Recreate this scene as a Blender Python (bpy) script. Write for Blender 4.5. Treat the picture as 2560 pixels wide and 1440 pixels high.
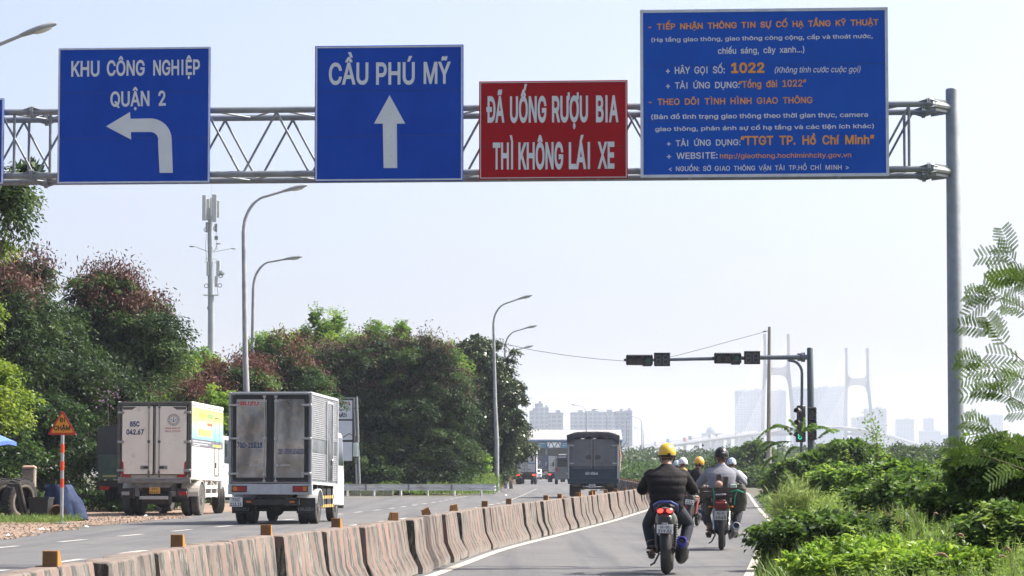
import bpy, bmesh, math, random
import numpy as np
from mathutils import Vector, Matrix, Euler, Quaternion
R = math.radians
random.seed(7)
rng = np.random.default_rng(11)
scene = bpy.context.scene
for o in list(bpy.data.objects):
    bpy.data.objects.remove(o)
col = scene.collection

# ------------------------------------------------------------------ camera
FPX, HOR, CAMH = 6800.0, 1177.0, 1.25          # focal length and horizon row in photograph pixels, camera height in metres
PITCH = math.atan((HOR - 720.0) / FPX)
cam_data = bpy.data.cameras.new('camera')
cam_data.sensor_width = 36.0
cam_data.lens = 36.0 * FPX / 2560.0
cam_data.clip_start = 0.5
cam_data.clip_end = 20000.0
cam = bpy.data.objects.new('camera', cam_data)
col.objects.link(cam)
cam.location = (0, 0, CAMH)
cam.rotation_euler = (math.pi / 2 + PITCH, 0, 0)
scene.camera = cam

# ------------------------------------------------------------------ sky, sun, exposure
SUN_EL, SUN_AZ = 50.0, 72.0                     # azimuth measured from +Y towards +X
world = bpy.data.worlds.new('World')
scene.world = world
world.use_nodes = True
wn = world.node_tree
for n in list(wn.nodes):
    wn.nodes.remove(n)
sky = wn.nodes.new('ShaderNodeTexSky')
sky.sky_type = 'NISHITA'
sky.sun_disc = False
sky.sun_elevation = R(SUN_EL)
sky.sun_rotation = R(SUN_AZ)
sky.altitude = 0
sky.air_density = 0.5
sky.dust_density = 5.0
sky.ozone_density = 1.0
bg = wn.nodes.new('ShaderNodeBackground')
bg.inputs['Strength'].default_value = 0.15
wo = wn.nodes.new('ShaderNodeOutputWorld')
wn.links.new(sky.outputs[0], bg.inputs[0])
wn.links.new(bg.outputs[0], wo.inputs[0])
sun_data = bpy.data.lights.new('sun', 'SUN')
sun_data.energy = 3.9
sun_data.angle = R(0.6)
sun_data.color = (1.0, 0.955, 0.88)
sun = bpy.data.objects.new('sun', sun_data)
col.objects.link(sun)
sdir = Vector((math.cos(R(SUN_EL)) * math.sin(R(SUN_AZ)), math.cos(R(SUN_EL)) * math.cos(R(SUN_AZ)), math.sin(R(SUN_EL))))
sun.rotation_euler = (-sdir).to_track_quat('-Z', 'Y').to_euler()
sun.location = (40, 20, 60)
scene.view_settings.view_transform = 'Standard'
scene.view_settings.look = 'None'
scene.view_settings.exposure = 1.15
scene.view_settings.gamma = 1.0
scene.view_settings.use_curve_mapping = False
scene.render.engine = 'CYCLES'
scene.cycles.max_bounces = 6
scene.cycles.diffuse_bounces = 3
scene.cycles.glossy_bounces = 3
scene.cycles.transmission_bounces = 4
scene.cycles.transparent_max_bounces = 8
scene.cycles.volume_bounces = 1
scene.cycles.use_denoising = True
scene.cycles.sample_clamp_indirect = 8.0

# ------------------------------------------------------------------ pixel to place
_sp, _cp = math.sin(PITCH), math.cos(PITCH)
def at(px, py, Y):
    """the point at forward distance Y that the photograph shows at (px, py)"""
    r, u = (px - 1280.0) / FPX, (720.0 - py) / FPX
    k = Y / (_cp - u * _sp)
    return Vector((r * k, Y, CAMH + (_sp + u * _cp) * k))
def gdepth(py):
    u = (720.0 - py) / FPX
    return CAMH * (_cp - u * _sp) / -(_sp + u * _cp)
def ground_at(px, py):
    return at(px, py, gdepth(py))
def gx(px, Y):
    """x on the ground for column px at distance Y"""
    return at(px, HOR + CAMH * FPX / Y, Y).x
def pz(py, Y):
    return at(1280, py, Y).z
def PM(Y):
    """metres for one photograph pixel at distance Y"""
    return Y / FPX

# ------------------------------------------------------------------ materials
MATS = {}
def nd(t, kind, **kw):
    n = t.nodes.new(kind)
    for k, v in kw.items():
        setattr(n, k, v)
    return n
def mat(name, c, rough=0.6, metal=0.0, c2=None, scale=8.0, bump=0.0, bscale=40.0, spec=None, emit=None, estr=0.0, detail=4.0,
        coat=0.0, contrast=(0.35, 0.65), stretch=None, dirt=None, dirt_scale=2.0, dirt_lim=(0.5, 0.72), alpha=None, trans=0.0):
    if name in MATS:
        return MATS[name]
    m = bpy.data.materials.new(name)
    m.use_nodes = True
    t = m.node_tree
    b = t.nodes['Principled BSDF']
    b.inputs['Base Color'].default_value = (*c, 1)
    b.inputs['Roughness'].default_value = rough
    b.inputs['Metallic'].default_value = metal
    if spec is not None:
        b.inputs['Specular IOR Level'].default_value = spec
    if coat:
        b.inputs['Coat Weight'].default_value = coat
        b.inputs['Coat Roughness'].default_value = 0.08
    if trans:
        b.inputs['Transmission Weight'].default_value = trans
    if emit is not None:
        b.inputs['Emission Color'].default_value = (*emit, 1)
        b.inputs['Emission Strength'].default_value = estr
    tc = nd(t, 'ShaderNodeTexCoord')
    src = tc.outputs['Object']
    if stretch:
        mp = nd(t, 'ShaderNodeMapping')
        mp.inputs['Scale'].default_value = stretch
        t.links.new(src, mp.inputs[0])
        src = mp.outputs[0]
    out = None
    if c2 is not None:
        nz = nd(t, 'ShaderNodeTexNoise')
        nz.inputs['Scale'].default_value = scale
        nz.inputs['Detail'].default_value = detail
        nz.inputs['Roughness'].default_value = 0.65
        t.links.new(src, nz.inputs['Vector'])
        mr = nd(t, 'ShaderNodeMapRange')
        mr.inputs[1].default_value, mr.inputs[2].default_value = contrast
        t.links.new(nz.outputs[0], mr.inputs[0])
        mx = nd(t, 'ShaderNodeMix', data_type='RGBA')
        mx.inputs[6].default_value = (*c, 1)
        mx.inputs[7].default_value = (*c2, 1)
        t.links.new(mr.outputs[0], mx.inputs[0])
        out = mx.outputs[2]
    if dirt is not None:
        nz = nd(t, 'ShaderNodeTexNoise')
        nz.inputs['Scale'].default_value = dirt_scale
        nz.inputs['Detail'].default_value = 6.0
        nz.inputs['Roughness'].default_value = 0.7
        t.links.new(src, nz.inputs['Vector'])
        mr = nd(t, 'ShaderNodeMapRange')
        mr.inputs[1].default_value, mr.inputs[2].default_value = dirt_lim
        t.links.new(nz.outputs[0], mr.inputs[0])
        mx = nd(t, 'ShaderNodeMix', data_type='RGBA')
        if out is not None:
            t.links.new(out, mx.inputs[6])
        else:
            mx.inputs[6].default_value = (*c, 1)
        mx.inputs[7].default_value = (*dirt, 1)
        t.links.new(mr.outputs[0], mx.inputs[0])
        out = mx.outputs[2]
    if out is not None:
        t.links.new(out, b.inputs['Base Color'])
    if bump:
        nz = nd(t, 'ShaderNodeTexNoise')
        nz.inputs['Scale'].default_value = bscale
        nz.inputs['Detail'].default_value = 3.0
        t.links.new(src, nz.inputs['Vector'])
        bp = nd(t, 'ShaderNodeBump')
        bp.inputs['Strength'].default_value = min(1.0, bump)
        bp.inputs['Distance'].default_value = 0.02
        t.links.new(nz.outputs[0], bp.inputs['Height'])
        t.links.new(bp.outputs[0], b.inputs['Normal'])
    MATS[name] = m
    return m

# ------------------------------------------------------------------ objects
def tag(o, label=None, cat=None, group=None, kind=None):
    if label: o['label'] = label
    if cat: o['category'] = cat
    if group: o['group'] = group
    if kind: o['kind'] = kind
    return o
def thing(name, label, cat, loc=(0, 0, 0), rz=0.0, group=None):
    o = bpy.data.objects.new(name, None)
    col.objects.link(o)
    o.empty_display_size = 0.2
    o.location = loc
    o.rotation_euler = (0, 0, rz)
    return tag(o, label, cat, group)
def link(name, me, parent=None, loc=None, rot=None):
    o = bpy.data.objects.new(name, me)
    col.objects.link(o)
    if parent is not None: o.parent = parent
    if loc is not None: o.location = loc
    if rot is not None: o.rotation_euler = rot
    return o
KIDS = {}
def copy_tree(o, parent=None):
    c = o.copy()
    col.objects.link(c)
    c.parent = parent
    for ch in list(o.children):
        copy_tree(ch, c)
    return c

class MB:
    """collects shapes; build() links them as ONE mesh object"""
    def __init__(self):
        self.v, self.f, self.mi, self.cur = [], [], [], 0
    def mark(self):
        return len(self.v)
    def xf(self, start, M):
        for i in range(start, len(self.v)):
            self.v[i] = tuple(M @ Vector(self.v[i]))
        return self
    def add(self, vs, fs):
        n = len(self.v)
        self.v.extend([tuple(p) for p in vs])
        for f in fs:
            self.f.append([i + n for i in f])
            self.mi.append(self.cur)
        return self
    def box(self, c, s, rz=0.0, bev=0.0, rx=0.0, ry=0.0):
        n = self.mark()
        hx, hy, hz = s[0] / 2, s[1] / 2, s[2] / 2
        if bev <= 0:
            vs = [(x, y, z) for z in (-hz, hz) for y in (-hy, hy) for x in (-hx, hx)]
            self.add(vs, [(0, 2, 3, 1), (4, 5, 7, 6), (0, 1, 5, 4), (2, 6, 7, 3), (0, 4, 6, 2), (1, 3, 7, 5)])
        else:
            b = min(bev, hx * .98, hy * .98, hz * .98)
            vs, idx = [], {}
            for sx in (-1, 1):
                for sy in (-1, 1):
                    for sz in (-1, 1):
                        for a in range(3):
                            p = [sx * (hx - b), sy * (hy - b), sz * (hz - b)]
                            p[a] = (sx * hx, sy * hy, sz * hz)[a]
                            idx[(sx, sy, sz, a)] = len(vs)
                            vs.append(p)
            fs = []
            for sx in (-1, 1):
                fs.append([idx[(sx, a, b_, 0)] for a, b_ in ((-1, -1), (1, -1), (1, 1), (-1, 1))][::sx])
                fs.append([idx[(b_, sx, a, 1)] for a, b_ in ((-1, -1), (1, -1), (1, 1), (-1, 1))][::sx])
                fs.append([idx[(a, b_, sx, 2)] for a, b_ in ((-1, -1), (1, -1), (1, 1), (-1, 1))][::sx])
            for s1 in (-1, 1):
                for s2 in (-1, 1):
                    q = s1 * s2
                    fs.append([idx[(s1, s2, -1, 0)], idx[(s1, s2, -1, 1)], idx[(s1, s2, 1, 1)], idx[(s1, s2, 1, 0)]][::q])
                    fs.append([idx[(-1, s1, s2, 1)], idx[(-1, s1, s2, 2)], idx[(1, s1, s2, 2)], idx[(1, s1, s2, 1)]][::q])
                    fs.append([idx[(s2, -1, s1, 2)], idx[(s2, -1, s1, 0)], idx[(s2, 1, s1, 0)], idx[(s2, 1, s1, 2)]][::q])
            for sx in (-1, 1):
                for sy in (-1, 1):
                    for sz in (-1, 1):
                        fs.append([idx[(sx, sy, sz, 0)], idx[(sx, sy, sz, 1)], idx[(sx, sy, sz, 2)]][::sx * sy * sz])
            self.add(vs, fs)
        M = Matrix.Translation(c) @ Euler((rx, ry, rz)).to_matrix().to_4x4()
        return self.xf(n, M)
    def tube(self, pts, rad, n=10, cap=True):
        pts = [Vector(p) for p in pts]
        if not isinstance(rad, (list, tuple)):
            rad = [rad] * len(pts)
        vs, fs = [], []
        up = None
        for i, p in enumerate(pts):
            d = (pts[min(i + 1, len(pts) - 1)] - pts[max(i - 1, 0)])
            d = d.normalized() if d.length > 1e-9 else Vector((0, 0, 1))
            if up is None:
                up = Vector((1, 0, 0)) if abs(d.x) < 0.8 else Vector((0, 1, 0))
            a = (up - d * up.dot(d))
            a = a.normalized() if a.length > 1e-6 else d.orthogonal().normalized()
            up = a
            b = d.cross(a)
            for k in range(n):
                t = 2 * math.pi * k / n
                vs.append(p + (a * math.cos(t) + b * math.sin(t)) * rad[i])
        for i in range(len(pts) - 1):
            for k in range(n):
                k2 = (k + 1) % n
                fs.append((i * n + k, i * n + k2, (i + 1) * n + k2, (i + 1) * n + k))
        if cap:
            fs.append(tuple(range(n))[::-1])
            fs.append(tuple((len(pts) - 1) * n + k for k in range(n)))
        return self.add(vs, fs)
    def cyl(self, p0, p1, r, n=14, r1=None):
        return self.tube([p0, p1], [r, r if r1 is None else r1], n)
    def lathe(self, prof, n=20, M=None):
        """prof: (radius, z) pairs turned about z"""
        s = self.mark()
        vs, fs = [], []
        for r, z in prof:
            for k in range(n):
                t = 2 * math.pi * k / n
                vs.append((r * math.cos(t), r * math.sin(t), z))
        for i in range(len(prof) - 1):
            for k in range(n):
                k2 = (k + 1) % n
                fs.append((i * n + k, i * n + k2, (i + 1) * n + k2, (i + 1) * n + k))
        if prof[0][0] > 1e-6: fs.append(tuple(range(n))[::-1])
        if prof[-1][0] > 1e-6: fs.append(tuple((len(prof) - 1) * n + k for k in range(n)))
        self.add(vs, fs)
        if M is not None: self.xf(s, M)
        return self
    def torus(self, c, R0, r, axis='x', n=28, m=10, sx=1.0):
        """ring about an axis; sx widens the section along the axis"""
        s = self.mark()
        vs, fs = [], []
        for i in range(n):
            a = 2 * math.pi * i / n
            for j in range(m):
                b = 2 * math.pi * j / m
                rr = R0 + r * math.cos(b)
                vs.append((r * sx * math.sin(b), rr * math.cos(a), rr * math.sin(a)))
        for i in range(n):
            for j in range(m):
                fs.append((i * m + j, i * m + (j + 1) % m, ((i + 1) % n) * m + (j + 1) % m, ((i + 1) % n) * m + j))
        self.add(vs, fs)
        M = Matrix.Translation(c)
        if axis == 'y': M = M @ Matrix.Rotation(math.pi / 2, 4, 'Z')
        if axis == 'z': M = M @ Matrix.Rotation(math.pi / 2, 4, 'Y')
        return self.xf(s, M)
    def prism(self, poly, y0, y1, M=None):
        """poly: (x, z) outline pushed from y0 to y1"""
        s = self.mark()
        n = len(poly)
        vs = [(x, y0, z) for x, z in poly] + [(x, y1, z) for x, z in poly]
        fs = [tuple(range(n)), tuple(range(n, 2 * n))[::-1]]
        fs += [(i, i + n, (i + 1) % n + n, (i + 1) % n) for i in range(n)]
        self.add(vs, fs)
        if M is not None: self.xf(s, M)
        return self
    def ell(self, c, r, n=14, m=9, M=None):
        s = self.mark()
        vs, fs = [(0, 0, -r[2])], []
        for i in range(1, m):
            ph = -math.pi / 2 + math.pi * i / m
            for k in range(n):
                t = 2 * math.pi * k / n
                vs.append((r[0] * math.cos(ph) * math.cos(t), r[1] * math.cos(ph) * math.sin(t), r[2] * math.sin(ph)))
        vs.append((0, 0, r[2]))
        for k in range(n):
            fs.append((0, 1 + (k + 1) % n, 1 + k))
            fs.append((len(vs) - 1, 1 + (m - 2) * n + k, 1 + (m - 2) * n + (k + 1) % n))
        for i in range(m - 2):
            for k in range(n):
                k2 = (k + 1) % n
                fs.append((1 + i * n + k, 1 + i * n + k2, 1 + (i + 1) * n + k2, 1 + (i + 1) * n + k))
        self.add(vs, fs)
        if M is not None: self.xf(s, M)
        return self.xf(s, Matrix.Translation(c))
    def loft(self, rings, cap=True):
        """rings: lists of points, all the same length"""
        n = len(rings[0])
        vs = [p for r in rings for p in r]
        fs = []
        for i in range(len(rings) - 1):
            for k in range(n):
                k2 = (k + 1) % n
                fs.append((i * n + k, i * n + k2, (i + 1) * n + k2, (i + 1) * n + k))
        if cap:
            fs.append(tuple(range(n))[::-1])
            fs.append(tuple((len(rings) - 1) * n + k for k in range(n)))
        return self.add(vs, fs)
    def quad(self, a, b, c, d):
        return self.add([a, b, c, d], [(0, 1, 2, 3)])
    def mesh(self, name, mats, smooth=False, fix=True):
        me = bpy.data.meshes.new(name)
        me.from_pydata(self.v, [], self.f)
        if not isinstance(mats, (list, tuple)): mats = [mats]
        for m in mats: me.materials.append(m)
        if len(mats) > 1: me.polygons.foreach_set('material_index', self.mi)
        if fix:
            bm = bmesh.new(); bm.from_mesh(me)
            bmesh.ops.recalc_face_normals(bm, faces=bm.faces)
            bm.to_mesh(me); bm.free()
        if smooth:
            me.polygons.foreach_set('use_smooth', [True] * len(me.polygons))
            if smooth != 'all':
                me.set_sharp_from_angle(angle=R(smooth if smooth is not True else 40))
        me.update()
        return me
    def build(self, name, mats, parent=None, smooth=False, loc=None, rot=None, fix=True):
        return link(name, self.mesh(name, mats, smooth, fix), parent, loc, rot)

# lettering: flat glyphs as thin solids, set by width and cap height
FCACHE = {}
FONT = None
try:                                            # the sans serif that ships with Blender; its default font if missing
    import os
    FONT = bpy.data.fonts.load(os.path.join(bpy.utils.system_resource('DATAFILES', path='fonts'), 'Inter.woff2'))
except Exception:
    FONT = None
def outlines(s):
    if s in FCACHE: return FCACHE[s]
    cu = bpy.data.curves.new('lettering', 'FONT')
    if FONT is not None: cu.font = FONT
    cu.body = s
    cu.size = 1.0
    cu.fill_mode = 'NONE'
    cu.resolution_u = 3
    o = bpy.data.objects.new('lettering_source', cu)
    col.objects.link(o)
    bpy.context.view_layer.update()
    me = bpy.data.meshes.new_from_object(o.evaluated_get(bpy.context.evaluated_depsgraph_get()))
    v = np.empty(len(me.vertices) * 3, 'f'); me.vertices.foreach_get('co', v)
    v = v.reshape(-1, 3)[:, :2].astype(float)
    e = np.empty(len(me.edges) * 2, 'i'); me.edges.foreach_get('vertices', e); e = e.reshape(-1, 2)
    step = set(map(tuple, np.sort(e, 1).tolist()))
    loops, a = [], 0
    for i in range(len(v)):
        if i == len(v) - 1 or (i, i + 1) not in step:
            loops.append(v[a:i + 1]); a = i + 1
    bpy.data.objects.remove(o); bpy.data.curves.remove(cu); bpy.data.meshes.remove(me)
    out = []
    for l in loops:
        keep = np.linalg.norm(l - np.roll(l, 1, 0), axis=1) > 1e-4
        l = l[keep]
        if len(l) == 12:                         # plain stroke for the serifed capital I
            x, z = l[:, 0], l[:, 1]; c = (x.min() + x.max()) / 2
            lo, hi = np.sum(abs(z - z.min()) < 1e-3), np.sum(abs(z - z.max()) < 1e-3)
            xs = np.unique(np.round(x, 3))
            if lo == 2 and hi == 2 and len(xs) == 4 and abs((xs[1] + xs[2]) / 2 - c) < .01 and abs((xs[0] + xs[3]) / 2 - c) < .01 and xs[2] - xs[1] < .3 * (xs[3] - xs[0]):
                sg = 1 if np.sum(x * np.roll(z, -1) - np.roll(x, -1) * z) > 0 else -1
                l = np.array([(xs[1], z.min()), (xs[2], z.min()), (xs[2], z.max()), (xs[1], z.max())])[::sg]
        if len(l) > 2: out.append(l)
    FCACHE[s] = out
    return out
def glyphs(s, bold=0.0):
    """filled glyph triangles: outlines grown by bold, joined where they cross (non-zero winding)"""
    k = (s, bold)
    if k in FCACHE: return FCACHE[k]
    from mathutils.geometry import delaunay_2d_cdt
    loops = outlines(s)
    area = sum(float(np.sum(l[:, 0] * np.roll(l[:, 1], -1) - np.roll(l[:, 0], -1) * l[:, 1])) for l in loops)
    sg = 1.0 if area > 0 else -1.0
    grown = []
    for l in loops:
        d = np.roll(l, -1, 0) - l
        d /= np.linalg.norm(d, axis=1)[:, None]
        n = np.stack([d[:, 1], -d[:, 0]], 1) * sg
        m = n + np.roll(n, 1, 0)
        den = np.maximum(np.sum(m * n, 1), .45)
        grown.append(l + m / den[:, None] * bold)
    P, E, a = [], [], 0
    for l in grown:
        P += [Vector(p) for p in l.tolist()]
        E += [(a + i, a + (i + 1) % len(l)) for i in range(len(l))]
        a += len(l)
    vo, eo, fo, *_ = delaunay_2d_cdt(P, E, [], 0, 1e-6)
    V = np.array([tuple(p) for p in vo]); T = np.array([f for f in fo if len(f) == 3])
    c = V[T].mean(1)
    A = np.concatenate(grown); B = np.concatenate([np.roll(l, -1, 0) for l in grown])
    w = np.zeros(len(c))
    for i in range(0, len(c), 400):
        q = c[i:i + 400]
        up = (A[None, :, 1] <= q[:, 1:2]) & (B[None, :, 1] > q[:, 1:2])
        dn = (A[None, :, 1] > q[:, 1:2]) & (B[None, :, 1] <= q[:, 1:2])
        cr = (B[None, :, 0] - A[None, :, 0]) * (q[:, 1:2] - A[None, :, 1]) - (q[:, 0:1] - A[None, :, 0]) * (B[None, :, 1] - A[None, :, 1])
        w[i:i + 400] = (up & (cr > 0)).sum(1) - (dn & (cr < 0)).sum(1)
    T = T[w != 0]
    FCACHE[k] = (V, T.tolist())
    return FCACHE[k]
CAP = None
def text(mb, s, x0, x1, base, cap, y=0.0, bold=0.012, thick=0.004, slant=0.0):
    """flat lettering just in front of the plane y = const, seen from -y: spans x0..x1, capitals from base to base + cap"""
    global CAP
    if CAP is None:
        CAP = max(float(l[:, 1].max()) for l in outlines('H'))
    v, f = glyphs(s, bold)
    sx = (x1 - x0) / float(v[:, 0].max() - v[:, 0].min())
    sz = cap / (CAP + 2 * bold)
    zs = (v[:, 1] + bold) * sz + base
    xs = (v[:, 0] - v[:, 0].min()) * sx + x0 + slant * (zs - base)
    mb.add([(a, y - thick, b) for a, b in zip(xs.tolist(), zs.tolist())], f)

# ================================================================== ground, roads, barrier
def interp(pts, y):
    ys = [p[0] for p in pts]; xs = [p[1] for p in pts]
    return float(np.interp(y, ys, xs))
def smooth_path(pts, step=0.5):
    ys = np.arange(pts[0][0], pts[-1][0] + step, step)
    xs = np.interp(ys, [p[0] for p in pts], [p[1] for p in pts])
    k = np.ones(13) / 13
    xp = np.concatenate([xs[0] + (xs[0] - xs[1:7][::-1]), xs, xs[-1] + (xs[-1] - xs[-7:-1][::-1])])
    xs = np.convolve(xp, k, 'valid')
    return list(zip(ys.tolist(), xs.tolist()))
ROAD_R = [(-25, -2.7), (0, -0.2), (32.3, 3.04), (55.6, 5.44), (66.4, 6.55), (96.6, 8.9), (146, 12.9), (250, 20), (430, 30)]
ROAD_L = [(-25, -9.9), (50, -9.6), (64, -9.4), (80, -8.7), (105, -9.0), (131, -9.5), (133.5, -2.4), (150, -1.7), (170, -0.9), (250, 0.4), (430, 2)]
BAR = smooth_path([(9, -3.15), (15.9, -2.85), (23.2, -2.42), (26.7, -1.98), (29.9, -1.55), (32.3, -1.35), (43, -.58), (53.5, .58),
                   (67, 2.05), (88.5, 4.1), (110, 5.5), (134, 6.2), (200, 7.7), (215, 8.0)])
def bar_x(y): return interp(BAR, y)

def asphalt_mat():
    m = bpy.data.materials.new('asphalt'); m.use_nodes = True
    t = m.node_tree; b = t.nodes['Principled BSDF']
    tc = nd(t, 'ShaderNodeTexCoord')
    def noise(scale, detail=4, st=(1, 1, 1), rot=0.0):
        mp = nd(t, 'ShaderNodeMapping'); mp.inputs['Scale'].default_value = st; mp.inputs['Rotation'].default_value = (0, 0, rot)
        t.links.new(tc.outputs['Object'], mp.inputs[0])
        n = nd(t, 'ShaderNodeTexNoise'); n.inputs['Scale'].default_value = scale; n.inputs['Detail'].default_value = detail
        n.inputs['Roughness'].default_value = 0.65
        t.links.new(mp.outputs[0], n.inputs['Vector']); return n.outputs[0]
    def rng_(s, a, b_, c=0.0, d=1.0):
        r = nd(t, 'ShaderNodeMapRange'); r.inputs[1].default_value = a; r.inputs[2].default_value = b_
        r.inputs[3].default_value = c; r.inputs[4].default_value = d
        t.links.new(s, r.inputs[0]); return r.outputs[0]
    def mix(f, a, b_):
        x = nd(t, 'ShaderNodeMix', data_type='RGBA')
        for i, s in ((6, a), (7, b_)):
            if isinstance(s, tuple): x.inputs[i].default_value = (*s, 1)
            else: t.links.new(s, x.inputs[i])
        t.links.new(f, x.inputs[0]); return x.outputs[2]
    c = mix(rng_(noise(0.35, 5), .35, .65), (.082, .082, .083), (.112, .111, .108))
    c = mix(rng_(noise(1.0, 4, (1.6, 0.04, 1), R(-5.7)), .46, .64, 0, .75), c, (.052, .053, .057))       # tyre-worn lanes
    c = mix(rng_(noise(60, 2), .58, .75, 0, .6), c, (.17, .168, .16))                                  # stone chips
    c = mix(rng_(noise(2.2, 6), .6, .74, 0, .5), c, (.15, .135, .115))                                 # dust
    v = nd(t, 'ShaderNodeTexVoronoi', feature='DISTANCE_TO_EDGE'); v.inputs['Scale'].default_value = 0.22
    mp = nd(t, 'ShaderNodeMapping'); t.links.new(tc.outputs['Object'], mp.inputs[0])
    nz = nd(t, 'ShaderNodeTexNoise'); nz.inputs['Scale'].default_value = 1.2; t.links.new(tc.outputs['Object'], nz.inputs['Vector'])
    mx = nd(t, 'ShaderNodeMix', data_type='RGBA'); mx.inputs[0].default_value = 0.55
    t.links.new(mp.outputs[0], mx.inputs[6]); t.links.new(nz.outputs[1], mx.inputs[7])
    t.links.new(mx.outputs[2], v.inputs['Vector'])
    crack = rng_(v.outputs[0], 0.0, 0.006, 1.0, 0.0)
    gate = rng_(noise(0.12, 2), .42, .5)
    mu = nd(t, 'ShaderNodeMath', operation='MULTIPLY'); t.links.new(crack, mu.inputs[0]); t.links.new(gate, mu.inputs[1])
    c = mix(mu.outputs[0], c, (.035, .035, .037))
    t.links.new(c, b.inputs['Base Color'])
    b.inputs['Roughness'].default_value = 0.82
    bp = nd(t, 'ShaderNodeBump'); bp.inputs['Strength'].default_value = 0.5; bp.inputs['Distance'].default_value = 0.01
    t.links.new(noise(90, 3), bp.inputs['Height']); t.links.new(bp.outputs[0], b.inputs['Normal'])
    return m

def strip(left, right, z, step=4.0, y0=None, y1=None):
    """a sheet between two edge functions of y"""
    mb = MB()
    ys = list(np.arange(y0, y1, step)) + [y1]
    vs, fs = [], []
    for y in ys:
        vs += [(left(y), y, z), (right(y), y, z)]
    for i in range(len(ys) - 1):
        fs.append((2 * i, 2 * i + 1, 2 * i + 3, 2 * i + 2))
    return mb.add(vs, fs)

earth = mat('earth', (.085, .07, .045), .95, c2=(.06, .075, .03), scale=0.06, bump=.6, bscale=3, dirt=(.13, .1, .07), dirt_scale=.5)
mb = MB(); xs = [-4500, -900, -200, -60, 0, 60, 200, 900, 4500]; ys = [-400, -40, 60, 200, 600, 1500, 4000, 9000]
mb.add([(x, y, 0) for y in ys for x in xs], [(j * 9 + i, j * 9 + i + 1, (j + 1) * 9 + i + 1, (j + 1) * 9 + i) for j in range(7) for i in range(8)])
tag(mb.build('ground', earth), kind='structure')
road = strip(lambda y: interp(ROAD_L, y), lambda y: interp(ROAD_R, y), 0.006, 1.25, -25, 430).build('road', asphalt_mat())
tag(road, kind='structure')
dirt = mat('shoulder_dirt', (.25, .165, .11), .95, c2=(.16, .115, .085), scale=.9, bump=.8, bscale=7, dirt=(.33, .27, .21), dirt_scale=3.5, dirt_lim=(.55, .7))
def sh_edge(y): return interp(ROAD_L, y) + 0.18 * math.sin(y * .9) + .22 * math.sin(y * .37 + 1) + 0.12 * math.sin(y * 2.3) + .1
sh = strip(lambda y: -22 - 2 * math.sin(y * .2), sh_edge, 0.010, .5, 20, 105)
tag(sh.build('dirt_shoulder', dirt), kind='structure')

line_paint = mat('line_paint', (.46, .45, .42), .8, c2=(.28, .27, .25), scale=7, dirt=(.2, .195, .19), dirt_scale=3, dirt_lim=(.52, .66))
cream_paint = mat('cream_line_paint', (.45, .41, .34), .8, c2=(.36, .325, .27), scale=4, dirt=(.25, .23, .2), dirt_scale=5, dirt_lim=(.6, .75))
s = strip(lambda y: bar_x(y) + .33, lambda y: bar_x(y) + .33 + .14, .012, 1.0, 12, 120)
tag(s.build('road_marking_line', cream_paint), kind='structure')
s = strip(lambda y: interp(ROAD_R, y) - .3, lambda y: interp(ROAD_R, y) - .19, .012, 1.0, 12, 220)
tag(s.build('road_marking_line', cream_paint), kind='structure')
for off in (5.15, 7.85):
    y = 24.2 if off < 6 else 22.5
    while y < 190:
        ln = 1.7
        f = lambda q: bar_x(q) - off - (.012 * max(0, q - 60) if q < 110 else .6)
        if f(y) > interp(ROAD_L, y) + .6:
            tag(strip(lambda q: f(q) - .075, lambda q: f(q) + .075, .012, .85, y, y + ln).build('road_marking_dash', line_paint), kind='structure')
        y += 4.2

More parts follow.
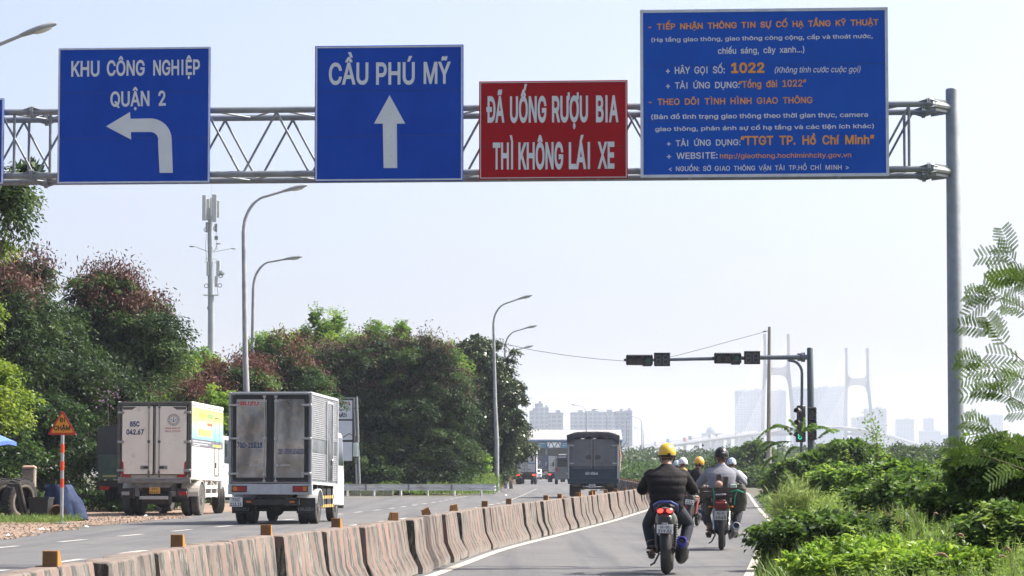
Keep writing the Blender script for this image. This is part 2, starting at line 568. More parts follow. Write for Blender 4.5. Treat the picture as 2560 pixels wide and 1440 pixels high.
# concrete median blocks
def barrier_mat(shift):
    m = bpy.data.materials.new('painted_concrete'); m.use_nodes = True
    t = m.node_tree; b = t.nodes['Principled BSDF']
    tc = nd(t, 'ShaderNodeTexCoord'); oi = nd(t, 'ShaderNodeObjectInfo')
    sep = nd(t, 'ShaderNodeSeparateXYZ'); t.links.new(tc.outputs['Object'], sep.inputs[0])
    def M(op, a, b_=None):
        n = nd(t, 'ShaderNodeMath', operation=op)
        for i, s in ((0, a), (1, b_)):
            if s is None: continue
            if isinstance(s, (int, float)): n.inputs[i].default_value = s
            else: t.links.new(s, n.inputs[i])
        return n.outputs[0]
    off = nd(t, 'ShaderNodeVectorMath', operation='ADD')
    comb = nd(t, 'ShaderNodeCombineXYZ'); r37 = M('MULTIPLY', oi.outputs['Random'], 37.0)
    t.links.new(r37, comb.inputs[0]); t.links.new(r37, comb.inputs[1])
    t.links.new(tc.outputs['Object'], off.inputs[0]); t.links.new(comb.outputs[0], off.inputs[1])
    def noise(scale, st=(1, 1, 1), detail=5):
        mp = nd(t, 'ShaderNodeMapping'); mp.inputs['Scale'].default_value = st; t.links.new(off.outputs[0], mp.inputs[0])
        n = nd(t, 'ShaderNodeTexNoise'); n.inputs['Scale'].default_value = scale; n.inputs['Detail'].default_value = detail; n.inputs['Roughness'].default_value = .7
        t.links.new(mp.outputs[0], n.inputs['Vector']); return n.outputs[0]
    def rg(s, a, b_, c=0., d=1.):
        r = nd(t, 'ShaderNodeMapRange'); r.inputs[1].default_value = a; r.inputs[2].default_value = b_; r.inputs[3].default_value = c; r.inputs[4].default_value = d
        t.links.new(s, r.inputs[0]); return r.outputs[0]
    def mix(f, a, b_):
        x = nd(t, 'ShaderNodeMix', data_type='RGBA')
        for i, s in ((6, a), (7, b_)):
            if isinstance(s, tuple): x.inputs[i].default_value = (*s, 1)
            else: t.links.new(s, x.inputs[i])
        t.links.new(f, x.inputs[0]); return x.outputs[2]
    # diagonal painted bands, red-pink and white, 0.5 m repeat
    d = M('ADD', M('ADD', M('MULTIPLY', sep.outputs[1], 1.35), M('MULTIPLY', sep.outputs[2], 0.42)), M('MULTIPLY', oi.outputs['Random'], .5))
    band = M('FRACT', M('MULTIPLY', d, 2.0))
    band = rg(M('ADD', M('ABSOLUTE', M('SUBTRACT', band, .5)), M('MULTIPLY', M('SUBTRACT', noise(9), .5), .12)), .22, .27)
    age = rg(oi.outputs['Random'], 0., 1., .0, .55)
    red = mix(age, (.2, .118, .094), (.15, .118, .097))
    white = (.28, .26, .215)
    c = mix(band, red, white)
    chips = rg(noise(30, (1, 1, .3), 5), .5, .62)
    c = mix(rg(noise(2.2), .45, .6, 0, .8), c, (.13, .12, .105))
    # black grime that clings to the white bands in upright streaks
    st = rg(noise(26, (1, 1, .16), 6), .36, .54)
    bl = M('MULTIPLY', st, rg(noise(2.3, (1, 1, .5)), .34, .52, .3, 1.))
    bl = M('MULTIPLY', bl, rg(band, 0., 1., .3, 1.))
    c = mix(M('MULTIPLY', band, rg(noise(34, (1, 1, .12), 6), .44, .56, .1, 1.0)), c, (.035, .032, .027))
    c = mix(M('MULTIPLY', chips, rg(band, 0., 1., .25, .5)), c, (.28, .255, .21))
    c = mix(bl, c, (.035, .032, .028))
    # foot splash
    c = mix(rg(M('ADD', sep.outputs[2], M('MULTIPLY', noise(5), .18)), .1, .2, .75, 0.), c, (.2, .185, .16))
    # worn brown top
    c = mix(rg(M('ADD', sep.outputs[2], M('MULTIPLY', noise(9), .02)), .655, .668, 0., .8), c, (.16, .125, .1))
    t.links.new(c, b.inputs['Base Color']); b.inputs['Roughness'].default_value = .88
    bp = nd(t, 'ShaderNodeBump'); bp.inputs['Strength'].default_value = .6; bp.inputs['Distance'].default_value = .012
    t.links.new(noise(35), bp.inputs['Height']); t.links.new(bp.outputs[0], b.inputs['Normal'])
    return m
def barrier_mesh(seed):
    rr = random.Random(seed)
    prof = [(.215, 0), (.215, .075), (.125, .27), (.085, .645), (.072, .66)]
    ring = [(x, z) for x, z in prof] + [(-x, z) for x, z in prof[::-1]]
    L = .49
    rings = []
    for k, y in enumerate([-L, -L + .02, -.25, 0, .25, L - .02, L]):
        sc = .95 if k in (0, 6) else 1.0
        rings.append([(x * sc + rr.uniform(-.004, .004), y + rr.uniform(-.006, .006), (z if z < .3 else z - (.012 if k in (0, 6) else 0)) + (rr.uniform(-.006, .004) if z > .3 else 0)) for x, z in ring])
    mb = MB(); mb.loft(rings)
    # drain notch seen as a dark slot between feet is left by the gap; lifting slot on top
    return mb.mesh('barrier_block', BARM, smooth=35)
BARM = barrier_mat(0)
BMESH = [barrier_mesh(i) for i in range(7)]
y = 11.0; i = 0; tot = 0
BLOCKS = []
while y < 205:
    dx = bar_x(y + .5) - bar_x(y - .5)
    o = link('barrier_block', BMESH[i % 7])
    rr = random.Random(i * 3 + 1)
    lurch = rr.gauss(0, .018)
    o.location = (bar_x(y) + lurch, y, .008)
    o.rotation_euler = (rr.gauss(0, .006), rr.gauss(0, .02), -math.atan(dx) + rr.gauss(0, .02) + (math.pi if i % 2 == 2 else 0))
    tag(o, 'worn pink and white striped concrete block in the road median', 'barrier', 'concrete median blocks along the road')
    BLOCKS.append(o)
    y += 1.0 / math.sqrt(1 + dx * dx) * (1.0 + (0.014 if rr.random() < .65 else .045)); i += 1

# amber reflector boxes along the top
def find_bar(px):
    best = None
    for q in np.arange(10, 210, .05):
        p = (bar_x(q))
        s = 1280 + FPX * p / q
        if best is None or abs(s - px) < best[0]: best = (abs(s - px), q)
    return best[1]
amber_front_shaded = mat('amber_reflector_shaded', (.13, .06, .012), .35, c2=(.2, .085, .02), scale=14, dirt=(.12, .07, .035), dirt_scale=9, dirt_lim=(.5, .7))  # dark amber sheet, colour darkened further as shade on the side away from sun
amber_body = mat('amber_plastic', (.45, .2, .03), .45, c2=(.36, .15, .025), scale=10)
def reflector(px, py, ang=0.0, tilt=0.0, label=None, y=None, s=1.0):
    y = find_bar(px) if y is None else y
    t = thing('reflector_box', label or 'small amber reflector box on the distant part of the concrete median', 'reflector',
              (bar_x(y) - .01, y, .664), ang, 'amber reflector boxes on the median')
    t.rotation_euler = (0, tilt, ang)
    w, h = .096 * s, .1 * s
    mb = MB()
    d0, d1 = .075 * s, .028 * s
    mb.add([(-w / 2, -d1 / 2 - .01, 0), (w / 2, -d1 / 2 - .01, 0), (w / 2, d0, 0), (-w / 2, d0, 0),
            (-w / 2, -d1 / 2 - .01, h), (w / 2, -d1 / 2 - .01, h), (w / 2, d1 / 2, h), (-w / 2, d1 / 2, h)],
           [(0, 3, 2, 1), (4, 5, 6, 7), (0, 1, 5, 4), (2, 3, 7, 6), (0, 4, 7, 3), (1, 2, 6, 5)])
    mb.box((0, .02, -.006), (w * .5, .05, .02))
    mb.build('housing', amber_body, t)
    p = MB(); p.box((0, -d1 / 2 - .013, h / 2), (w * .94, .006, h * .94), bev=.002); p.build('reflective_plate', amber_front_shaded, t)
    return t
LB = ['brown-faced amber box on the median at the bottom left corner', 'second amber box from the bottom left corner on the median',
      'amber box on the median right of the second, under the parked trucks', 'amber box on the median below the polished truck cab',
      'amber box turned aside on the median before the two tilted ones', 'first tilted amber box on the median, leaning over to the right',
      'second tilted amber box on the median, lifted at one side', 'upright amber box on the median just beyond the tilted ones',
      'amber box on the median below the lamp post by the guard rail', 'amber box on the median just before the tarpaulin truck',
      'amber box on the median under the left rear of the tarpaulin truck', 'amber box on the median under the middle of the tarpaulin truck',
      'amber box on the median under the right wheels of the tarpaulin truck']
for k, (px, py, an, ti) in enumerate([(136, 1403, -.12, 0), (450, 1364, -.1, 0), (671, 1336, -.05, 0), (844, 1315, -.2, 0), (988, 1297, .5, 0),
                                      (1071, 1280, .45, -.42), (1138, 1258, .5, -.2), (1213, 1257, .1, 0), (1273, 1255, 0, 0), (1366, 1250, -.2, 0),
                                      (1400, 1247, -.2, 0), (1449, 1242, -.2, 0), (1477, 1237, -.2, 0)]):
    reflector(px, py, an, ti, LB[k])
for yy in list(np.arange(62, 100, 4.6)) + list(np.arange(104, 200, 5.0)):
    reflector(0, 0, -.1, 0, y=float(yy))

for k, lb in enumerate(LB):
    rx = [o for o in bpy.data.objects if o.get('label') == lb][0]
    blk_ = min(BLOCKS, key=lambda o: (o.location - rx.location).length)
    words = lb.split(' on the median')[0].replace(' turned aside', '')
    blk_['label'] = ('concrete median block carrying the ' + lb.replace(' on the median', '', 1))
    w = blk_['label'].split()
    if len(w) > 16: blk_['label'] = ' '.join(w[:16])

# ================================================================== sign gantry
galv = mat('galvanised_steel', (.28, .31, .32), .5, .3, c2=(.21, .235, .245), scale=5, dirt=(.2, .2, .19), dirt_scale=3, dirt_lim=(.58, .75))
galv_tube = mat('galvanised_tube', (.26, .28, .29), .5, .3, c2=(.19, .21, .22), scale=3, stretch=(1, 1, 1), dirt=(.17, .16, .145), dirt_scale=6, dirt_lim=(.58, .72))
GR, GL = Vector((at(2386, 700, 36.6).x, 36.6, 0)), Vector((at(0, 700, 37.5).x, 37.5, 0))
GDIR = (GR - GL).normalized()
GANG = math.atan2(GDIR.y, GDIR.x)
GN = Vector((-GDIR.y, GDIR.x, 0))            # away from the camera
def on_gantry(px, py, off=0.0):
    """pixel to (along, height) in the gantry plane, offset off metres behind the pole line; along is measured from the right pole, leftwards negative"""
    o = Vector((0, 0, CAMH)); d = at(px, py, 10.0) - o
    P0 = GR + GN * off
    k = (P0 - o).dot(GN) / d.dot(GN)
    p = o + d * k
    return (p - P0).dot(GDIR), p.z
gan = thing('sign_gantry', 'grey galvanised lattice gantry carrying signs over the road, round post at one end', 'gantry', GR, GANG)
LEFT_END = -19.5
zt = on_gantry(1200, 270, -.4)[1]; zb = on_gantry(1200, 431, -.4)[1]
ztop = on_gantry(2385, 222)[1]
for x in (0.0, LEFT_END):
    mb = MB(); n = 32
    mb.tube([(x, 0, 0.0), (x, 0, 2.2), (x, 0, ztop - .02), (x, 0, ztop)], [.115, .106, .092, .08], n)
    mb.box((x, 0, .02), (.42, .42, .04), bev=.01)
    mb.build('post', galv, gan, smooth=50)
D2 = .41
for yy in (-D2, D2):
    for zz in (zt, zb):
        mb = MB(); mb.tube([(x, yy, zz) for x in np.linspace(LEFT_END + .42, -.3, 12)], .044, 14)
        mb.build('chord', galv_tube, gan, smooth=50)
# flanged sockets that join the chords to the post and bay to bay
def flange(x, yy, zz, mid=False):
    mb = MB()
    for dx in ((-.013, .013)):
        mb.tube([(x + dx - .01, yy, zz), (x + dx + .01, yy, zz)], .088, 8)
    for a in range(4):
        t = a * math.pi / 2 + math.pi / 4
        for sgn in (-1, 1):
            c, s_ = math.cos(t), math.sin(t)
            q = [(x + sgn * .022, yy + c * .043, zz + s_ * .043), (x + sgn * .022, yy + c * .086, zz + s_ * .086), (x + sgn * .13, yy + c * .043, zz + s_ * .043)]
            mb.add([(a_[0], a_[1] - s_ * .004, a_[2] + c * .004) for a_ in q] + [(a_[0], a_[1] + s_ * .004, a_[2] - c * .004) for a_ in q],
                   [(0, 1, 2), (5, 4, 3), (0, 3, 4, 1), (1, 4, 5, 2), (2, 5, 3, 0)])
    return mb
x_mid = on_gantry(82, 270, -.4)[0]
for x in (x_mid, -.36, LEFT_END + .46):
    for yy in (-D2, D2):
        for zz in (zt, zb):
            flange(x, yy, zz).build('flange', galv, gan)
for yy in (-D2, D2):
    for zz in (zt, zb):
        mb = MB()
        mb.tube([(-.34, yy, zz), (-.06, yy * .12, zz)], [.05, .05], 10)
        mb.box((-.17, yy * .5, zz), (.3, .012, .16), rz=math.atan2(-yy * .88, .28))
        mb.build('post_bracket', galv, gan)
# lattice bars: zigzag on the front and back faces, struts in the top and bottom planes
bay = .95
xs0 = list(np.arange(-.62, LEFT_END + 1.0, -bay))
k = 0
for i in range(len(xs0) - 1):
    a, b = xs0[i], xs0[i + 1]
    m_ = (a + b) / 2
    for yy in (-D2, D2):
        sh_ = 0.0 if yy < 0 else .1
        for p, q in (((a + sh_, yy, zt - .03), (m_ + sh_ + .03, yy, zb + .03)), ((m_ + sh_ - .03, yy, zb + .03), (b + sh_, yy, zt - .03))):
            mb = MB(); mb.cyl(p, q, .0165, 8); mb.build('lattice_bar', galv_tube, gan, smooth=50)
    for zz in (zt, zb):
        mb = MB(); mb.cyl((a, -D2, zz), (m_, D2, zz), .014, 8); mb.cyl((m_, D2, zz), (b, -D2, zz), .014, 8)
        mb.build('cross_bar', galv_tube, gan, smooth=50)
for x in (x_mid + .25, x_mid - .25, x_mid + .62, -.62):
    for yy in (-D2, D2):
        mb = MB(); mb.cyl((x, yy, zt), (x, yy, zb), .02, 8); mb.build('lattice_bar', galv_tube, gan, smooth=50)

blue = mat('sign_blue', (.0045, .062, .4), .55, c2=(.0035, .05, .34), scale=1.6, detail=6, spec=.12)
blue2 = mat('sign_blue_wide', (.006, .085, .46), .55, c2=(.005, .073, .41), scale=1.6, detail=6, spec=.12)
red = mat('sign_red', (.34, .008, .013), .55, c2=(.28, .006, .011), scale=1.6, detail=6, spec=.12)
sign_white = mat('sign_white', (.60, .65, .66), .5, c2=(.53, .585, .6), scale=2.2)
sign_rim = mat('sign_rim', (.56, .6, .64), .5, c2=(.45, .49, .53), scale=6)
orange_t = mat('sign_orange', (.75, .34, .03), .5, c2=(.62, .26, .03), scale=5, detail=6)
steel_back = mat('sign_back', (.4, .4, .4), .5, .5)
SOFF = -.52
def sign(label, x0, x1, y0, y1, face, rim, border, cat='road sign', outer=.0):
    a0, z1 = on_gantry(x0, (y0[0] if isinstance(y0, tuple) else y0), SOFF)
    a1, _ = on_gantry(x1, y0 if not isinstance(y0, tuple) else y0[1], SOFF)
    z1 = (z1 + _) / 2
    zb0 = on_gantry(x0, y1[0] if isinstance(y1, tuple) else y1, SOFF)[1]
    zb1 = on_gantry(x1, y1[1] if isinstance(y1, tuple) else y1, SOFF)[1]
    z0 = (zb0 + zb1) / 2
    w, h = a1 - a0, z1 - z0
    base = GR + GN * SOFF + GDIR * ((a0 + a1) / 2)
    t = thing('road_sign', label, cat, (base.x, base.y, z0), GANG)
    mb = MB(); mb.box((0, 0, h / 2), (w, .03, h), bev=.004); mb.build('board', face, t)
    # raised border strips
    b, e = border, outer
    for nm, c, s in (('border_strip', (0, -.0185, h - e - b / 2), (w - 2 * e, .007, b)), ('border_strip', (0, -.0185, e + b / 2), (w - 2 * e, .007, b)),
                     ('border_strip', (-w / 2 + e + b / 2, -.0175, h / 2), (b, .005, h - 2 * e - 2 * b)), ('border_strip', (w / 2 - e - b / 2, -.0175, h / 2), (b, .005, h - 2 * e - 2 * b))):
        q = MB(); q.box(c, s); q.build(nm, rim, t)
    if w > 1:                                    # hairline joints between the sheets
        for k in (1, 2):
            q = MB(); q.box((0, -.0155, h * k / 3), (w - 2 * e - 2 * b, .002, .004)); q.build('sheet_joint', mat('joint_dark', (.03, .035, .05), .6), t)
    # stiffener rails and clamps on the back
    for zz in (h * .25, h * .75):
        q = MB(); q.box((0, .03, zz), (w * .9, .03, .05)); q.build('back_rail', steel_back, t)
    for xx in (-w * .3, w * .3):
        q = MB(); q.box((xx, .06, (zt + zb) / 2 - z0), (.05, .03, min(h * .9, zt - zb + .25))); q.build('clamp', steel_back, t)
    # inverse map of a pixel to local board coordinates
    def loc(px, py):
        a, z = on_gantry(px, py, SOFF - .02)
        return a - (a0 + a1) / 2, z - z0
    def line(s, px0, px1, ybase, ycap, m=sign_white, bold=.012, slant=0.0, dbar=None):
        ybl = ybase[0] if isinstance(ybase, tuple) else ybase
        (xa, zb_) = loc(px0, ybl); (xb, zc_) = loc(px1, ycap if not isinstance(ycap, tuple) else ycap[0])
        q = MB()
        cap_ = (zc_ - zb_) * (1.13 if len(s) > 9 else 1.0)
        if isinstance(ybase, tuple):
            tilt = math.atan2(loc(px1, ybase[1])[1] - zb_, xb - xa)
        else:
            tilt = 0.0
        st = q.mark()
        text(q, s.replace(' ', '  ') if len(s) > 9 and slant == 0 and 'giao' not in s else s, 0, xb - xa, 0, cap_, y=-.016, bold=bold, thick=.004, slant=slant)
        q.xf(st, Matrix.Translation((xa, 0, zb_)) @ Matrix.Rotation(-tilt, 4, 'Y'))
        return q.build('lettering', m, t, fix=False)
    return t, loc, line
def poly_on(t, loc, pts, m, name='arrow'):
    q = MB(); q.prism([loc(*p) for p in pts], -.022, -.0165); return q.build(name, m, t)
def arc(cx, cy, r, a0, a1, n=8):
    return [(cx + r * math.cos(R(a0 + (a1 - a0) * i / n)), cy + r * math.sin(R(a0 + (a1 - a0) * i / n))) for i in range(n + 1)]

t, loc, line = sign('blue direction sign with white arrow bending left, second from the left', 147, 527, (121, 117), (461, 456), blue, sign_rim, .022, outer=.004)
line('KHU', 178, 249, (192, 191), 152, bold=.02)
line('CÔNG', 267, 362, (190, 189), 150, bold=.02)
line('NGHIỆP', 383, 500, (189, 187), 149, bold=.02)
line('QUẬN', 276, 374, (267, 265), 228, bold=.02)
line('2', 397, 415, (265, 264), 227, bold=.02)
poly_on(t, loc, [(265, 316), (325, 280), (326, 297), (375, 296)] + arc(376, 349, 53, -88, -3, 10) + [(432, 432), (399, 432), (395, 352)] + arc(376, 350, 20, -5, -88, 6) + [(327, 330), (328, 349)], sign_white)
t, loc, line = sign('blue sign with a white arrow pointing straight up, next to the red sign', 788, 1159, (115, 112), (454, 453), blue, sign_rim, .02, outer=.012)
line('CẦU', 822, 921, 212, 156, bold=.02)
line('PHÚ', 940, 1037, 212, 155, bold=.02)
line('MỸ', 1059, 1127, 210, 154, bold=.02)
poly_on(t, loc, [(974, 238), (1013, 309), (992, 309), (993, 420), (959, 420), (957, 309), (935, 309)], sign_white)
for px, py in ((977, 285), (978, 340), (978, 390)):
    q = MB(); x, z = loc(px, py); q.box((x, -.0235, z), (.012, .004, .012), bev=.002); q.build('rivet', steel_back, t)
t, loc, line = sign('dark red warning sign with two lines of white capitals', 1198, 1569, (203, 201), (449, 447), red, mat('red_rim', (.5, .45, .46), .5), .012, outer=.014)
line('ĐÃ', 1216, 1261, 307, 240, bold=.026)
line('UỐNG', 1275, 1366, 307, 240, bold=.026)
line('RƯỢU', 1380, 1470, 306, 239, bold=.026)
line('BIA', 1490, 1546, 306, 238, bold=.026)
line('THÌ', 1232, 1283, 424, 356, bold=.026)
line('KHÔNG', 1296, 1408, 424, 355, bold=.026)
line('LÁI', 1422, 1475, 423, 355, bold=.026)
line('XE', 1494, 1536, 422, 354, bold=.026)
t, loc, line = sign('large blue notice sign with orange and white text, nearest the gantry post', 1600, 2219, (29, 15), (445, 440), blue2, sign_rim, .04, outer=.0)
W_, O_ = sign_white, orange_t
line('- TIẾP NHẬN THÔNG TIN SỰ CỐ HẠ TẦNG KỸ THUẬT', 1621, 2196, (75, 63), 55, O_, .022)
line('(Hạ tầng giao thông, giao thông công cộng, cấp và thoát nước,', 1628, 2182, (105, 95), 90, W_, .014)
line('chiếu sáng, cây xanh...)', 1795, 2011, (135, 131), 119, W_, .014)
line('+ HÃY GỌI SỐ:', 1665, 1812, (185, 183), 168, W_, .014)
line('1022', 1828, 1911, (183, 182), 156, O_, .03)
line('(Không tính cước cuộc gọi)', 1936, 2150, (182, 180), 167, W_, .008, slant=.18)
line('+ TẢI ỨNG DỤNG:', 1665, 1849, (222, 220), 206, W_, .014)
line('“Tổng đài 1022”', 1847, 2016, (220, 216), 203, O_, .016)
line('- THEO DÕI TÌNH HÌNH GIAO THÔNG', 1622, 2031, (263, 258), 245, O_, .016)
line('(Bản đồ tình trạng giao thông theo thời gian thực, camera', 1628, 2170, (298, 292), 283, W_, .014)
line('giao thông, phản ánh sự cố hạ tầng và các tiện ích khác)', 1638, 2185, (328, 320), 314, W_, .014)
line('+ TẢI ỨNG DỤNG:', 1667, 1851, (366, 363), 351, W_, .014)
line('“TTGT TP. Hồ Chí Minh”', 1851, 2186, (363, 360), 340, O_, .022)
line('+ WEBSITE:', 1667, 1794, (398, 396), 383, W_, .014)
line('http://giaothong.hochiminhcity.gov.vn', 1800, 2128, (396, 393), 383, O_, .008)
line('< NGUỒN: SỞ GIAO THÔNG VẬN TẢI TP.HỒ CHÍ MINH >', 1672, 2122, (428, 424), 414, W_, .012)
for i in range(10):
    for py in (20, 441):
        q = MB(); x, z = loc(1606 + i * 67.5, py + (2 if i % 3 else 4)); q.box((x, -.0235, z), (.01, .004, .01)); q.build('rivet', steel_back, t)
t, loc, line = sign('blue sign cut off by the edge, only its rim and corner showing', -330, 11, (248, 246), (463, 461), blue, sign_rim, .022, outer=.004)

# ================================================================== lamp posts, mast, traffic light, poles, rails, signs by the road
lamp_steel = mat('lamp_steel', (.42, .43, .43), .5, .3, c2=(.28, .29, .3), scale=2, dirt=(.22, .2, .18), dirt_scale=1.5, dirt_lim=(.6, .8))
lamp_head_m = mat('lamp_head_grey', (.34, .36, .36), .45, .2, c2=(.27, .29, .29), scale=4)
lamp_glass = mat('lamp_glass', (.55, .55, .5), .25, spec=.6)
def lamp(px, D, label, side=1, top=11.6, lean=0.0, low=False, rise=.36):
    base = Vector((gx(px, D), D, 0))
    t = thing('street_lamp', label, 'street lamp', base, 0, 'street lamps along the road')
    zb = top - 1.75
    mb = MB()
    mb.tube([(0, 0, 0), (0, 0, 3), (lean * zb * .5, 0, zb * .55), (lean * zb, 0, zb)], [.14, .125, .1, .078], 16)
    mb.build('post', lamp_steel, t, smooth=50)
    q = MB(); q.tube([(0, 0, 0), (0, 0, .5)], [.15, .15], 12); q.box((0, 0, .02), (.42, .42, .04), bev=.01); q.build('post_base', lamp_steel, t, smooth=40)
    q = MB(); q.box((0, -.11, 1.1), (.1, .02, .35), bev=.006); q.build('hatch', lamp_head_m, t)
    pts = []
    for i in range(11):
        a = i / 10 * R(72)
        pts.append((side * (.95 * (1 - math.cos(a))) + lean * zb, 0, zb + 1.28 * math.sin(a)))
    x1, _, z1 = pts[-1]
    pts.append((x1 + side * .85, 0, z1 + .85 * rise))
    q = MB(); q.tube(pts, [.064] * 4 + [.055] * 4 + [.045] * 4, 12); q.build('arm', lamp_steel, t, smooth=50)
    ex, ez = pts[-1][0], pts[-1][2]
    # cobra head: flat tapered shell with a glass bowl
    ang = math.atan(rise) * .8
    rings = []
    for s_, w, hu, hl in ((-.1, .045, .045, .045), (0, .06, .06, .055), (.16, .09, .085, .06), (.42, .135, .1, .06), (.66, .12, .085, .05), (.8, .05, .03, .03)):
        rings.append([(s_, w * math.cos(k / 12 * 2 * math.pi), (hu if math.sin(k / 12 * 2 * math.pi) > 0 else hl) * math.sin(k / 12 * 2 * math.pi)) for k in range(12)])
    q = MB(); q.loft(rings)
    M = Matrix.Translation((ex, 0, ez)) @ Matrix.Rotation(0 if side > 0 else math.pi, 4, 'Z') @ Matrix.Rotation(-ang, 4, 'Y')
    q.xf(0, M); hd = q.build('lamp_head', lamp_head_m, t, smooth=60)
    q = MB(); q.ell((.44, 0, -.045), (.24, .1, .06), 14, 8); q.xf(0, M); q.build('glass_bowl', lamp_glass, hd, smooth='all')
    return t
lamp(-118, 63, 'lamp whose curved head reaches in at the top left corner', rise=.42)
lamp(617, 97.5, 'tall lamp post rising behind the polished box truck', lean=-.018, rise=.3)
lamp(626, 128, 'lamp post just behind the tall one, its head a little lower', lean=.008, rise=.18)
lamp(1242, 160, 'lamp post at the end of the guard rail', lean=-.02, rise=.35)
lamp(1266, 192, 'second lamp post behind the round dark tree, middle head of three', lean=-.01, rise=.3)
lamp(1264, 222, 'lowest of the three lamp heads above the round dark tree', rise=.3, top=11.55)
for px, D, lb in ((1466, 416, 'far lamp over the toll roof, first of the row with heads turned left'), (1518, 446, 'far lamp over the toll roof, second of the row with heads turned left'),
                  (1568, 474, 'far lamp beside the toll roof, third of the row with heads turned left'), (1605, 505, 'far lamp at the end of the row, nearest the yellow helmet'),
                  (1573, 590, 'smaller far lamp with a low head behind the third of the row'), (1609, 640, 'faint lamp behind the last lamp of the far row')):
    lamp(px, D, lb, side=-1, rise=.2)

# telecom mast
D = 283.0; pm = PM(D)
t = thing('telecom_mast', 'slim grey telecom mast with panel antennas on top and in the middle', 'mast', (gx(528, D), D, 0))
mast_m = mat('mast_grey', (.36, .39, .4), .5, .2, c2=(.3, .33, .34), scale=1)
panel_m = mat('antenna_white', (.5, .52, .5), .5, c2=(.44, .46, .45), scale=3)
dark_m = mat('cable_black', (.02, .02, .022), .6)
Z = lambda py: pz(py, D)
X = lambda px: (px - 527) * pm
lean = -.012
q = MB(); q.tube([(0, 0, 0), (lean * 12, 0, Z(770)), (lean * 22, 0, Z(620)), (lean * 26, 0, Z(520))], [.42, .34, .27, .2], 18); q.build('mast_tube', mast_m, t, smooth=50)
for py, r in ((770, .36), (620, .3), (545, .26)):
    q = MB(); q.tube([(lean * 18, 0, Z(py) - .12), (lean * 18, 0, Z(py) + .12)], r, 16); q.build('collar', mast_m, t, smooth=40)
q = MB(); q.box((X(523), 0, Z(738)), (1.6, .9, .06)); q.build('platform', mast_m, t)
for px, yy, w, ya, yb in ((505, -.3, .4, 488, 552), (513, .35, .36, 496, 550), (521, .5, .36, 492, 552), (531, -.45, .5, 487, 556), (539, .1, .34, 501, 544)):
    q = MB(); q.box((X(px), yy, (Z(ya) + Z(yb)) / 2), (w, .16, Z(ya) - Z(yb)), bev=.03); q.build('panel_antenna', panel_m, t)
    q = MB(); q.box((X(px) * .5, yy * .5, Z(yb) + .5), (abs(X(px)) + .1, .05, .05)); q.build('bracket', mast_m, t)
for px, yy, ya, yb, w in ((512, -.3, 556, 582, .24), (519, -.42, 548, 560, .3), (535, -.3, 560, 580, .3), (536, -.2, 590, 600, .38)):
    q = MB(); q.box((X(px), yy, (Z(ya) + Z(yb)) / 2), (w, .2, Z(ya) - Z(yb)), bev=.03); q.build('radio_unit', mat('radio_grey', (.22, .23, .23), .6), t)
for px, py in ((510, 575), (533, 572), (512, 715), (546, 714), (548, 690)):
    q = MB(); q.torus((X(px), -.35, Z(py)), .2, .035, 'y', 16, 6); q.build('cable_coil', dark_m, t, smooth='all')
for px, a, b in ((511, 585, 650), (516, 560, 640), (537, 560, 625), (519, 640, 740), (541, 700, 740)):
    q = MB(); q.tube([(X(px), -.22, Z(a)), (X(px - 2), -.25, Z((a + b) / 2)), (X(px + 1), -.22, Z(b))], .02, 5); q.build('cable', dark_m, t)
for px, yy, w, ya, yb in ((515, -.25, .26, 655, 690), (540, .2, .4, 650, 690), (537, -.3, .35, 690, 718), (518, .2, .22, 660, 700)):
    q = MB(); q.box((X(px), yy, (Z(ya) + Z(yb)) / 2), (w, .18, Z(ya) - Z(yb)), bev=.04); q.build('panel_antenna', panel_m, t)
q = MB(); q.lathe([(0, .1), (.2, .06), (.3, 0), (.3, -.08), (0, -.12)], 18, Matrix.Translation((X(550), -.2, Z(683))) @ Matrix.Rotation(R(90), 4, 'X')); q.build('dish', panel_m, t, smooth=40)
q = MB()
for zz in (Z(646), Z(655)): q.torus((lean * 18, 0, zz), .62, .02, 'z', 20, 5)
for k in range(8): q.cyl((lean * 18 + .62 * math.cos(k * .785), .62 * math.sin(k * .785), Z(656)), (lean * 18 + .62 * math.cos(k * .785), .62 * math.sin(k * .785), Z(646)), .015, 5)
q.build('guard_ring', mast_m, t)
for ex, ey, ez in ((475, -.4, 617), (578, .3, 621), (545, -1.5, 612)):
    q = MB(); q.tube([(lean * 20, 0, Z(632)), (X(ex) * .4, ey * .4, Z(626)), (X(ex) * .85, ey, Z(ez))], .035, 6)
    a = q.build('lamp_arm', mast_m, t)
    q = MB(); q.ell((X(ex), ey, Z(ez)), (.3, .12, .09), 10, 6); q.build('lamp_head', lamp_head_m, a, smooth='all')
q = MB(); q.cyl((X(523), 0, Z(520)), (X(522), 0, Z(462)), .015, 5); q.build('lightning_rod', mast_m, t)

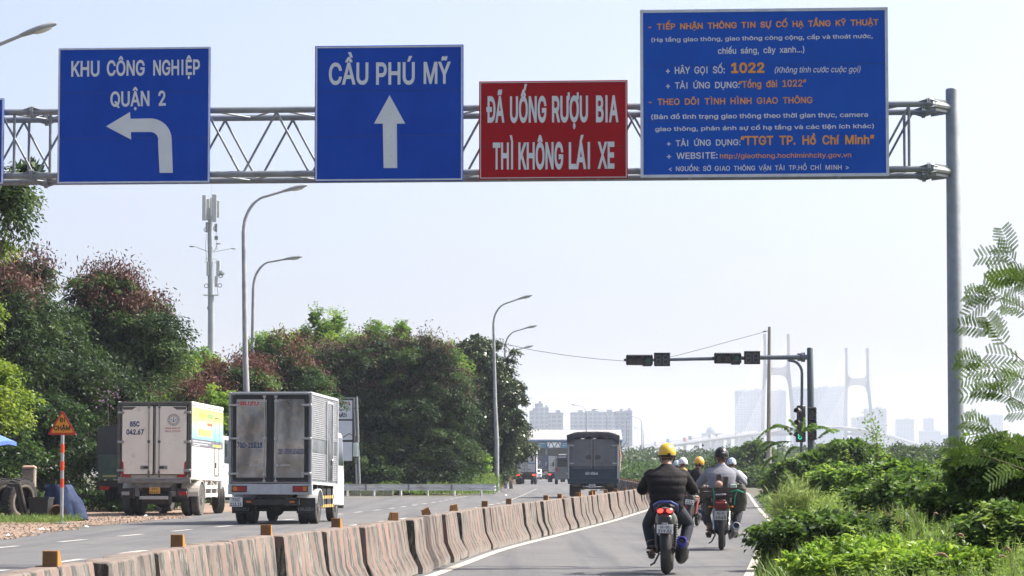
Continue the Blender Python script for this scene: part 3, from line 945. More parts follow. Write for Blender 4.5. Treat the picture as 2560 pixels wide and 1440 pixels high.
# traffic light on its mast arm
D = 105.0; pm = PM(D)
tl_m = mat('signal_pole_green_grey', (.075, .1, .105), .5, .1, c2=(.06, .08, .085), scale=2)
arm_m = mat('signal_arm_grey', (.11, .13, .16), .45, .2, c2=(.085, .1, .125), scale=2)
sig_black = mat('signal_black', (.012, .012, .014), .45)
lens_off = mat('signal_lens_dark', (.05, .035, .03), .25)
lens_green = mat('signal_lens_green', (.02, .07, .06), .25)
digit_m = mat('countdown_segment', (.09, .1, .1), .5)
green_on = mat('green_digit_lit', (.02, .3, .2), .4, emit=(.05, 1, .6), estr=.55)
P0 = Vector((gx(2029, D), D, 0))
t = thing('traffic_light_pole', 'dark traffic light mast with a long arm holding signals over the road', 'traffic light', P0)
X = lambda px: (px - 2029) * pm; Z = lambda py: pz(py, D)
q = MB(); q.tube([(0, 0, 0), (0, 0, 3), (-.02, 0, Z(872)), (-.02, 0, Z(869))], [.15, .14, .12, .09], 20); q.build('post', tl_m, t, smooth=50)
q = MB(); q.tube([(-.1, 0, Z(893)), (X(1905), 0, Z(894)), (X(1760), 0, Z(897)), (X(1585), 0, Z(901))], [.1, .085, .07, .055], 14); q.build('arm', arm_m, t, smooth=50)
q = MB(); q.tube([(X(2015), 0, Z(893)), (X(2011), 0, Z(893))], .19, 14); q.tube([(X(2010), 0, Z(893)), (X(2006), 0, Z(893))], .19, 14)
for zz in (.11, -.11): q.box((X(2004), 0, Z(893) + zz), (.25, .02, .08))
q.build('arm_flange', arm_m, t)
q = MB()
pts = [(X(1972), -.02, Z(900))] + [(X(1980) + .42 * math.sin(R(a)), -.02, Z(902) - .42 * (1 - math.cos(R(a))) * 1.15) for a in range(10, 91, 16)] + [(X(2007), -.02, Z(960)), (X(2004), -.02, Z(1130))]
q.tube(pts, .055, 12); q.build('curved_pipe', arm_m, t, smooth=50)
def hood(q, c, r, M=None):
    s0 = q.mark(); n = 12
    vs = []
    for yy in (0, -.16):
        for rr in (r, r * .93):
            for k in range(n + 1):
                a = R(-15 + 210 * k / n); vs.append((rr * math.cos(a), yy if k not in (0, n) else yy * .5, rr * math.sin(a)))
    N = n + 1; fs = []
    for k in range(n):
        fs += [(k, k + 1, 2 * N + k + 1, 2 * N + k), (N + k, 3 * N + k, 3 * N + k + 1, N + k + 1), (2 * N + k, 2 * N + k + 1, 3 * N + k + 1, 3 * N + k)]
    q.add(vs, fs); q.xf(s0, Matrix.Translation(c))
def h_signal(x0, x1, ytop, ybot, cx0, cx1, cy0, cy1):
    """three lenses in a row and the two-digit counter beside them"""
    w, h = (x1 - x0) * pm, (ybot - ytop) * pm
    cx, cz = X((x0 + x1) / 2), Z((ytop + ybot) / 2)
    q = MB(); q.box((cx, -.16, cz), (w, .18, h), bev=.03)
    q.box((cx + w * .28, -.16, cz - h * .55), (w * .33, .14, h * .16)); q.box((cx - w * .52, -.16, cz), (.12, .08, .1))
    for k in range(10): q.box((cx - w * .45 + k * w * .1, -.16, cz + h * .52), (.03, .15, .02)); q.box((cx - w * .45 + k * w * .1, -.16, cz - h * .52), (.03, .15, .02))
    hs = q.build('signal_housing', sig_black, t)
    for k in range(3):
        lx = cx + (k - 1) * w * .325
        q = MB(); q.ell((lx, -.25, cz - .01), (h * .36, .03, h * .36), 16, 8); q.build('lens', lens_green if k == 2 else lens_off, hs, smooth='all')
        q = MB(); hood(q, (lx, -.25, cz), h * .43); q.build('hood', sig_black, hs, smooth=40)
    w, h = (cx1 - cx0) * pm, (cy1 - cy0) * pm
    cx, cz = X((cx0 + cx1) / 2), Z((cy0 + cy1) / 2)
    q = MB(); q.box((cx, -.16, cz), (w, .18, h), bev=.02); q.box((cx, -.2, cz + h * .52), (w * 1.02, .26, .025)); hs = q.build('countdown_box', sig_black, t)
    for dx in (-.24, .22):
        q = MB(); dw, dh = w * .3, h * .33; th = .03
        for s_, c in ((( dw, th), (0, dh)), ((dw, th), (0, 0)), ((dw, th), (0, -dh)), ((th, dh * .8), (-dw / 2, dh / 2)), ((th, dh * .8), (dw / 2, dh / 2)), ((th, dh * .8), (-dw / 2, -dh / 2)), ((th, dh * .8), (dw / 2, -dh / 2))):
            q.box((cx + dx * w + c[0], -.255, cz + c[1]), (s_[0] * .85, .012, s_[1]))
        q.build('digit', digit_m, hs)
h_signal(1567, 1634, 888, 913, 1637, 1677, 884, 916)
h_signal(1787, 1855, 883, 909, 1862, 1902, 880, 911)
for (cxp, y0, y1, yaw, lit) in ((2003, 1014, 1105, R(-50), True), (2030, 1018, 1100, 0, False)):
    q = MB(); w, h = .34, (y1 - y0) * pm
    M = Matrix.Translation((X(cxp), -.2, Z((y0 + y1) / 2))) @ Matrix.Rotation(yaw, 4, 'Z')
    q.box((0, 0, 0), (w, .2, h), bev=.03); q.xf(0, M); hs = q.build('signal_housing', sig_black, t)
    for k in range(3):
        zz = h * (.33 - .33 * k)
        q = MB(); q.ell((0, -.1, zz), (.13, .03, .13), 16, 8); q.xf(0, M); q.build('lens', lens_off, hs, smooth='all')
        q = MB(); hood(q, (0, -.1, zz), .155); q.xf(0, M); q.build('hood', sig_black, hs, smooth=40)
q = MB(); q.box((X(1999), -.3, Z(1092)), (.32, .1, .42), bev=.02); cb = q.build('countdown_box', sig_black, t)
q = MB()
for s_, c in (((.14, .04), (0, .14)), ((.14, .04), (0, 0)), ((.14, .04), (0, -.14)), ((.04, .1), (-.09, .07)), ((.04, .1), (.09, .07)), ((.04, .1), (.09, -.07)), ((.04, .1), (-.09, -.07))):
    q.box((X(1999) + c[0] * .7, -.357, Z(1091) + c[1] * .7), (s_[0] * .7, .01, s_[1] * .7))
q.build('green_digit', green_on, cb)

# concrete utility pole and the wire
D = 170.0
conc = mat('pole_concrete', (.36, .33, .275), .9, c2=(.29, .265, .22), scale=1.2, stretch=(1, 1, .2), dirt=(.2, .185, .16), dirt_scale=3)
t = thing('utility_pole', 'plain pale concrete utility pole standing by the roadside weeds', 'pole', (gx(1922, D), D, 0))
q = MB(); q.tube([(0, 0, 0), (.05, 0, pz(1000, D)), (.11, 0, pz(817, D))], [.17, .135, .1], 16); q.build('shaft', conc, t, smooth=50)
q = MB(); q.box((-.1, 0, pz(828, D)), (.16, .05, .05)); q.tube([(-.18, 0, pz(828, D)), (-.3, 0, pz(829, D))], .035, 8); q.build('wire_clamp', dark_m, t)
q = MB()
for py in (860, 900, 945, 985, 1030): q.tube([(.08, -.14, pz(py, D)), (.08, -.1, pz(py, D))], .02, 6)
q.build('step_hole', dark_m, t)
a, b, c_, d_ = at(1246, 856, 160), at(1420, 888, 164), at(1575, 903, 166.5), at(1918, 828, 170)
pts = []
for k in range(25):
    s_ = k / 24
    px = 1246 + (1918 - 1246) * s_
    py = float(np.interp(px, [1246, 1330, 1420, 1500, 1575, 1640, 1680, 1760, 1840, 1918], [856, 875, 889, 898, 903.5, 899, 892, 871, 849, 828]))
    pts.append(at(px, py, 160 + 10 * s_))
q = MB(); q.tube(pts, .016, 5); tag(q.build('overhead_wire', dark_m), 'thin wire sagging from a lamp post to the concrete pole', 'wire')

# W-beam guard rail
rail_m = mat('rail_galvanised', (.8, .8, .8), .35, .1, c2=(.7, .7, .7), scale=6, stretch=(.3, 1, 1), dirt=(.3, .29, .27), dirt_scale=4)
D = 135.0
x0, x1 = gx(700, D), gx(1236, D)
t = thing('guard_rail', 'silvery corrugated steel guard rail in front of the dark trees', 'guard rail', (x0, D, 0))
L = x1 - x0; zc = .44; n = 5
for k in range(n):
    xa, xb = L * k / n, L * (k + 1) / n + .08
    prof = [(-.05, .155), (-.02, .15), (.03, .1), (.03, .06), (-.04, .02), (-.04, -.02), (.03, -.06), (.03, -.1), (-.02, -.15), (-.05, -.155)]
    th = [(y + .008, z) for y, z in prof[::-1]]
    ring = prof + th
    q = MB(); q.loft([[(xa, y - k % 2 * .006, zc + z) for y, z in ring], [(xb, y - k % 2 * .006, zc + z) for y, z in ring]]); q.build('rail_panel', rail_m, t)
    q = MB(); q.box((xa, -.06, zc), (.09, .03, .28)); q.build('splice_plate', mat('rail_dark', (.28, .28, .28), .5, .4), t)
for k in range(8):
    xx = L * (k + .5) / 8
    q = MB(); q.tube([(xx, .12, 0), (xx, .12, .6)], .06, 12); q.box((xx, .06, zc), (.1, .1, .2)); q.build('rail_post', rail_m, t)
t = MB(); t.box((gx(925, 137), 137.2, .17), (2.3, .5, .34), bev=.02)
tag(t.build('concrete_block', mat('block_concrete', (.33, .31, .28), .9, c2=(.24, .23, .2), scale=3)), 'low grey concrete block on the ground behind the guard rail', 'block')

# direction board half hidden by the truck
D = 136.5; pm = PM(D)
t = thing('direction_board', 'white board of three panels on steel posts, half hidden behind the polished truck', 'board', (gx(893, D), D, 0))
X = lambda px: (px - 893) * pm; Z = lambda py: pz(py, D)
brd = mat('board_white', (.62, .65, .7), .5, c2=(.55, .58, .63), scale=2); fr = mat('board_frame', (.3, .31, .31), .5, .3); bk = mat('board_black', (.015, .015, .018), .6)
for p0, p1 in (((884, 994), (893, 1212)), ((891, 992), (900, 1212)), ((712, 994), (715, 1212)), ((719, 992), (722, 1212))):
    q = MB(); q.tube([(X(p0[0]), 0, Z(p0[1])), (X(p1[0]), 0, 0)], .055, 8); q.build('post', fr, t)
q = MB(); q.box(((X(715) + X(885)) / 2, 0, Z(995)), (X(885) - X(715), .06, .06)); q.build('top_rail', fr, t)
q = MB(); q.box(((X(716) + X(884)) / 2, .03, (Z(997) + Z(1154)) / 2), (X(884) - X(716), .04, Z(997) - Z(1154))); q.build('backing', bk, t)
for ya, yb in ((1001, 1048), (1052, 1100), (1105, 1152)):
    q = MB(); q.box(((X(722) + X(880)) / 2, -.01, (Z(ya) + Z(yb)) / 2), (X(880) - X(722), .03, Z(ya) - Z(yb)), bev=.012); p = q.build('panel', brd, t)
    if ya == 1001:
        q = MB(); text(q, 'CASTA', X(847), X(875), Z(1012), Z(1005) - Z(1012), -.028, .03); q.build('lettering', mat('letter_red', (.5, .03, .03), .5), p, fix=False)
        q = MB(); text(q, 'HẦN TMDV', X(846), X(876), Z(1027), Z(1021) - Z(1027), -.028, .01); text(q, 'MỚI', X(847), X(866), Z(1043), Z(1034) - Z(1043), -.028, .03)
        q.build('lettering', mat('letter_dark', (.05, .05, .055), .5), p, fix=False)

# triangular warning sign
def warning(px, D, label, words=True, sc=1.0):
    t = thing('warning_sign', label, 'road sign', (gx(px, D), D, 0), 0)
    w, h, zb = .68 * sc, .585 * sc, 2.09 * sc
    q = MB(); q.tube([(0, 0, 0), (0, 0, zb + h * .8)], .042 * sc, 14); q.build('post', mat('sign_post', (.42, .44, .45), .4, .4, c2=(.34, .36, .37), scale=3), t, smooth=50)
    q = MB(); q.box((0, 0, .02), (.3, .3, .04), bev=.01); q.build('foot', galv, t)
    for za, zb_ in ((.86, 1.065), (1.26, 1.47), (1.67, 1.875)):
        q = MB(); q.tube([(0, 0, za * sc), (0, 0, zb_ * sc)], .0445 * sc, 14); q.build('red_band', mat('band_red', (.75, .07, .02), .4), t, smooth=50)
    def tri(w, h, z0, b):
        out = []
        for cx, cz, a0 in ((-w / 2 + b * 1.7, z0 + b, 150), (w / 2 - b * 1.7, z0 + b, 270), (0, z0 + h - b * 2, 30)):
            for k in range(5):
                a = R(a0 + k * 30); out.append((cx + b * math.cos(a), cz + b * math.sin(a)))
        return out
    q = MB(); q.prism(tri(w, h, zb, .03 * sc), -.066 * sc, -.05 * sc); q.build('rim', mat('warn_red', (.42, .025, .02), .45), t)
    q = MB(); q.prism(tri(w * .78, h * .78, zb + h * .09, .02 * sc), -.071 * sc, -.0665 * sc); f = q.build('face', mat('warn_amber', (.68, .28, .015), .45, c2=(.6, .24, .015), scale=5), t)
    if words:
        q = MB(); text(q, 'ĐI', -.062, .066, zb + .295, .115, -.0715, .035); text(q, 'CHẬM', -.2, .19, zb + .105, .115, -.0715, .035)
        q.build('lettering', mat('letter_black', (.02, .016, .012), .5), f, fix=False)
    return t
warning(154, 64, 'yellow triangular sign with red rim on a red-banded post by the dirt shoulder')
warning(1561, 300, 'small distant orange triangular sign on a banded post', words=False, sc=1.0)

# ================================================================== vehicles   (local axes: x right, y forward from the rear face, z up)
rubber = mat('tyre_rubber', (.022, .022, .023), .85, c2=(.045, .042, .038), scale=7, bump=.4, bscale=60)
rubber_dusty = mat('tyre_rubber_dusty', (.06, .056, .05), .9, c2=(.1, .092, .08), scale=5, bump=.4, bscale=60)
rim_m = mat('wheel_rim', (.2, .2, .2), .6, .3, c2=(.12, .11, .1), scale=6)
under = mat('chassis_black', (.018, .018, .019), .75, c2=(.04, .036, .03), scale=4)
white_paint = mat('truck_white', (.62, .63, .62), .4, c2=(.55, .555, .54), scale=3, dirt=(.3, .28, .25), dirt_scale=2.2, dirt_lim=(.6, .8))
chrome = mat('bright_metal', (.42, .42, .42), .35, .9)
lamp_red = mat('tail_lamp_red', (.3, .012, .012), .25)
lamp_amber = mat('tail_lamp_amber', (.5, .14, .01), .25)
lamp_lit = mat('brake_lamp_lit', (.5, .01, .01), .3, emit=(1, .04, .03), estr=2.2)
glass_m = mat('dark_glass', (.02, .028, .032), .08, spec=.7)
plate_w = mat('plate_white', (.62, .62, .6), .5); plate_y = mat('plate_yellow', (.6, .32, .03), .5)
ink_blue = mat('ink_blue', (.015, .03, .12), .5); ink_dark = mat('ink_dark', (.03, .03, .03), .5); ink_red = mat('ink_red', (.4, .02, .02), .5); ink_white = mat('ink_white', (.7, .7, .7), .5)
def wheel(parent, x, y, r, w, m=rubber, steer=0.0, name='wheel', out=1):
    q = MB(); h = w / 2
    prof = [(.56 * r, -h * .8), (.8 * r, -h), (.93 * r, -h * .95), (r, -h * .72), (r * .985, -h * .3), (r, -h * .25), (r, h * .25), (r * .985, h * .3), (r, h * .72), (.93 * r, h * .95), (.8 * r, h), (.56 * r, h * .8), (.56 * r, -h * .8)]
    q.lathe(prof[:-1], 30, Matrix.Rotation(math.pi / 2, 4, 'Y'))
    M = Matrix.Translation((x, y, r)) @ Matrix.Rotation(steer, 4, 'Z')
    q.xf(0, M); o = q.build(name, m, parent, smooth=35)
    q = MB(); q.lathe([(0, .02), (.2 * r, .04), (.22 * r, -.02), (.45 * r, -.05), (.56 * r, 0), (.6 * r, .012), (.6 * r, -w * .6), (0, -w * .6)], 24, Matrix.Rotation(math.pi / 2 * out, 4, 'Y'))
    s0 = q.mark()
    for k in range(8):
        a = k * math.pi / 4; q.cyl((out * .0, .33 * r * math.cos(a), .33 * r * math.sin(a)), (out * .03, .33 * r * math.cos(a), .33 * r * math.sin(a)), .02, 6)
    q.xf(0, Matrix.Translation((x + out * h * .72, y, r)) @ Matrix.Rotation(steer, 4, 'Z')); q.build('rim', rim_m, o, smooth=35)
    return o
def shear(o, sl):
    """nose-down rake of the body on its springs"""
    me = o.data
    for v in me.vertices: v.co.z -= v.co.y * sl
    for c in o.children: shear(c, sl)
def plate(t, c, w, h, l1, l2, m, ink=ink_dark):
    q = MB(); q.box(c, (w, .012, h), bev=.003); p = q.build('number_plate', m, t)
    q = MB(); y = c[1] - .0062
    if not l1:                                   # too small to read: rows of dark marks
        for k in range(3): q.box((c[0] + (k - 1) * w * .2, y - .002, c[2] + h * .2), (w * .1, .002, h * .24))
        for k in range(5): q.box((c[0] + (k - 2) * w * .17, y - .002, c[2] - h * .22), (w * .1, .002, h * .26))
    elif l2:
        text(q, l1, c[0] - w * .3, c[0] + w * .3, c[2] + h * .06, h * .34, y, .02, .002); text(q, l2, c[0] - w * .42, c[0] + w * .42, c[2] - h * .42, h * .36, y, .02, .002)
    else:
        text(q, l1, c[0] - w * .42, c[0] + w * .42, c[2] - h * .2, h * .42, y, .02, .002)
    q.build('lettering', ink, p, fix=False); return p
def arch(x, y, r, w, thick=.025, a0=10, a1=170, zc=.4):
    """mudguard over a wheel"""
    q = MB(); rings = []
    for k in range(13):
        a = R(a0 + (a1 - a0) * k / 12); c, s = math.cos(a), math.sin(a)
        rings.append([(x - w / 2, y + r * c, zc + r * s), (x + w / 2, y + r * c, zc + r * s), (x + w / 2, y + (r + thick) * c, zc + (r + thick) * s), (x - w / 2, y + (r + thick) * c, zc + (r + thick) * s)])
    return q.loft(rings)
def cab(t, y0, y1, w, z0, z1, paint, mirror=1.0):
    """cab-over front: shell with raked screen, doors, windows and mirrors"""
    h = w / 2
    side = [(y0, z0), (y1 - .05, z0), (y1, z0 + .25), (y1 - .03, z0 + (z1 - z0) * .5), (y1 - .3, z1 - .06), (y1 - .42, z1), (y0, z1)]
    q = MB(); rings = []
    for x, ins in ((-h, .03), (-h + .04, 0), (h - .04, 0), (h, .03)):
        cy, cz = (y0 + y1) / 2, (z0 + z1) / 2
        rings.append([(x, y + (cy - y) * ins, z + (cz - z) * ins) for y, z in side])
    q.loft(rings); c = q.build('cab', paint, t, smooth=30)
    for s in (-1, 1):
        q = MB(); zm = z0 + (z1 - z0) * .55
        pts = [(y0 + .35, zm), (y1 - .12, zm), (y1 - .36, z1 - .12), (y0 + .35, z1 - .12)]
        q.add([(s * (h + .004), y, z) for y, z in pts] + [(s * (h - .01), y, z) for y, z in pts], [(0, 1, 2, 3), (4, 7, 6, 5), (0, 4, 5, 1), (1, 5, 6, 2), (2, 6, 7, 3), (3, 7, 4, 0)])
        q.build('side_window', glass_m, c)
        q = MB(); q.box((s * (h + .006), y0 + .3, zm - .1), (.02, .12, .03)); q.build('door_handle', under, c)
        q = MB(); q.tube([(s * h, y1 - .2, z1 - .2), (s * (h + .14), y1 - .1, z1 - .1), (s * (h + .24 * mirror), y1 - .05, z1 - .18), (s * (h + .25 * mirror), y1 - .05, z1 - .85), (s * h, y1 - .1, z1 - .95)], .013, 6)
        a = q.build('mirror_arm', under, t)
        q = MB(); q.box((s * (h + .25 * mirror), y1 - .07, z1 - .5), (.17, .06, .4), bev=.028); q.build('mirror', under, a)
        q = MB(); q.box((s * (h + .25 * mirror), y1 - .102, z1 - .5), (.14, .006, .35)); q.build('mirror_glass', mat('mirror_glass', (.5, .6, .62), .05, .9), a)
    q = MB(); q.box((0, y1 - .16, z0 + (z1 - z0) * .74), (w * .86, .02, (z1 - z0) * .36), rx=-R(22)); q.build('windscreen', glass_m, c)
    q = MB(); q.box((0, y1 + .03, z0 + .05), (w * .98, .1, .22), bev=.02); q.build('bumper', under, c)
    return c

# ---- polished box truck
yaw = R(-6.4)
base = Vector((at(675, 1250, 63.4).x, 63.4, .0))
tr = thing('box_truck', 'box truck with polished steel rear doors and ribbed side driving past the dirt shoulder', 'truck', base, yaw)
W, L, z0, z1 = 1.97, 3.45, .95, 3.075; h = W / 2
steel = mat('polished_steel', (.52, .515, .5), .24, 1.0, c2=(.19, .187, .18), scale=1.5, stretch=(1, 1, .6), detail=3, contrast=(.36, .62), bump=1.0, bscale=2.2, dirt=(.3, .28, .24), dirt_scale=3, dirt_lim=(.62, .75))  # light and dark blotches in the colour stand in for reflections
alu = mat('ribbed_aluminium', (.46, .465, .47), .35, .75, c2=(.36, .365, .37), scale=4, dirt=(.36, .33, .3), dirt_scale=3, dirt_lim=(.6, .8))
frame_w = mat('frame_offwhite', (.46, .485, .5), .45, c2=(.36, .38, .395), scale=5, dirt=(.22, .17, .13), dirt_scale=6, dirt_lim=(.6, .72))
gasket = mat('gasket_black', (.01, .01, .011), .6)
parts = []
q = MB(); q.box((0, L / 2 + .03, (z0 + z1) / 2), (W - .06, L - .06, z1 - z0 - .04)); parts.append(q.build('box_body', alu, tr))
for s in (-1, 1):
    q = MB(); q.box((s * (h - .03), .02, (z0 + z1) / 2), (.06, .08, z1 - z0), bev=.012); parts.append(q.build('rear_post', mat('post_aluminium', (.34, .35, .36), .45, .3, c2=(.26, .27, .275), scale=5), tr))
    q = MB(); q.box((s * (h - .02), L - .03, (z0 + z1) / 2), (.06, .07, z1 - z0), bev=.012); parts.append(q.build('front_post', frame_w, tr))
    q = MB(); q.box((s * (h - .025), L / 2, z1 - .03), (.06, L - .1, .07), bev=.012); parts.append(q.build('top_rail', frame_w, tr))
    q = MB(); q.box((s * (h - .025), L / 2, z0 + .02), (.05, L - .1, .06)); parts.append(q.build('bottom_rail', frame_w, tr))
q = MB(); q.box((0, .02, z1 - .03), (W - .12, .08, .055), bev=.01); parts.append(q.build('rear_header', mat('post_aluminium', (0, 0, 0)), tr))
q = MB(); q.box((0, L / 2, z1 + .004), (W - .1, L - .1, .03)); parts.append(q.build('roof', alu, tr))
for s in (-1, 1):
    cx = s * .445
    q = MB(); q.box((cx, .0, (z0 + z1) / 2 - .01), (.885, .04, z1 - z0 - .11)); g = q.build('door', gasket, tr); parts.append(g)
    q = MB(); q.box((cx + s * .0, -.024, (z0 + z1) / 2 - .012), (.715, .02, z1 - z0 - .3), bev=.006); q.build('door_skin', steel, g)
    q = MB(); q.tube([(s * .135, -.055, z0 + .03), (s * .135, -.055, z1 - .08)], .014, 8); rod = q.build('lock_rod', chrome, g, smooth=50)
    q = MB()
    for zz in (z0 + .06, z0 + .22, 2.0, z1 - .2, z1 - .1): q.box((s * .135, -.05, zz), (.07, .03, .05))
    q.build('rod_guide', chrome, rod)
    q = MB(); q.box((s * .31, -.06, z0 + .43), (.34, .02, .025)); q.box((s * .17, -.055, z0 + .43), (.05, .04, .08)); q.build('lock_handle', chrome, rod)
    for zz in (z1 - .3, 2.0, z0 + .23):
        q = MB(); q.box((s * .86, -.055, zz), (.24, .025, .055), bev=.01); q.tube([(s * .965, -.04, zz - .04), (s * .965, -.04, zz + .04)], .022, 8); q.build('hinge', chrome, g)
q = MB(); text(q, 'ISUZU', -.77, -.27, 2.77, .085, -.0345, .03); parts.append(q.build('lettering', mat('letter_red', (.5, .03, .03), .5), tr, fix=False))
q = MB(); text(q, '70C-113.15', -.78, -.18, 1.78, .13, -.0345, .03); text(q, 'DĐ : 0909.834038', .2, .8, 1.63, .13, -.0345, .025); parts.append(q.build('lettering', ink_blue, tr, fix=False))
q = MB(); q.torus((.44, -.037, 2.83), .065, .004, 'y', 24, 5); q.box((.42, -.037, 2.83), (.05, .004, .012), ry=.5); q.box((.45, -.037, 2.815), (.06, .004, .012), ry=-.4); parts.append(q.build('emblem', ink_dark, tr))
# ribbed sides with plain band and side door
def ribs(x, s, ya, yb, za, zb_, n):
    pr = []
    for k in range(n):
        z = za + (zb_ - za) * k / n; d = (zb_ - za) / n
        pr += [(0, z), (.016, z + d * .3), (.016, z + d * .55), (0, z + d * .85)]
    pr.append((0, zb_))
    ring0 = [(x + s * p, z) for p, z in pr] + [(x - s * .02, zb_), (x - s * .02, za)]
    q = MB(); q.loft([[(xx, ya, z) for xx, z in ring0], [(xx, yb, z) for xx, z in ring0]]); return q
for s in (-1, 1):
    x = s * (h - .022)
    for ya, yb in ((.07, 1.93), (2.72, L - .07)):
        for za, zb_, n in ((1.05, 1.68, 13), (2.0, z1 - .07, 22)):
            parts.append(ribs(x, s, ya, yb, za, zb_, n).build('ribbed_panel', alu, tr))
        q = MB(); q.box((x, (ya + yb) / 2, 1.84), (.02, yb - ya, .31)); parts.append(q.build('plain_panel', steel, tr))
    q = MB(); q.box((x + s * .004, 2.325, (z0 + z1) / 2 - .02), (.03, .74, z1 - z0 - .26), bev=.008); sd = q.build('side_door', steel, tr); parts.append(sd)
    for yy in (1.95, 2.7):
        q = MB(); q.box((x + s * .02, yy, (z0 + z1) / 2 - .02), (.03, .045, z1 - z0 - .2)); q.build('door_frame', frame_w, sd)
    q = MB(); q.box((x + s * .02, 2.325, z1 - .15), (.03, .74, .05)); q.build('door_frame', frame_w, sd)
    q = MB(); q.box((x + s * .04, 2.58, 1.5), (.04, .05, .14), bev=.01); q.build('door_lock', chrome, sd)
# rear light bar, lamps, plate
q = MB(); q.box((0, .03, .825), (W + .02, .1, .25), bev=.012); bar = q.build('rear_bumper', frame_w, tr); parts.append(bar)
for s in (-1, 1):
    q = MB(); q.box((s * .72, -.03, .83), (.36, .03, .15), bev=.01); lh = q.build('tail_lamp', under, tr); parts.append(lh)
    for dx, w_, m_ in ((-.105, .1, lamp_amber if s < 0 else lamp_red), (.0, .1, lamp_red), (.105, .09, lamp_amber if s > 0 else lamp_red)):
        q = MB(); q.box((s * .72 + dx, -.05, .83), (w_, .02, .11), bev=.006); q.build('lamp_lens', m_, lh)
plate(tr, (-.8, -.02, .525), .31, .22, '70C', '113.15', plate_w)
for x in (-.5, .52):
    q = MB(); q.box((x, .0, .53), (.12, .02, .045)); q.build('reflector', lamp_amber, tr)
q = MB()
for s in (-1, 1): q.box((s * .36, 2.4, .72), (.09, 4.8, .2))
for yy in (.12, 1.0, 2.2, 3.4): q.box((0, yy, .7), (.9, .1, .16))
for yy in (.3, 1.0, 1.7, 2.4, 3.1): q.box((0, yy, .88), (W - .1, .08, .12))
q.build('chassis', under, tr)
q = MB(); q.tube([(-.9, 1.0, .37), (.9, 1.0, .37)], .075, 10); q.ell((-.05, 1.0, .38), (.2, .22, .2)); q.box((0, .5, .62), (.5, .5, .22), bev=.05); q.box((0, .08, .53), (1.35, .08, .14)); q.build('rear_axle', under, tr, smooth=40)
q = MB(); q.box((.62, 2.3, .55), (.35, 1.0, .35), bev=.05); q.box((-.62, 2.4, .55), (.35, .8, .35), bev=.05); q.build('tank', under, tr)
for s in (-1, 1):
    wheel(tr, s * .86, 1.0, .375, .21, out=s); wheel(tr, s * .62, 1.0, .375, .2, out=-s)
    wheel(tr, s * .74, 4.0, .375, .2, out=s)
    arch(s * .76, 1.0, .43, .48, a0=5, a1=165, zc=.375).build('mudguard', white_paint, tr)
    q = MB(); q.box((s * .77, .42, .44), (.44, .015, .36)); mf = q.build('mud_flap', under, tr)
    q = MB(); text(q, 'ISUZU', s * .77 - .18, s * .77 + .18, .32, .07, .411, .02, .002); q.build('lettering', mat('flap_grey', (.18, .18, .18), .6), mf, fix=False)
    for zz in (.62, .41):
        q = MB(); q.box((s * .9, 2.5, zz), (.03, 1.7, .07)); g = q.build('side_guard', mat('guard_yellow', (.6, .36, .08), .5), tr)
        q = MB()
        for k in range(6): q.box((s * .9, 1.75 + k * .3, zz), (.034, .1, .072))
        q.build('guard_stripe', under, g)
    for yy in (1.8, 2.5, 3.2):
        q = MB(); q.box((s * .88, yy, .65), (.03, .04, .55)); q.build('guard_strut', under, tr)
c = cab(tr, L + .08, L + 1.6, 1.72, .48, 2.28, white_paint, 1.25); parts.append(c)
for p in parts: shear(p, .0205)

# ---- white box truck with colourful side, parked on the dirt
base = Vector((at(385, 1250, 75.0).x, 75.0, 0.01))
tr = thing('box_truck', 'white box truck with yellow and blue printed side parked on the dirt', 'truck', base, R(-5.2))
W, L, z0, z1 = 2.07, 4.45, 1.0, 3.12; h = W / 2; parts = []
cream = mat('door_cream', (.78, .72, .62), .5, c2=(.72, .66, .56), scale=2, dirt=(.36, .31, .25), dirt_scale=2.5, dirt_lim=(.58, .78))
side_white = mat('side_white', (.66, .64, .58), .4, c2=(.62, .59, .53), scale=2)
frame_g = mat('frame_dark', (.06, .062, .06), .5, .2, c2=(.1, .095, .085), scale=5)
sill_g = mat('sill_grey', (.2, .195, .18), .6, .1, c2=(.13, .12, .105), scale=5)
q = MB(); q.box((0, L / 2 + .02, (z0 + z1) / 2), (W - .02, L - .06, z1 - z0), bev=.02); parts.append(q.build('box_body', side_white, tr))
q = MB(); q.box((0, .0, z1 - .03), (W - .01, .1, .09), bev=.01); parts.append(q.build('rear_header', frame_g, tr))
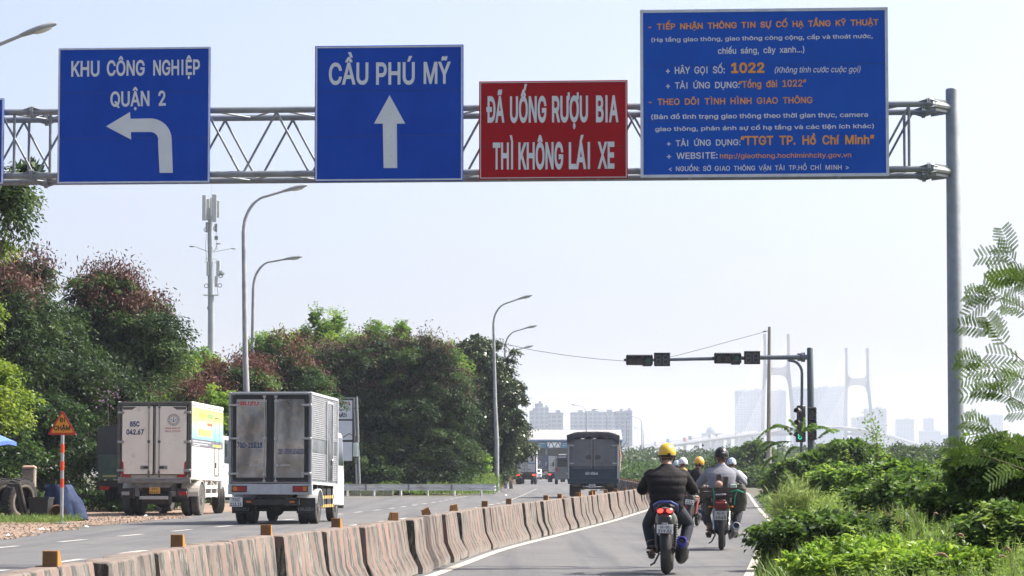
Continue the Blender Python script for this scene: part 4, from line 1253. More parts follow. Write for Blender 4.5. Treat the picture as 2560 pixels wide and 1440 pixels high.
for s in (-1, 1):
    q = MB(); q.box((s * (h - .04), .0, (z0 + z1) / 2), (.085, .1, z1 - z0 - .14), bev=.01); parts.append(q.build('rear_post', frame_g, tr))
    q = MB(); q.box((s * (h - .01), L / 2, z1 - .02), (.04, L - .1, .1), bev=.01); parts.append(q.build('top_rail', side_white, tr))
    cx = s * .47
    q = MB(); q.box((cx, -.005, (z0 + z1) / 2 + .02), (.9, .05, z1 - z0 - .2)); g = q.build('door', gasket, tr); parts.append(g)
    q = MB(); q.box((cx, -.035, (z0 + z1) / 2 + .02), (.86, .03, z1 - z0 - .25), bev=.012); q.build('door_skin', cream, g)
    q = MB(); q.tube([(s * .145, -.07, z0 + .05), (s * .145, -.07, z1 - .06)], .013, 8); rod = q.build('lock_rod', mat('rod_grey', (.25, .24, .22), .4, .6), g, smooth=50)
    q = MB()
    for zz in (z0 + .1, z0 + .2, z1 - .12): q.box((s * .145, -.065, zz), (.05, .03, .09))
    q.ell((s * .145, -.07, 2.04), (.04, .03, .045)); q.build('rod_guide', frame_g, rod)
    q = MB(); q.box((s * .26, -.06, z0 + .33), (.24, .03, .1), bev=.02); hd = q.build('lock_handle', mat('rod_grey', (0, 0, 0)), g)
    q = MB(); q.box((s * .22, -.077, z0 + .33), (.13, .01, .05)); q.build('keyway', gasket, hd)
    for zz in (z1 - .28, 2.03, z0 + .25):
        q = MB(); q.box((s * .93, -.075, zz), (.2, .03, .075), bev=.015); q.build('hinge', mat('hinge_grey', (.3, .3, .29), .45, .5), g)
    # red L-shaped corner reflectors and dark top corners
    q = MB(); q.prism([(s * .9, z0 + .06), (s * .62, z0 + .06), (s * .66, z0 + .12), (s * .84, z0 + .14), (s * .85, z0 + .46), (s * .9, z0 + .52)], -.056, -.051); q.build('corner_reflector', lamp_red, g)
    q = MB(); q.prism([(s * .9, z1 - .12), (s * .5, z1 - .12), (s * .62, z1 - .2), (s * .88, z1 - .2)], -.056, -.051); q.build('corner_plate', mat('corner_dark', (.1, .085, .07), .6), g)
q = MB(); text(q, '85C', -.68, -.41, 2.45, .15, -.0505, .035); text(q, '042.67', -.78, -.29, 2.23, .15, -.0505, .035); parts.append(q.build('lettering', ink_blue, tr, fix=False))
q = MB(); text(q, '0908.686767', .31, .73, 2.385, .045, -.0505, .02); text(q, '0961.179179', .31, .73, 2.3, .045, -.0505, .02); parts.append(q.build('lettering', ink_red, tr, fix=False))
q = MB(); q.torus((.54, -.052, 2.64), .165, .004, 'y', 32, 4); q.torus((.54, -.052, 2.64), .105, .004, 'y', 32, 4)
for k in range(20):
    a = R(18 * k); q.box((.54 + .135 * math.cos(a), -.052, 2.64 + .135 * math.sin(a)), (.02, .004, .035), ry=-a + math.pi / 2)
q.box((.54, -.052, 2.65), (.02, .004, .13)); q.box((.54, -.052, 2.6), (.06, .004, .03)); parts.append(q.build('emblem', mat('emblem_grey', (.17, .16, .17), .5), tr))
q = MB()
for s in (-1, 1): q.ell((.54 + s * .06, -.052, 2.64), (.02, .003, .02), 10, 6)
parts.append(q.build('emblem', mat('emblem_cyan', (.05, .35, .5), .5), tr))
# printed band on the sides
def print_mat():
    m = bpy.data.materials.new('side_print'); m.use_nodes = True; t = m.node_tree; b = t.nodes['Principled BSDF']
    tc = nd(t, 'ShaderNodeTexCoord'); sp = nd(t, 'ShaderNodeSeparateXYZ'); t.links.new(tc.outputs['Object'], sp.inputs[0])
    mr = nd(t, 'ShaderNodeMapRange'); mr.inputs[1].default_value = 2.15; mr.inputs[2].default_value = 3.0; t.links.new(sp.outputs[2], mr.inputs[0])
    cr = nd(t, 'ShaderNodeValToRGB'); e = cr.color_ramp.elements
    e[0].position = 0; e[0].color = (.2, .55, .7, 1); e[1].position = 1; e[1].color = (.68, .66, .14, 1)
    x = e.new(.35); x.color = (.3, .62, .5, 1); x = e.new(.6); x.color = (.55, .66, .16, 1)
    t.links.new(mr.outputs[0], cr.inputs[0]); t.links.new(cr.outputs[0], b.inputs['Base Color']); b.inputs['Roughness'].default_value = .45
    return m
pm_ = print_mat()
for s in (1, -1):
    x = s * (h - .01 + .006)
    q = MB(); q.box((x, L / 2, 2.57), (.012, L - .1, .86)); pp = q.build('printed_panel', pm_, tr); parts.append(pp)
    q = MB(); q.box((x, L / 2, 2.03), (.012, L - .1, .2)); parts.append(q.build('dark_stripe', mat('stripe_grey', (.13, .13, .15), .5), tr))
    M = Matrix.Translation((x + s * .004, 0, 0)) @ Matrix.Rotation(s * math.pi / 2, 4, 'Z')
    def side(fn, name, m):
        q = MB(); fn(q); q.xf(0, M); parts.append(q.build(name, m, tr, fix=False))
    if s > 0:
        side(lambda q: [q.box((1.06 + k * .15, -.003, 2.82), (.1, .004, .13)) for k in range(7)], 'print_marks', mat('print_orange', (.62, .25, .08), .5))
        side(lambda q: [q.box((2.2 + k * .16, -.003, 2.82), (.11, .004, .13)) for k in range(5)], 'print_marks', mat('print_green', (.1, .35, .12), .5))
        side(lambda q: [q.box((1.06 + k * .12, -.003, 2.6), (.08, .004, .07)) for k in range(8)], 'print_marks', mat('print_pale', (.65, .68, .55), .5))
        side(lambda q: [q.box((2.15 + k * .13, -.003, 2.58), (.09, .004, .09)) for k in range(6)], 'print_marks', ink_red)
        side(lambda q: q.box((1.9, -.003, 2.33), (1.7, .004, .2), bev=.002), 'orange_blob', mat('print_orange2', (.68, .42, .12), .5))
        side(lambda q: q.ell((1.0, -.003, 2.33), (.14, .003, .14), 14, 6), 'orange_dot', mat('print_orange', (0, 0, 0)))
        side(lambda q: (q.box((1.4, -.003, 2.07), (2.4, .004, .025)), q.box((1.2, -.003, 2.0), (2.0, .004, .025)), q.box((.7, -.003, 1.95), (.8, .004, .02))), 'fine_print', mat('print_lilac', (.5, .5, .55), .5))
        side(lambda q: q.box((3.5, -.003, 2.0), (1.2, .004, .07)), 'fine_print', mat('print_lime', (.45, .5, .12), .5))
        side(lambda q: text(q, '85C-042.67', 1.15, 1.95, 1.42, .17, 0, .0), 'lettering', mat('ink_grey', (.2, .2, .2), .5))
        for k in range(4):
            side(lambda q: q.torus((.42 + .06 * (k % 2), -.003, 2.86 - .1 * k), .06, .014, 'y', 16, 4), 'print_ring', mat('print_grey', (.35, .42, .38), .5))
    # side door outline
    q = MB()
    for yy in (3.22, 3.82): q.box((x + s * .006, yy, 1.98), (.016, .025, 1.66))
    for zz in (1.16, 2.8): q.box((x + s * .006, 3.52, zz), (.016, .6, .025))
    parts.append(q.build('side_door_frame', frame_g, tr))
    q = MB(); q.box((x + s * .01, 3.36, 1.45), (.03, .12, .16), bev=.01); parts.append(q.build('side_door_lock', frame_g, tr))
q = MB(); q.box((0, .02, z0 - .04), (W - .04, .12, .12), bev=.01); parts.append(q.build('rear_sill', sill_g, tr))
q = MB(); q.prism([(-.55, .9), (.55, .9), (.42, .78), (-.42, .78)], .03, .06); parts.append(q.build('lamp_panel', sill_g, tr))
plate(tr, (.02, .0, .7), .3, .17, '85C', '042.67', plate_y)
q = MB(); q.box((.0, -.02, .5), (.8, .06, .09), bev=.015); q.build('rear_bar', mat('bar_grey', (.4, .4, .38), .5, .2), tr)
q = MB()
for s in (-1, 1): q.box((s * .4, 2.8, .8), (.09, 5.4, .24)); q.box((s * .75, .15, .62), (.34, .12, .28), bev=.02)
for yy in (.2, 1.2, 2.4, 3.6): q.box((0, yy, .78), (.9, .1, .2))
q.box((0, .35, .5), (.8, .3, .34), bev=.05)
q.build('chassis', under, tr)
q = MB(); q.tube([(-.95, 1.25, .44), (.95, 1.25, .44)], .09, 10); q.ell((0, 1.25, .44), (.25, .26, .25)); q.build('rear_axle', under, tr, smooth=40)
for s in (-1, 1):
    q = MB(); q.box((s * .8, .0, .62), (.22, .03, .1), bev=.01); q.build('tail_lamp', lamp_red if s > 0 else mat('lamp_grey', (.28, .28, .27), .4), tr)
    wheel(tr, s * .96, 1.25, .445, .24, rubber_dusty, out=s); wheel(tr, s * .68, 1.25, .445, .24, out=-s)
    wheel(tr, s * .82, 4.85, .43, .24, rubber_dusty, steer=R(24), out=s)
    arch(s * .83, 1.25, .5, .5, a0=5, a1=170, zc=.445).build('mudguard', mat('guard_cream', (.48, .45, .4), .5), tr)
    for zz in (.78, .55):
        q = MB(); q.box((s * 1.0, 2.9, zz), (.03, 1.75, .1)); q.build('side_guard', side_white, tr)
    for yy in (2.1, 2.9, 3.75):
        q = MB(); q.box((s * .99, yy, .72), (.03, .06, .5)); q.build('guard_strut', side_white, tr)
    q = MB(); q.tube([(s * .95, 2.6, 1.0), (s * .99, 2.2, .8)], .02, 6); q.tube([(s * .95, 3.0, 1.0), (s * .99, 3.5, .8)], .02, 6); q.build('guard_brace', side_white, tr)
c = cab(tr, L + .1, L + 1.75, 1.95, .55, 2.35, white_paint); parts.append(c)
for p in parts: shear(p, .0168)

# ---- tarpaulin lorry in the shade behind it
tarp_d = mat('tarp_dark', (.028, .032, .036), .7, c2=(.04, .043, .045), scale=3, bump=.5, bscale=3)
base = Vector((-11.5, 82.6, .01))
tr = thing('tarpaulin_lorry', 'dark tarpaulin-covered lorry half hidden behind the white box truck', 'truck', base, R(-4))
pts = [(-1.1, 1.2), (-1.12, 2.25), (-1.06, 2.5), (-.7, 2.6), (0, 2.64), (.7, 2.6), (1.06, 2.5), (1.12, 2.25), (1.1, 1.2)]
q = MB(); q.loft([[(x + .02 * math.sin(k * 2 + z * 9), yy, z + .015 * math.sin(k * 1.7 + x * 5)) for x, z in pts] for k, yy in enumerate(np.linspace(0, 4.6, 10))]); q.build('tarpaulin', tarp_d, tr, smooth=60)
green_p = mat('tailgate_green', (.05, .085, .065), .6, c2=(.035, .06, .05), scale=4)
q = MB(); q.box((0, -.02, 1.35), (2.1, .06, .75), bev=.01); g = q.build('tailgate', green_p, tr)
for zz in (1.0, 1.35, 1.68):
    q = MB(); q.box((0, -.06, zz), (2.1, .04, .05)); q.build('tailgate_rib', green_p, g)
q = MB(); q.box((-.5, -.06, 1.08), (.8, .02, .06)); q.build('reflective_strip', mat('strip_olive', (.25, .27, .1), .5), tr)
q = MB(); q.box((0, 2.3, .85), (2.1, 4.6, .2)); q.box((0, 2.4, .65), (.9, 4.8, .25)); q.build('chassis', under, tr)
for s in (-1, 1):
    wheel(tr, s * .9, 1.1, .45, .24, out=s); wheel(tr, s * .64, 1.1, .45, .24, out=-s); wheel(tr, s * .85, 4.9, .45, .24, out=s)
    q = MB(); q.box((s * .85, -.03, .72), (.3, .05, .12), bev=.01); q.build('tail_lamp', lamp_red, tr)
cab(tr, 4.75, 6.3, 2.0, .6, 2.4, green_p)

# ---- blue tarpaulin truck on the carriageway
D = 125.0
tr = thing('tarpaulin_truck', 'blue tailgate truck with a black tarpaulin roof and grey steel doors ahead on the road', 'truck', (at(1483, 1240, D).x, D, .01), R(-2.6))
W = 2.3; h = W / 2
dark_steel = mat('grey_steel_doors', (.17, .175, .18), .42, .5, c2=(.13, .135, .14), scale=2, dirt=(.12, .1, .085), dirt_scale=1.6, dirt_lim=(.55, .7))
tail_blue = mat('tailgate_blue', (.018, .038, .06), .5, c2=(.014, .03, .048), scale=3)
tarp = mat('tarp_black', (.02, .02, .024), .6, c2=(.032, .032, .036), scale=4, bump=.6, bscale=5)
q = MB(); q.box((0, 2.2, 1.75), (W - .06, 4.4, 1.9)); q.build('box_body', dark_steel, tr)
for s in (-1, 1):
    q = MB(); q.box((s * .52, -.02, 2.0), (.94, .05, 1.3), bev=.01); g = q.build('door', dark_steel, tr)
    q = MB(); q.tube([(s * .07, -.06, 1.4), (s * .07, -.06, 2.65)], .02, 8); q.build('lock_rod', mat('rod_grey', (0, 0, 0)), g)
    for zz in (2.4, 1.58):
        q = MB(); q.box((s * .98, -.06, zz), (.2, .04, .07), bev=.01); q.build('hinge', chrome, g)
    q = MB(); q.box((s * (h - .02), -.02, 1.85), (.06, .1, 1.95), bev=.01); q.build('rear_post', mat('post_grey', (.33, .34, .35), .5, .2), tr)
    q = MB(); q.ell((s * .2, -.048, 1.86), (.16, .004, .1), 12, 6); q.build('grease_mark', mat('grease', (.05, .048, .045), .5), g)
# rolled tarpaulin hood
def hoodring(y, k, dz=0):
    out = []
    for i in range(15):
        a = i / 14
        x = (-1 + 2 * a) * (h + .06)
        z = 2.86 + .17 * (1 - (2 * a - 1) ** 4) + .02 * math.sin(i * 2.3 + k * 1.7) + dz
        out.append((x, y, z))
    low = [(x * .985, y, z - .24 - .035 * math.sin(i * 1.9 + k) - (.16 if i in (0, 14) else .07 if i in (1, 13) else 0)) for i, (x, _, z) in enumerate(out)]
    return out + low[::-1]
q = MB(); q.loft([hoodring(y, k, -.03 if k in (0, 11) else 0) for k, y in enumerate([-.16, -.12, 0, .4, .8, 1.2, 1.8, 2.4, 3., 3.6, 4.2, 4.5])]); q.build('tarpaulin', tarp, tr, smooth=60)
q = MB(); q.box((0, .02, 1.05), (W + .02, .08, .82), bev=.015); g = q.build('tailgate', tail_blue, tr)
for zz, hh in ((1.42, .06), (1.2, .03), (.86, .1), (.68, .06)):
    q = MB(); q.box((0, -.03, zz), (W - .02, .05, hh), bev=.012); q.build('tailgate_rib', tail_blue, g)
q = MB(); text(q, '62C-038.66', -.36, .22, 1.06, .13, -.022, .03); q.build('lettering', ink_white, g, fix=False)
plate(tr, (-.05, .0, .57), .3, .2, '62C', '038.66', plate_w)
q = MB()
for s in (-1, 1): q.box((s * .4, 2.5, .62), (.1, 4.8, .22)); q.box((s * .72, .1, .56), (.5, .1, .16), bev=.01)
q.box((0, .25, .45), (1.5, .1, .1)); q.build('chassis', under, tr)
for s in (-1, 1):
    q = MB(); q.box((s * .8, .04, .58), (.34, .03, .13), bev=.01); q.build('tail_lamp', mat('lamp_dim', (.09, .05, .04), .4), tr)
    q = MB(); q.box((s * .84, .5, .34), (.52, .015, .5)); q.build('mud_flap', under, tr)
    wheel(tr, s * .96, 1.1, .4, .22, out=s); wheel(tr, s * .72, 1.1, .4, .22, out=-s); wheel(tr, s * .86, 4.9, .4, .22, out=s)
    q = MB(); q.box((s * (h + .01), 2.2, 1.1), (.04, 4.3, .72)); q.build('side_board', tail_blue, tr)
for yy in (.1, 1.2, 2.4, 3.6):
    q = MB(); q.box((h + .02, yy, 1.85), (.05, .06, 1.9)); q.build('side_stake', mat('post_grey', (0, 0, 0)), tr)
for k in range(5):
    q = MB(); q.tube([(h + .05, .15 + k * .8, 2.5), (h + .1, .3 + k * .8, 1.9), (h + .06, .2 + k * .8, 1.2)], .02, 5); q.build('rope', mat('rope_tan', (.35, .27, .16), .9), tr)
q = MB(); q.ell((h + .06, .3, 2.05), (.04, .12, .2), 10, 6); q.build('red_rag', mat('rag_red', (.4, .05, .06), .8), tr, smooth='all')
q = MB(); q.box((.42, -.02, .36), (.25, .03, .05)); q.box((-.5, -.02, .38), (.2, .03, .05)); q.box((.02, -.02, .35), (.35, .03, .05)); q.build('reflector', mat('dull_amber', (.3, .22, .1), .6), tr)
cab(tr, 4.6, 6.1, 1.95, .55, 2.35, tail_blue, 1.3)

# ---- vehicles queued at the toll
def far_truck(px, D, label, W, L, z0, z1, m, cabm, yaw=0.0, doors=True, lit=True, words=None, name='box_truck', rib=0):
    t = thing(name, label, 'truck', (at(px, 1190, D).x, D, .01), yaw, 'vehicles queuing at the toll station')
    q = MB(); q.box((0, L / 2, (z0 + z1) / 2), (W, L, z1 - z0), bev=.03); b = q.build('box_body', m, t)
    q = MB(); q.box((0, -.01, z1 - .05), (W + .02, .06, .1)); q.box((0, -.01, z0 + .05), (W + .02, .06, .1))
    for s in (-1, 1): q.box((s * (W / 2 - .05), -.01, (z0 + z1) / 2), (.1, .06, z1 - z0 - .2))
    q.build('rear_frame', frame_g, t)
    for s in (-1, 1):
        if doors:
            q = MB(); q.box((s * W * .23, -.03, (z0 + z1) / 2), (W * .42, .05, z1 - z0 - .3), bev=.01); d = q.build('door', m, t)
            if rib:
                for k in range(rib):
                    q = MB(); q.box((s * W * .23 + (k - (rib - 1) / 2) * W * .42 / rib, -.06, (z0 + z1) / 2), (.06, .03, z1 - z0 - .35)); q.build('door_rib', m, d)
            q = MB(); q.tube([(s * .12, -.08, z0 + .1), (s * .12, -.08, z1 - .1)], .025, 6); q.box((s * .3, -.08, z0 + .35), (.3, .03, .08)); q.build('lock_rod', mat('rod_grey', (0, 0, 0)), d)
        q = MB(); q.box((s * W * .37, -.02, z0 - .16), (.26, .06, .13), bev=.01); q.build('tail_lamp', lamp_lit if lit else lamp_red, t)
        wheel(t, s * (W / 2 - .14), 1.0, .44, .26, out=s); wheel(t, s * (W / 2 - .42), 1.0, .44, .24, out=-s); wheel(t, s * (W / 2 - .2), L + .6, .44, .26, out=s)
    q = MB(); q.box((0, L / 2, z0 - .14), (W * .8, L, .2)); q.box((0, L / 2 + .5, z0 - .3), (.9, L + .4, .25)); q.box((0, .15, .5), (W * .85, .1, .14)); q.build('chassis', under, t)
    if words:
        for (s_, xa, xb, zz, hh, m_) in words:
            q = MB(); n_ = max(3, int((xb - xa) / .085))
            for k in range(n_): q.box((xa + (xb - xa) * (k + .5) / n_, -.058, zz + hh / 2), ((xb - xa) / n_ * .7, .004, hh))
            q.build('print_marks', m_, t)
    cab(t, L + .1, L + 1.8, W * .94, .6, 2.5, cabm)
    return t
grey_white = mat('reefer_white', (.5, .5, .49), .5, c2=(.44, .44, .43), scale=2)
cont_red = mat('container_red', (.17, .028, .035), .55, c2=(.13, .022, .028), scale=3)
cont_blue = mat('container_blue', (.06, .09, .15), .55, c2=(.05, .07, .12), scale=3)
far_truck(1315, 250, 'white two-door box truck waiting beside the trees, brake lamps lit', 1.9, 4.2, 1.02, 3.1, grey_white, white_paint, R(-2),
          words=[(None, -.85, -.25, 1.9, .1, ink_dark), (None, .2, .85, 1.86, .12, mat('ink_sea', (.05, .15, .3), .5)), (None, .3, .7, 2.45, .06, ink_dark)])
far_truck(1316, 300, 'red shipping container lorry showing above the white box truck', 2.44, 9, 1.5, 4.35, cont_red, white_paint, rib=3, name='container_lorry')
far_truck(1283, 262, 'dark red lorry behind the roadside tree with one brake lamp glowing', 2.2, 6, 1.1, 2.6, cont_red, cont_red, name='container_lorry', rib=3)
far_truck(1352, 395, 'dark blue shipping container lorry far off between two white trucks', 2.44, 9, 1.4, 3.5, cont_blue, white_paint, rib=3, lit=False, name='container_lorry')
far_truck(1391, 300, 'white box truck with small dark lettering partly behind the minibus', 1.95, 4.5, 1.0, 2.98, grey_white, white_paint, R(-1),
          words=[(None, -.6, -.35, 1.95, .1, ink_dark), (None, -.7, -.3, 1.78, .1, ink_dark), (None, -.55, -.4, 1.6, .08, ink_red)])
# minibus
D = 252.0
t = thing('minibus', 'dark silver minibus waiting just left of the blue tarpaulin truck', 'minibus', (at(1413, 1190, D).x, D, .01), R(-2), 'vehicles queuing at the toll station')
silver = mat('bus_silver', (.14, .15, .165), .35, .3, c2=(.11, .12, .13), scale=3); roofw = mat('bus_roof', (.42, .43, .45), .35, .3)
rings = []
for y, k in ((-.02, .93), (.08, 1), (2, 1), (4.6, 1), (5.1, .9)):
    rings.append([(x * k, y, z) for x, z in ((-.9, .45), (-.98, .7), (-.98, 1.5), (-.9, 2.35), (-.75, 2.62), (0, 2.68), (.75, 2.62), (.9, 2.35), (.98, 1.5), (.98, .7), (.9, .45))])
q = MB(); q.loft(rings); b = q.build('body', silver, t, smooth=40)
q = MB(); q.box((0, 2.3, 2.72), (1.3, 3.6, .12), bev=.05); q.build('roof_unit', roofw, t)
q = MB(); q.box((0, -.03, 2.0), (1.45, .03, .8), bev=.012); q.build('rear_window', glass_m, t)
q = MB(); q.box((0, -.03, 2.5), (1.3, .03, .1), bev=.01); q.build('high_lamp', roofw, t)
for s in (-1, 1):
    q = MB(); q.box((s * .97, 2.5, 1.95), (.02, 3.8, .65)); q.build('side_window', glass_m, t)
    q = MB(); q.box((s * .78, -.03, 1.35), (.18, .04, .3), bev=.02); q.build('tail_lamp', lamp_lit if s > 0 else lamp_red, t)
    wheel(t, s * .86, 1.1, .36, .22, out=s); wheel(t, s * .86, 4.1, .36, .22, out=s)
    q = MB(); q.tube([(s * .95, 5.0, 2.2), (s * 1.2, 5.05, 2.2), (s * 1.2, 5.05, 1.9)], .02, 6); q.box((s * 1.2, 5.05, 1.85), (.16, .08, .4), bev=.03); q.build('mirror', under, t)
q = MB(); q.box((0, -.04, .55), (1.8, .14, .24), bev=.03); q.build('bumper', silver, t)
plate(t, (.3, -.03, .98), .3, .2, None, None, plate_w)
# white car
D = 385.0
t = thing('car', 'small white car just visible beside the white box truck', 'car', (at(1339, 1190, D).x, D, .01), 0, 'vehicles queuing at the toll station')
carw = mat('car_white', (.75, .75, .74), .25, coat=.5)
prof = [(.0, .42), (.02, .85), (.35, 1.0), (.75, 1.42), (1.3, 1.52), (2.2, 1.45), (2.9, 1.02), (3.9, .86), (4.1, .6), (4.1, .35), (.1, .32)]
q = MB(); q.loft([[(x, y + (2 - y) * i, z * k) for y, z in prof] for x, i, k in ((-.86, .05, .95), (-.76, .0, 1), (.76, .0, 1), (.86, .05, .95))]); q.build('body', carw, t, smooth=30)
q = MB(); q.box((0, .52, 1.2), (1.3, .03, .45), rx=-R(42)); q.build('rear_window', glass_m, t)
for s in (-1, 1):
    q = MB(); q.box((s * .7, .0, .8), (.25, .06, .14), bev=.02); q.build('tail_lamp', lamp_red, t)
    q = MB(); q.box((s * .855, 1.7, 1.2), (.02, 1.5, .32)); q.build('side_window', glass_m, t)
    wheel(t, s * .76, .75, .31, .2, out=s); wheel(t, s * .76, 3.3, .31, .2, out=s)

# ================================================================== riders and motorbikes   (origin at the rear tyre contact, y forward)
from mathutils.kdtree import KDTree
def limb(q, pts, rad, n=14):
    """tapered limb with round ends"""
    P0 = [Vector(p) for p in pts]; P, rd = [], []
    for k in range(len(P0) - 1):
        for j in range(4): P.append(P0[k].lerp(P0[k + 1], j / 4)); rd.append(rad[k] + (rad[k + 1] - rad[k]) * j / 4)
    P.append(P0[-1]); rd.append(rad[-1]); rad = rd
    d0 = (P[0] - P[1]).normalized(); d1 = (P[-1] - P[-2]).normalized()
    r0, r1 = rad[0], rad[-1]
    pp = [P[0] + d0 * r0 * .8, P[0] + d0 * r0 * .5] + P + [P[-1] + d1 * r1 * .5, P[-1] + d1 * r1 * .8]
    rr = [r0 * .45, r0 * .82] + list(rad) + [r1 * .82, r1 * .45]
    return q.tube(pp, rr, n)
def person_body(parent, pose, mats, voxel=.011, quilt=0.0, bulk=1.0, sandals=True, bare=True, sleeve='long'):
    """one continuous figure: overlapping closed forms fused by a voxel remesh, coloured by the form each face came from"""
    comps = []           # (MB, material index)
    hip, sh, neck, head = pose['hip'], pose['sh'], pose['neck'], pose['head']
    hipV, shV = Vector(hip), Vector(sh)
    # torso: stacked oval rings from pelvis to collar
    q = MB(); rings = []; n = 28
    widths = [(-.08, .155, .12), (0, .19, .145), (.12, .19, .15), (.3, .195, .148), (.5, .215, .152), (.7, .235, .15), (.82, .235, .14), (.9, .205, .125), (.97, .15, .105), (1.03, .095, .085), (1.1, .064, .066)]
    fine = []
    for k in range(len(widths) - 1):
        for j in range(5):
            a = j / 5; fine.append(tuple(widths[k][i] * (1 - a) + widths[k + 1][i] * a for i in range(3)))
    fine.append(widths[-1])
    ax = shV - hipV; back = Vector((0, -1, 0))
    for s, w, d in fine:
        c = hipV + ax * s + back * (.045 * math.sin(max(0, min(1, s)) * math.pi))
        kq = 1 + quilt * (abs(math.sin(s * math.pi * 5.2 + .5)) ** .5 - .7)
        w2, d2 = w * bulk * kq, d * bulk * kq
        ring = []
        for i in range(n):
            a = 2 * math.pi * i / n
            ca, sa = math.cos(a), math.sin(a)
            ring.append(c + Vector((math.copysign(abs(ca) ** .85, ca) * w2, math.copysign(abs(sa) ** .9, sa) * d2, 0)))
        rings.append(ring)
    q.loft(rings); comps.append((q, 0))
    # head with face and ears, neck
    h = Vector(head)
    q = MB(); limb(q, [tuple(shV + ax * .05), neck, tuple(h + Vector((0, -.01, -.06)))], [.065, .058, .06]); comps.append((q, 2))
    q = MB(); q.ell(head, (.076, .098, .118), 18, 14); q.ell(tuple(h + Vector((0, .03, -.06))), (.058, .07, .065), 14, 10)
    q.ell(tuple(h + Vector((0, .1, -.015))), (.014, .022, .03), 8, 6)                       # nose
    q.box(tuple(h + Vector((0, .092, -.062))), (.045, .02, .012), bev=.005)                 # mouth
    for s in (-1, 1):
        q.ell(tuple(h + Vector((s * .078, -.01, -.02))), (.012, .022, .034), 8, 8)          # ears
        q.ell(tuple(h + Vector((s * .03, .088, .012))), (.016, .012, .01), 8, 6)            # eyes
    comps.append((q, 2))
    q = MB(); q.ell(tuple(h + Vector((0, -.014, .012))), (.083, .096, .115), 18, 14); q.ell(tuple(h + Vector((0, -.045, -.06))), (.066, .05, .06), 14, 10); comps.append((q, 3))
    for s in (-1, 1):
        S = Vector((s * .175 * bulk + sh[0], sh[1], sh[2] - .085)); E = Vector(pose['elbow']); Hn = Vector(pose['hand'])
        if s < 0 and 'elbow_l' in pose: E, Hn = Vector(pose['elbow_l']), Vector(pose['hand_l'])
        else: E, Hn = Vector((s * E.x, E.y, E.z)), Vector((s * Hn.x, Hn.y, Hn.z))
        q = MB(); m = S.lerp(E, .5)
        kb = bulk if quilt else 1.0
        if quilt:
            pts, rad = [], []
            for k in range(13):
                a = k / 12; pts.append(tuple(S.lerp(E, a))); rad.append((.082 - .014 * a) * kb * (1 + quilt * (abs(math.sin(a * math.pi * 3)) ** .6 - .6)))
            limb(q, pts, rad)
            pts, rad = [], []
            W_ = E.lerp(Hn, .9)
            for k in range(9):
                a = k / 8; pts.append(tuple(E.lerp(W_, a))); rad.append((.07 - .022 * a) * kb)
            limb(q, pts, rad); comps.append((q, 0))
        else:
            limb(q, [tuple(S), tuple(m), tuple(E)], [.085 * kb, .074 * kb, .062 * kb]); comps.append((q, 0))
            q = MB(); W_ = E.lerp(Hn, .92); limb(q, [tuple(E), tuple(E.lerp(W_, .45)), tuple(W_)], [.06, .054, .038]); comps.append((q, 0 if sleeve == 'long' else 2))
        # hand closed round the grip: palm, four fingers, thumb
        q = MB(); d = (Hn - E).normalized()
        q.box(tuple(Hn), (.082, .07, .034), bev=.014)
        for k in range(4):
            fx = Hn.x + (k - 1.5) * .0215
            ln = (.9, 1.0, .95, .78)[k if s > 0 else 3 - k]
            q.tube([(fx, Hn.y + .02, Hn.z + .008), (fx, Hn.y + .05 * ln, Hn.z + .012), (fx, Hn.y + .066 * ln, Hn.z - .012), (fx, Hn.y + .05 * ln, Hn.z - .036), (fx, Hn.y + .024, Hn.z - .04)], [.0095, .0095, .009, .0085, .007], 8)
        q.tube([(Hn.x - s * .03, Hn.y - .01, Hn.z - .005), (Hn.x - s * .048, Hn.y + .012, Hn.z - .022), (Hn.x - s * .04, Hn.y + .034, Hn.z - .038)], [.013, .011, .009], 8)
        comps.append((q, 2))
        # leg
        hp = Vector((hip[0] + s * .095, hip[1] + .02, hip[2] - .01)); K = Vector(pose['knee']); A = Vector(pose['ankle'])
        K, A = Vector((s * K.x, K.y, K.z)), Vector((s * A.x, A.y, A.z))
        q = MB(); limb(q, [tuple(hp), tuple(hp.lerp(K, .5)), tuple(K)], [.105, .092, .07]); lab = 1; comps.append((q, lab))
        cuff = pose.get('cuff', .85)
        q = MB(); limb(q, [tuple(K), tuple(K.lerp(A, .3)), tuple(K.lerp(A, cuff))], [.072, .074, .062 if cuff > .7 else .068]); comps.append((q, 1))
        q = MB(); limb(q, [tuple(K.lerp(A, max(.5, cuff - .08))), tuple(A)], [.044 if cuff < .7 else .04, .034]); T = A + Vector((s * .02, .17, -.075)); Hl = A + Vector((0, -.045, -.055))
        limb(q, [tuple(Hl), tuple(A + Vector((0, .05, -.05))), tuple(T)], [.032, .036, .024])
        for k in range(5):
            q.tube([tuple(T + Vector(((k - 2) * .017, -.02, 0))), tuple(T + Vector(((k - 2) * .019, .045 - abs(k - (1 if s > 0 else 3)) * .007, -.006)))], [.0105, .0085], 7)
        comps.append((q, 2))
    allmb = MB(); kd_pts = []
    for q, mi in comps:
        allmb.add(q.v, q.f)
        kd_pts += [(v, mi) for v in q.v]
    me = allmb.mesh('body_forms', mats)
    tmp = bpy.data.objects.new('body_forms', me); col.objects.link(tmp)
    rm = tmp.modifiers.new('fuse', 'REMESH'); rm.mode = 'VOXEL'; rm.voxel_size = voxel
    sm = tmp.modifiers.new('soften', 'SMOOTH'); sm.factor = .5; sm.iterations = 2
    bpy.context.view_layer.update()
    out = bpy.data.meshes.new_from_object(tmp.evaluated_get(bpy.context.evaluated_depsgraph_get()))
    bpy.data.objects.remove(tmp); bpy.data.meshes.remove(me)
    out.name = 'body'
    out.materials.clear()
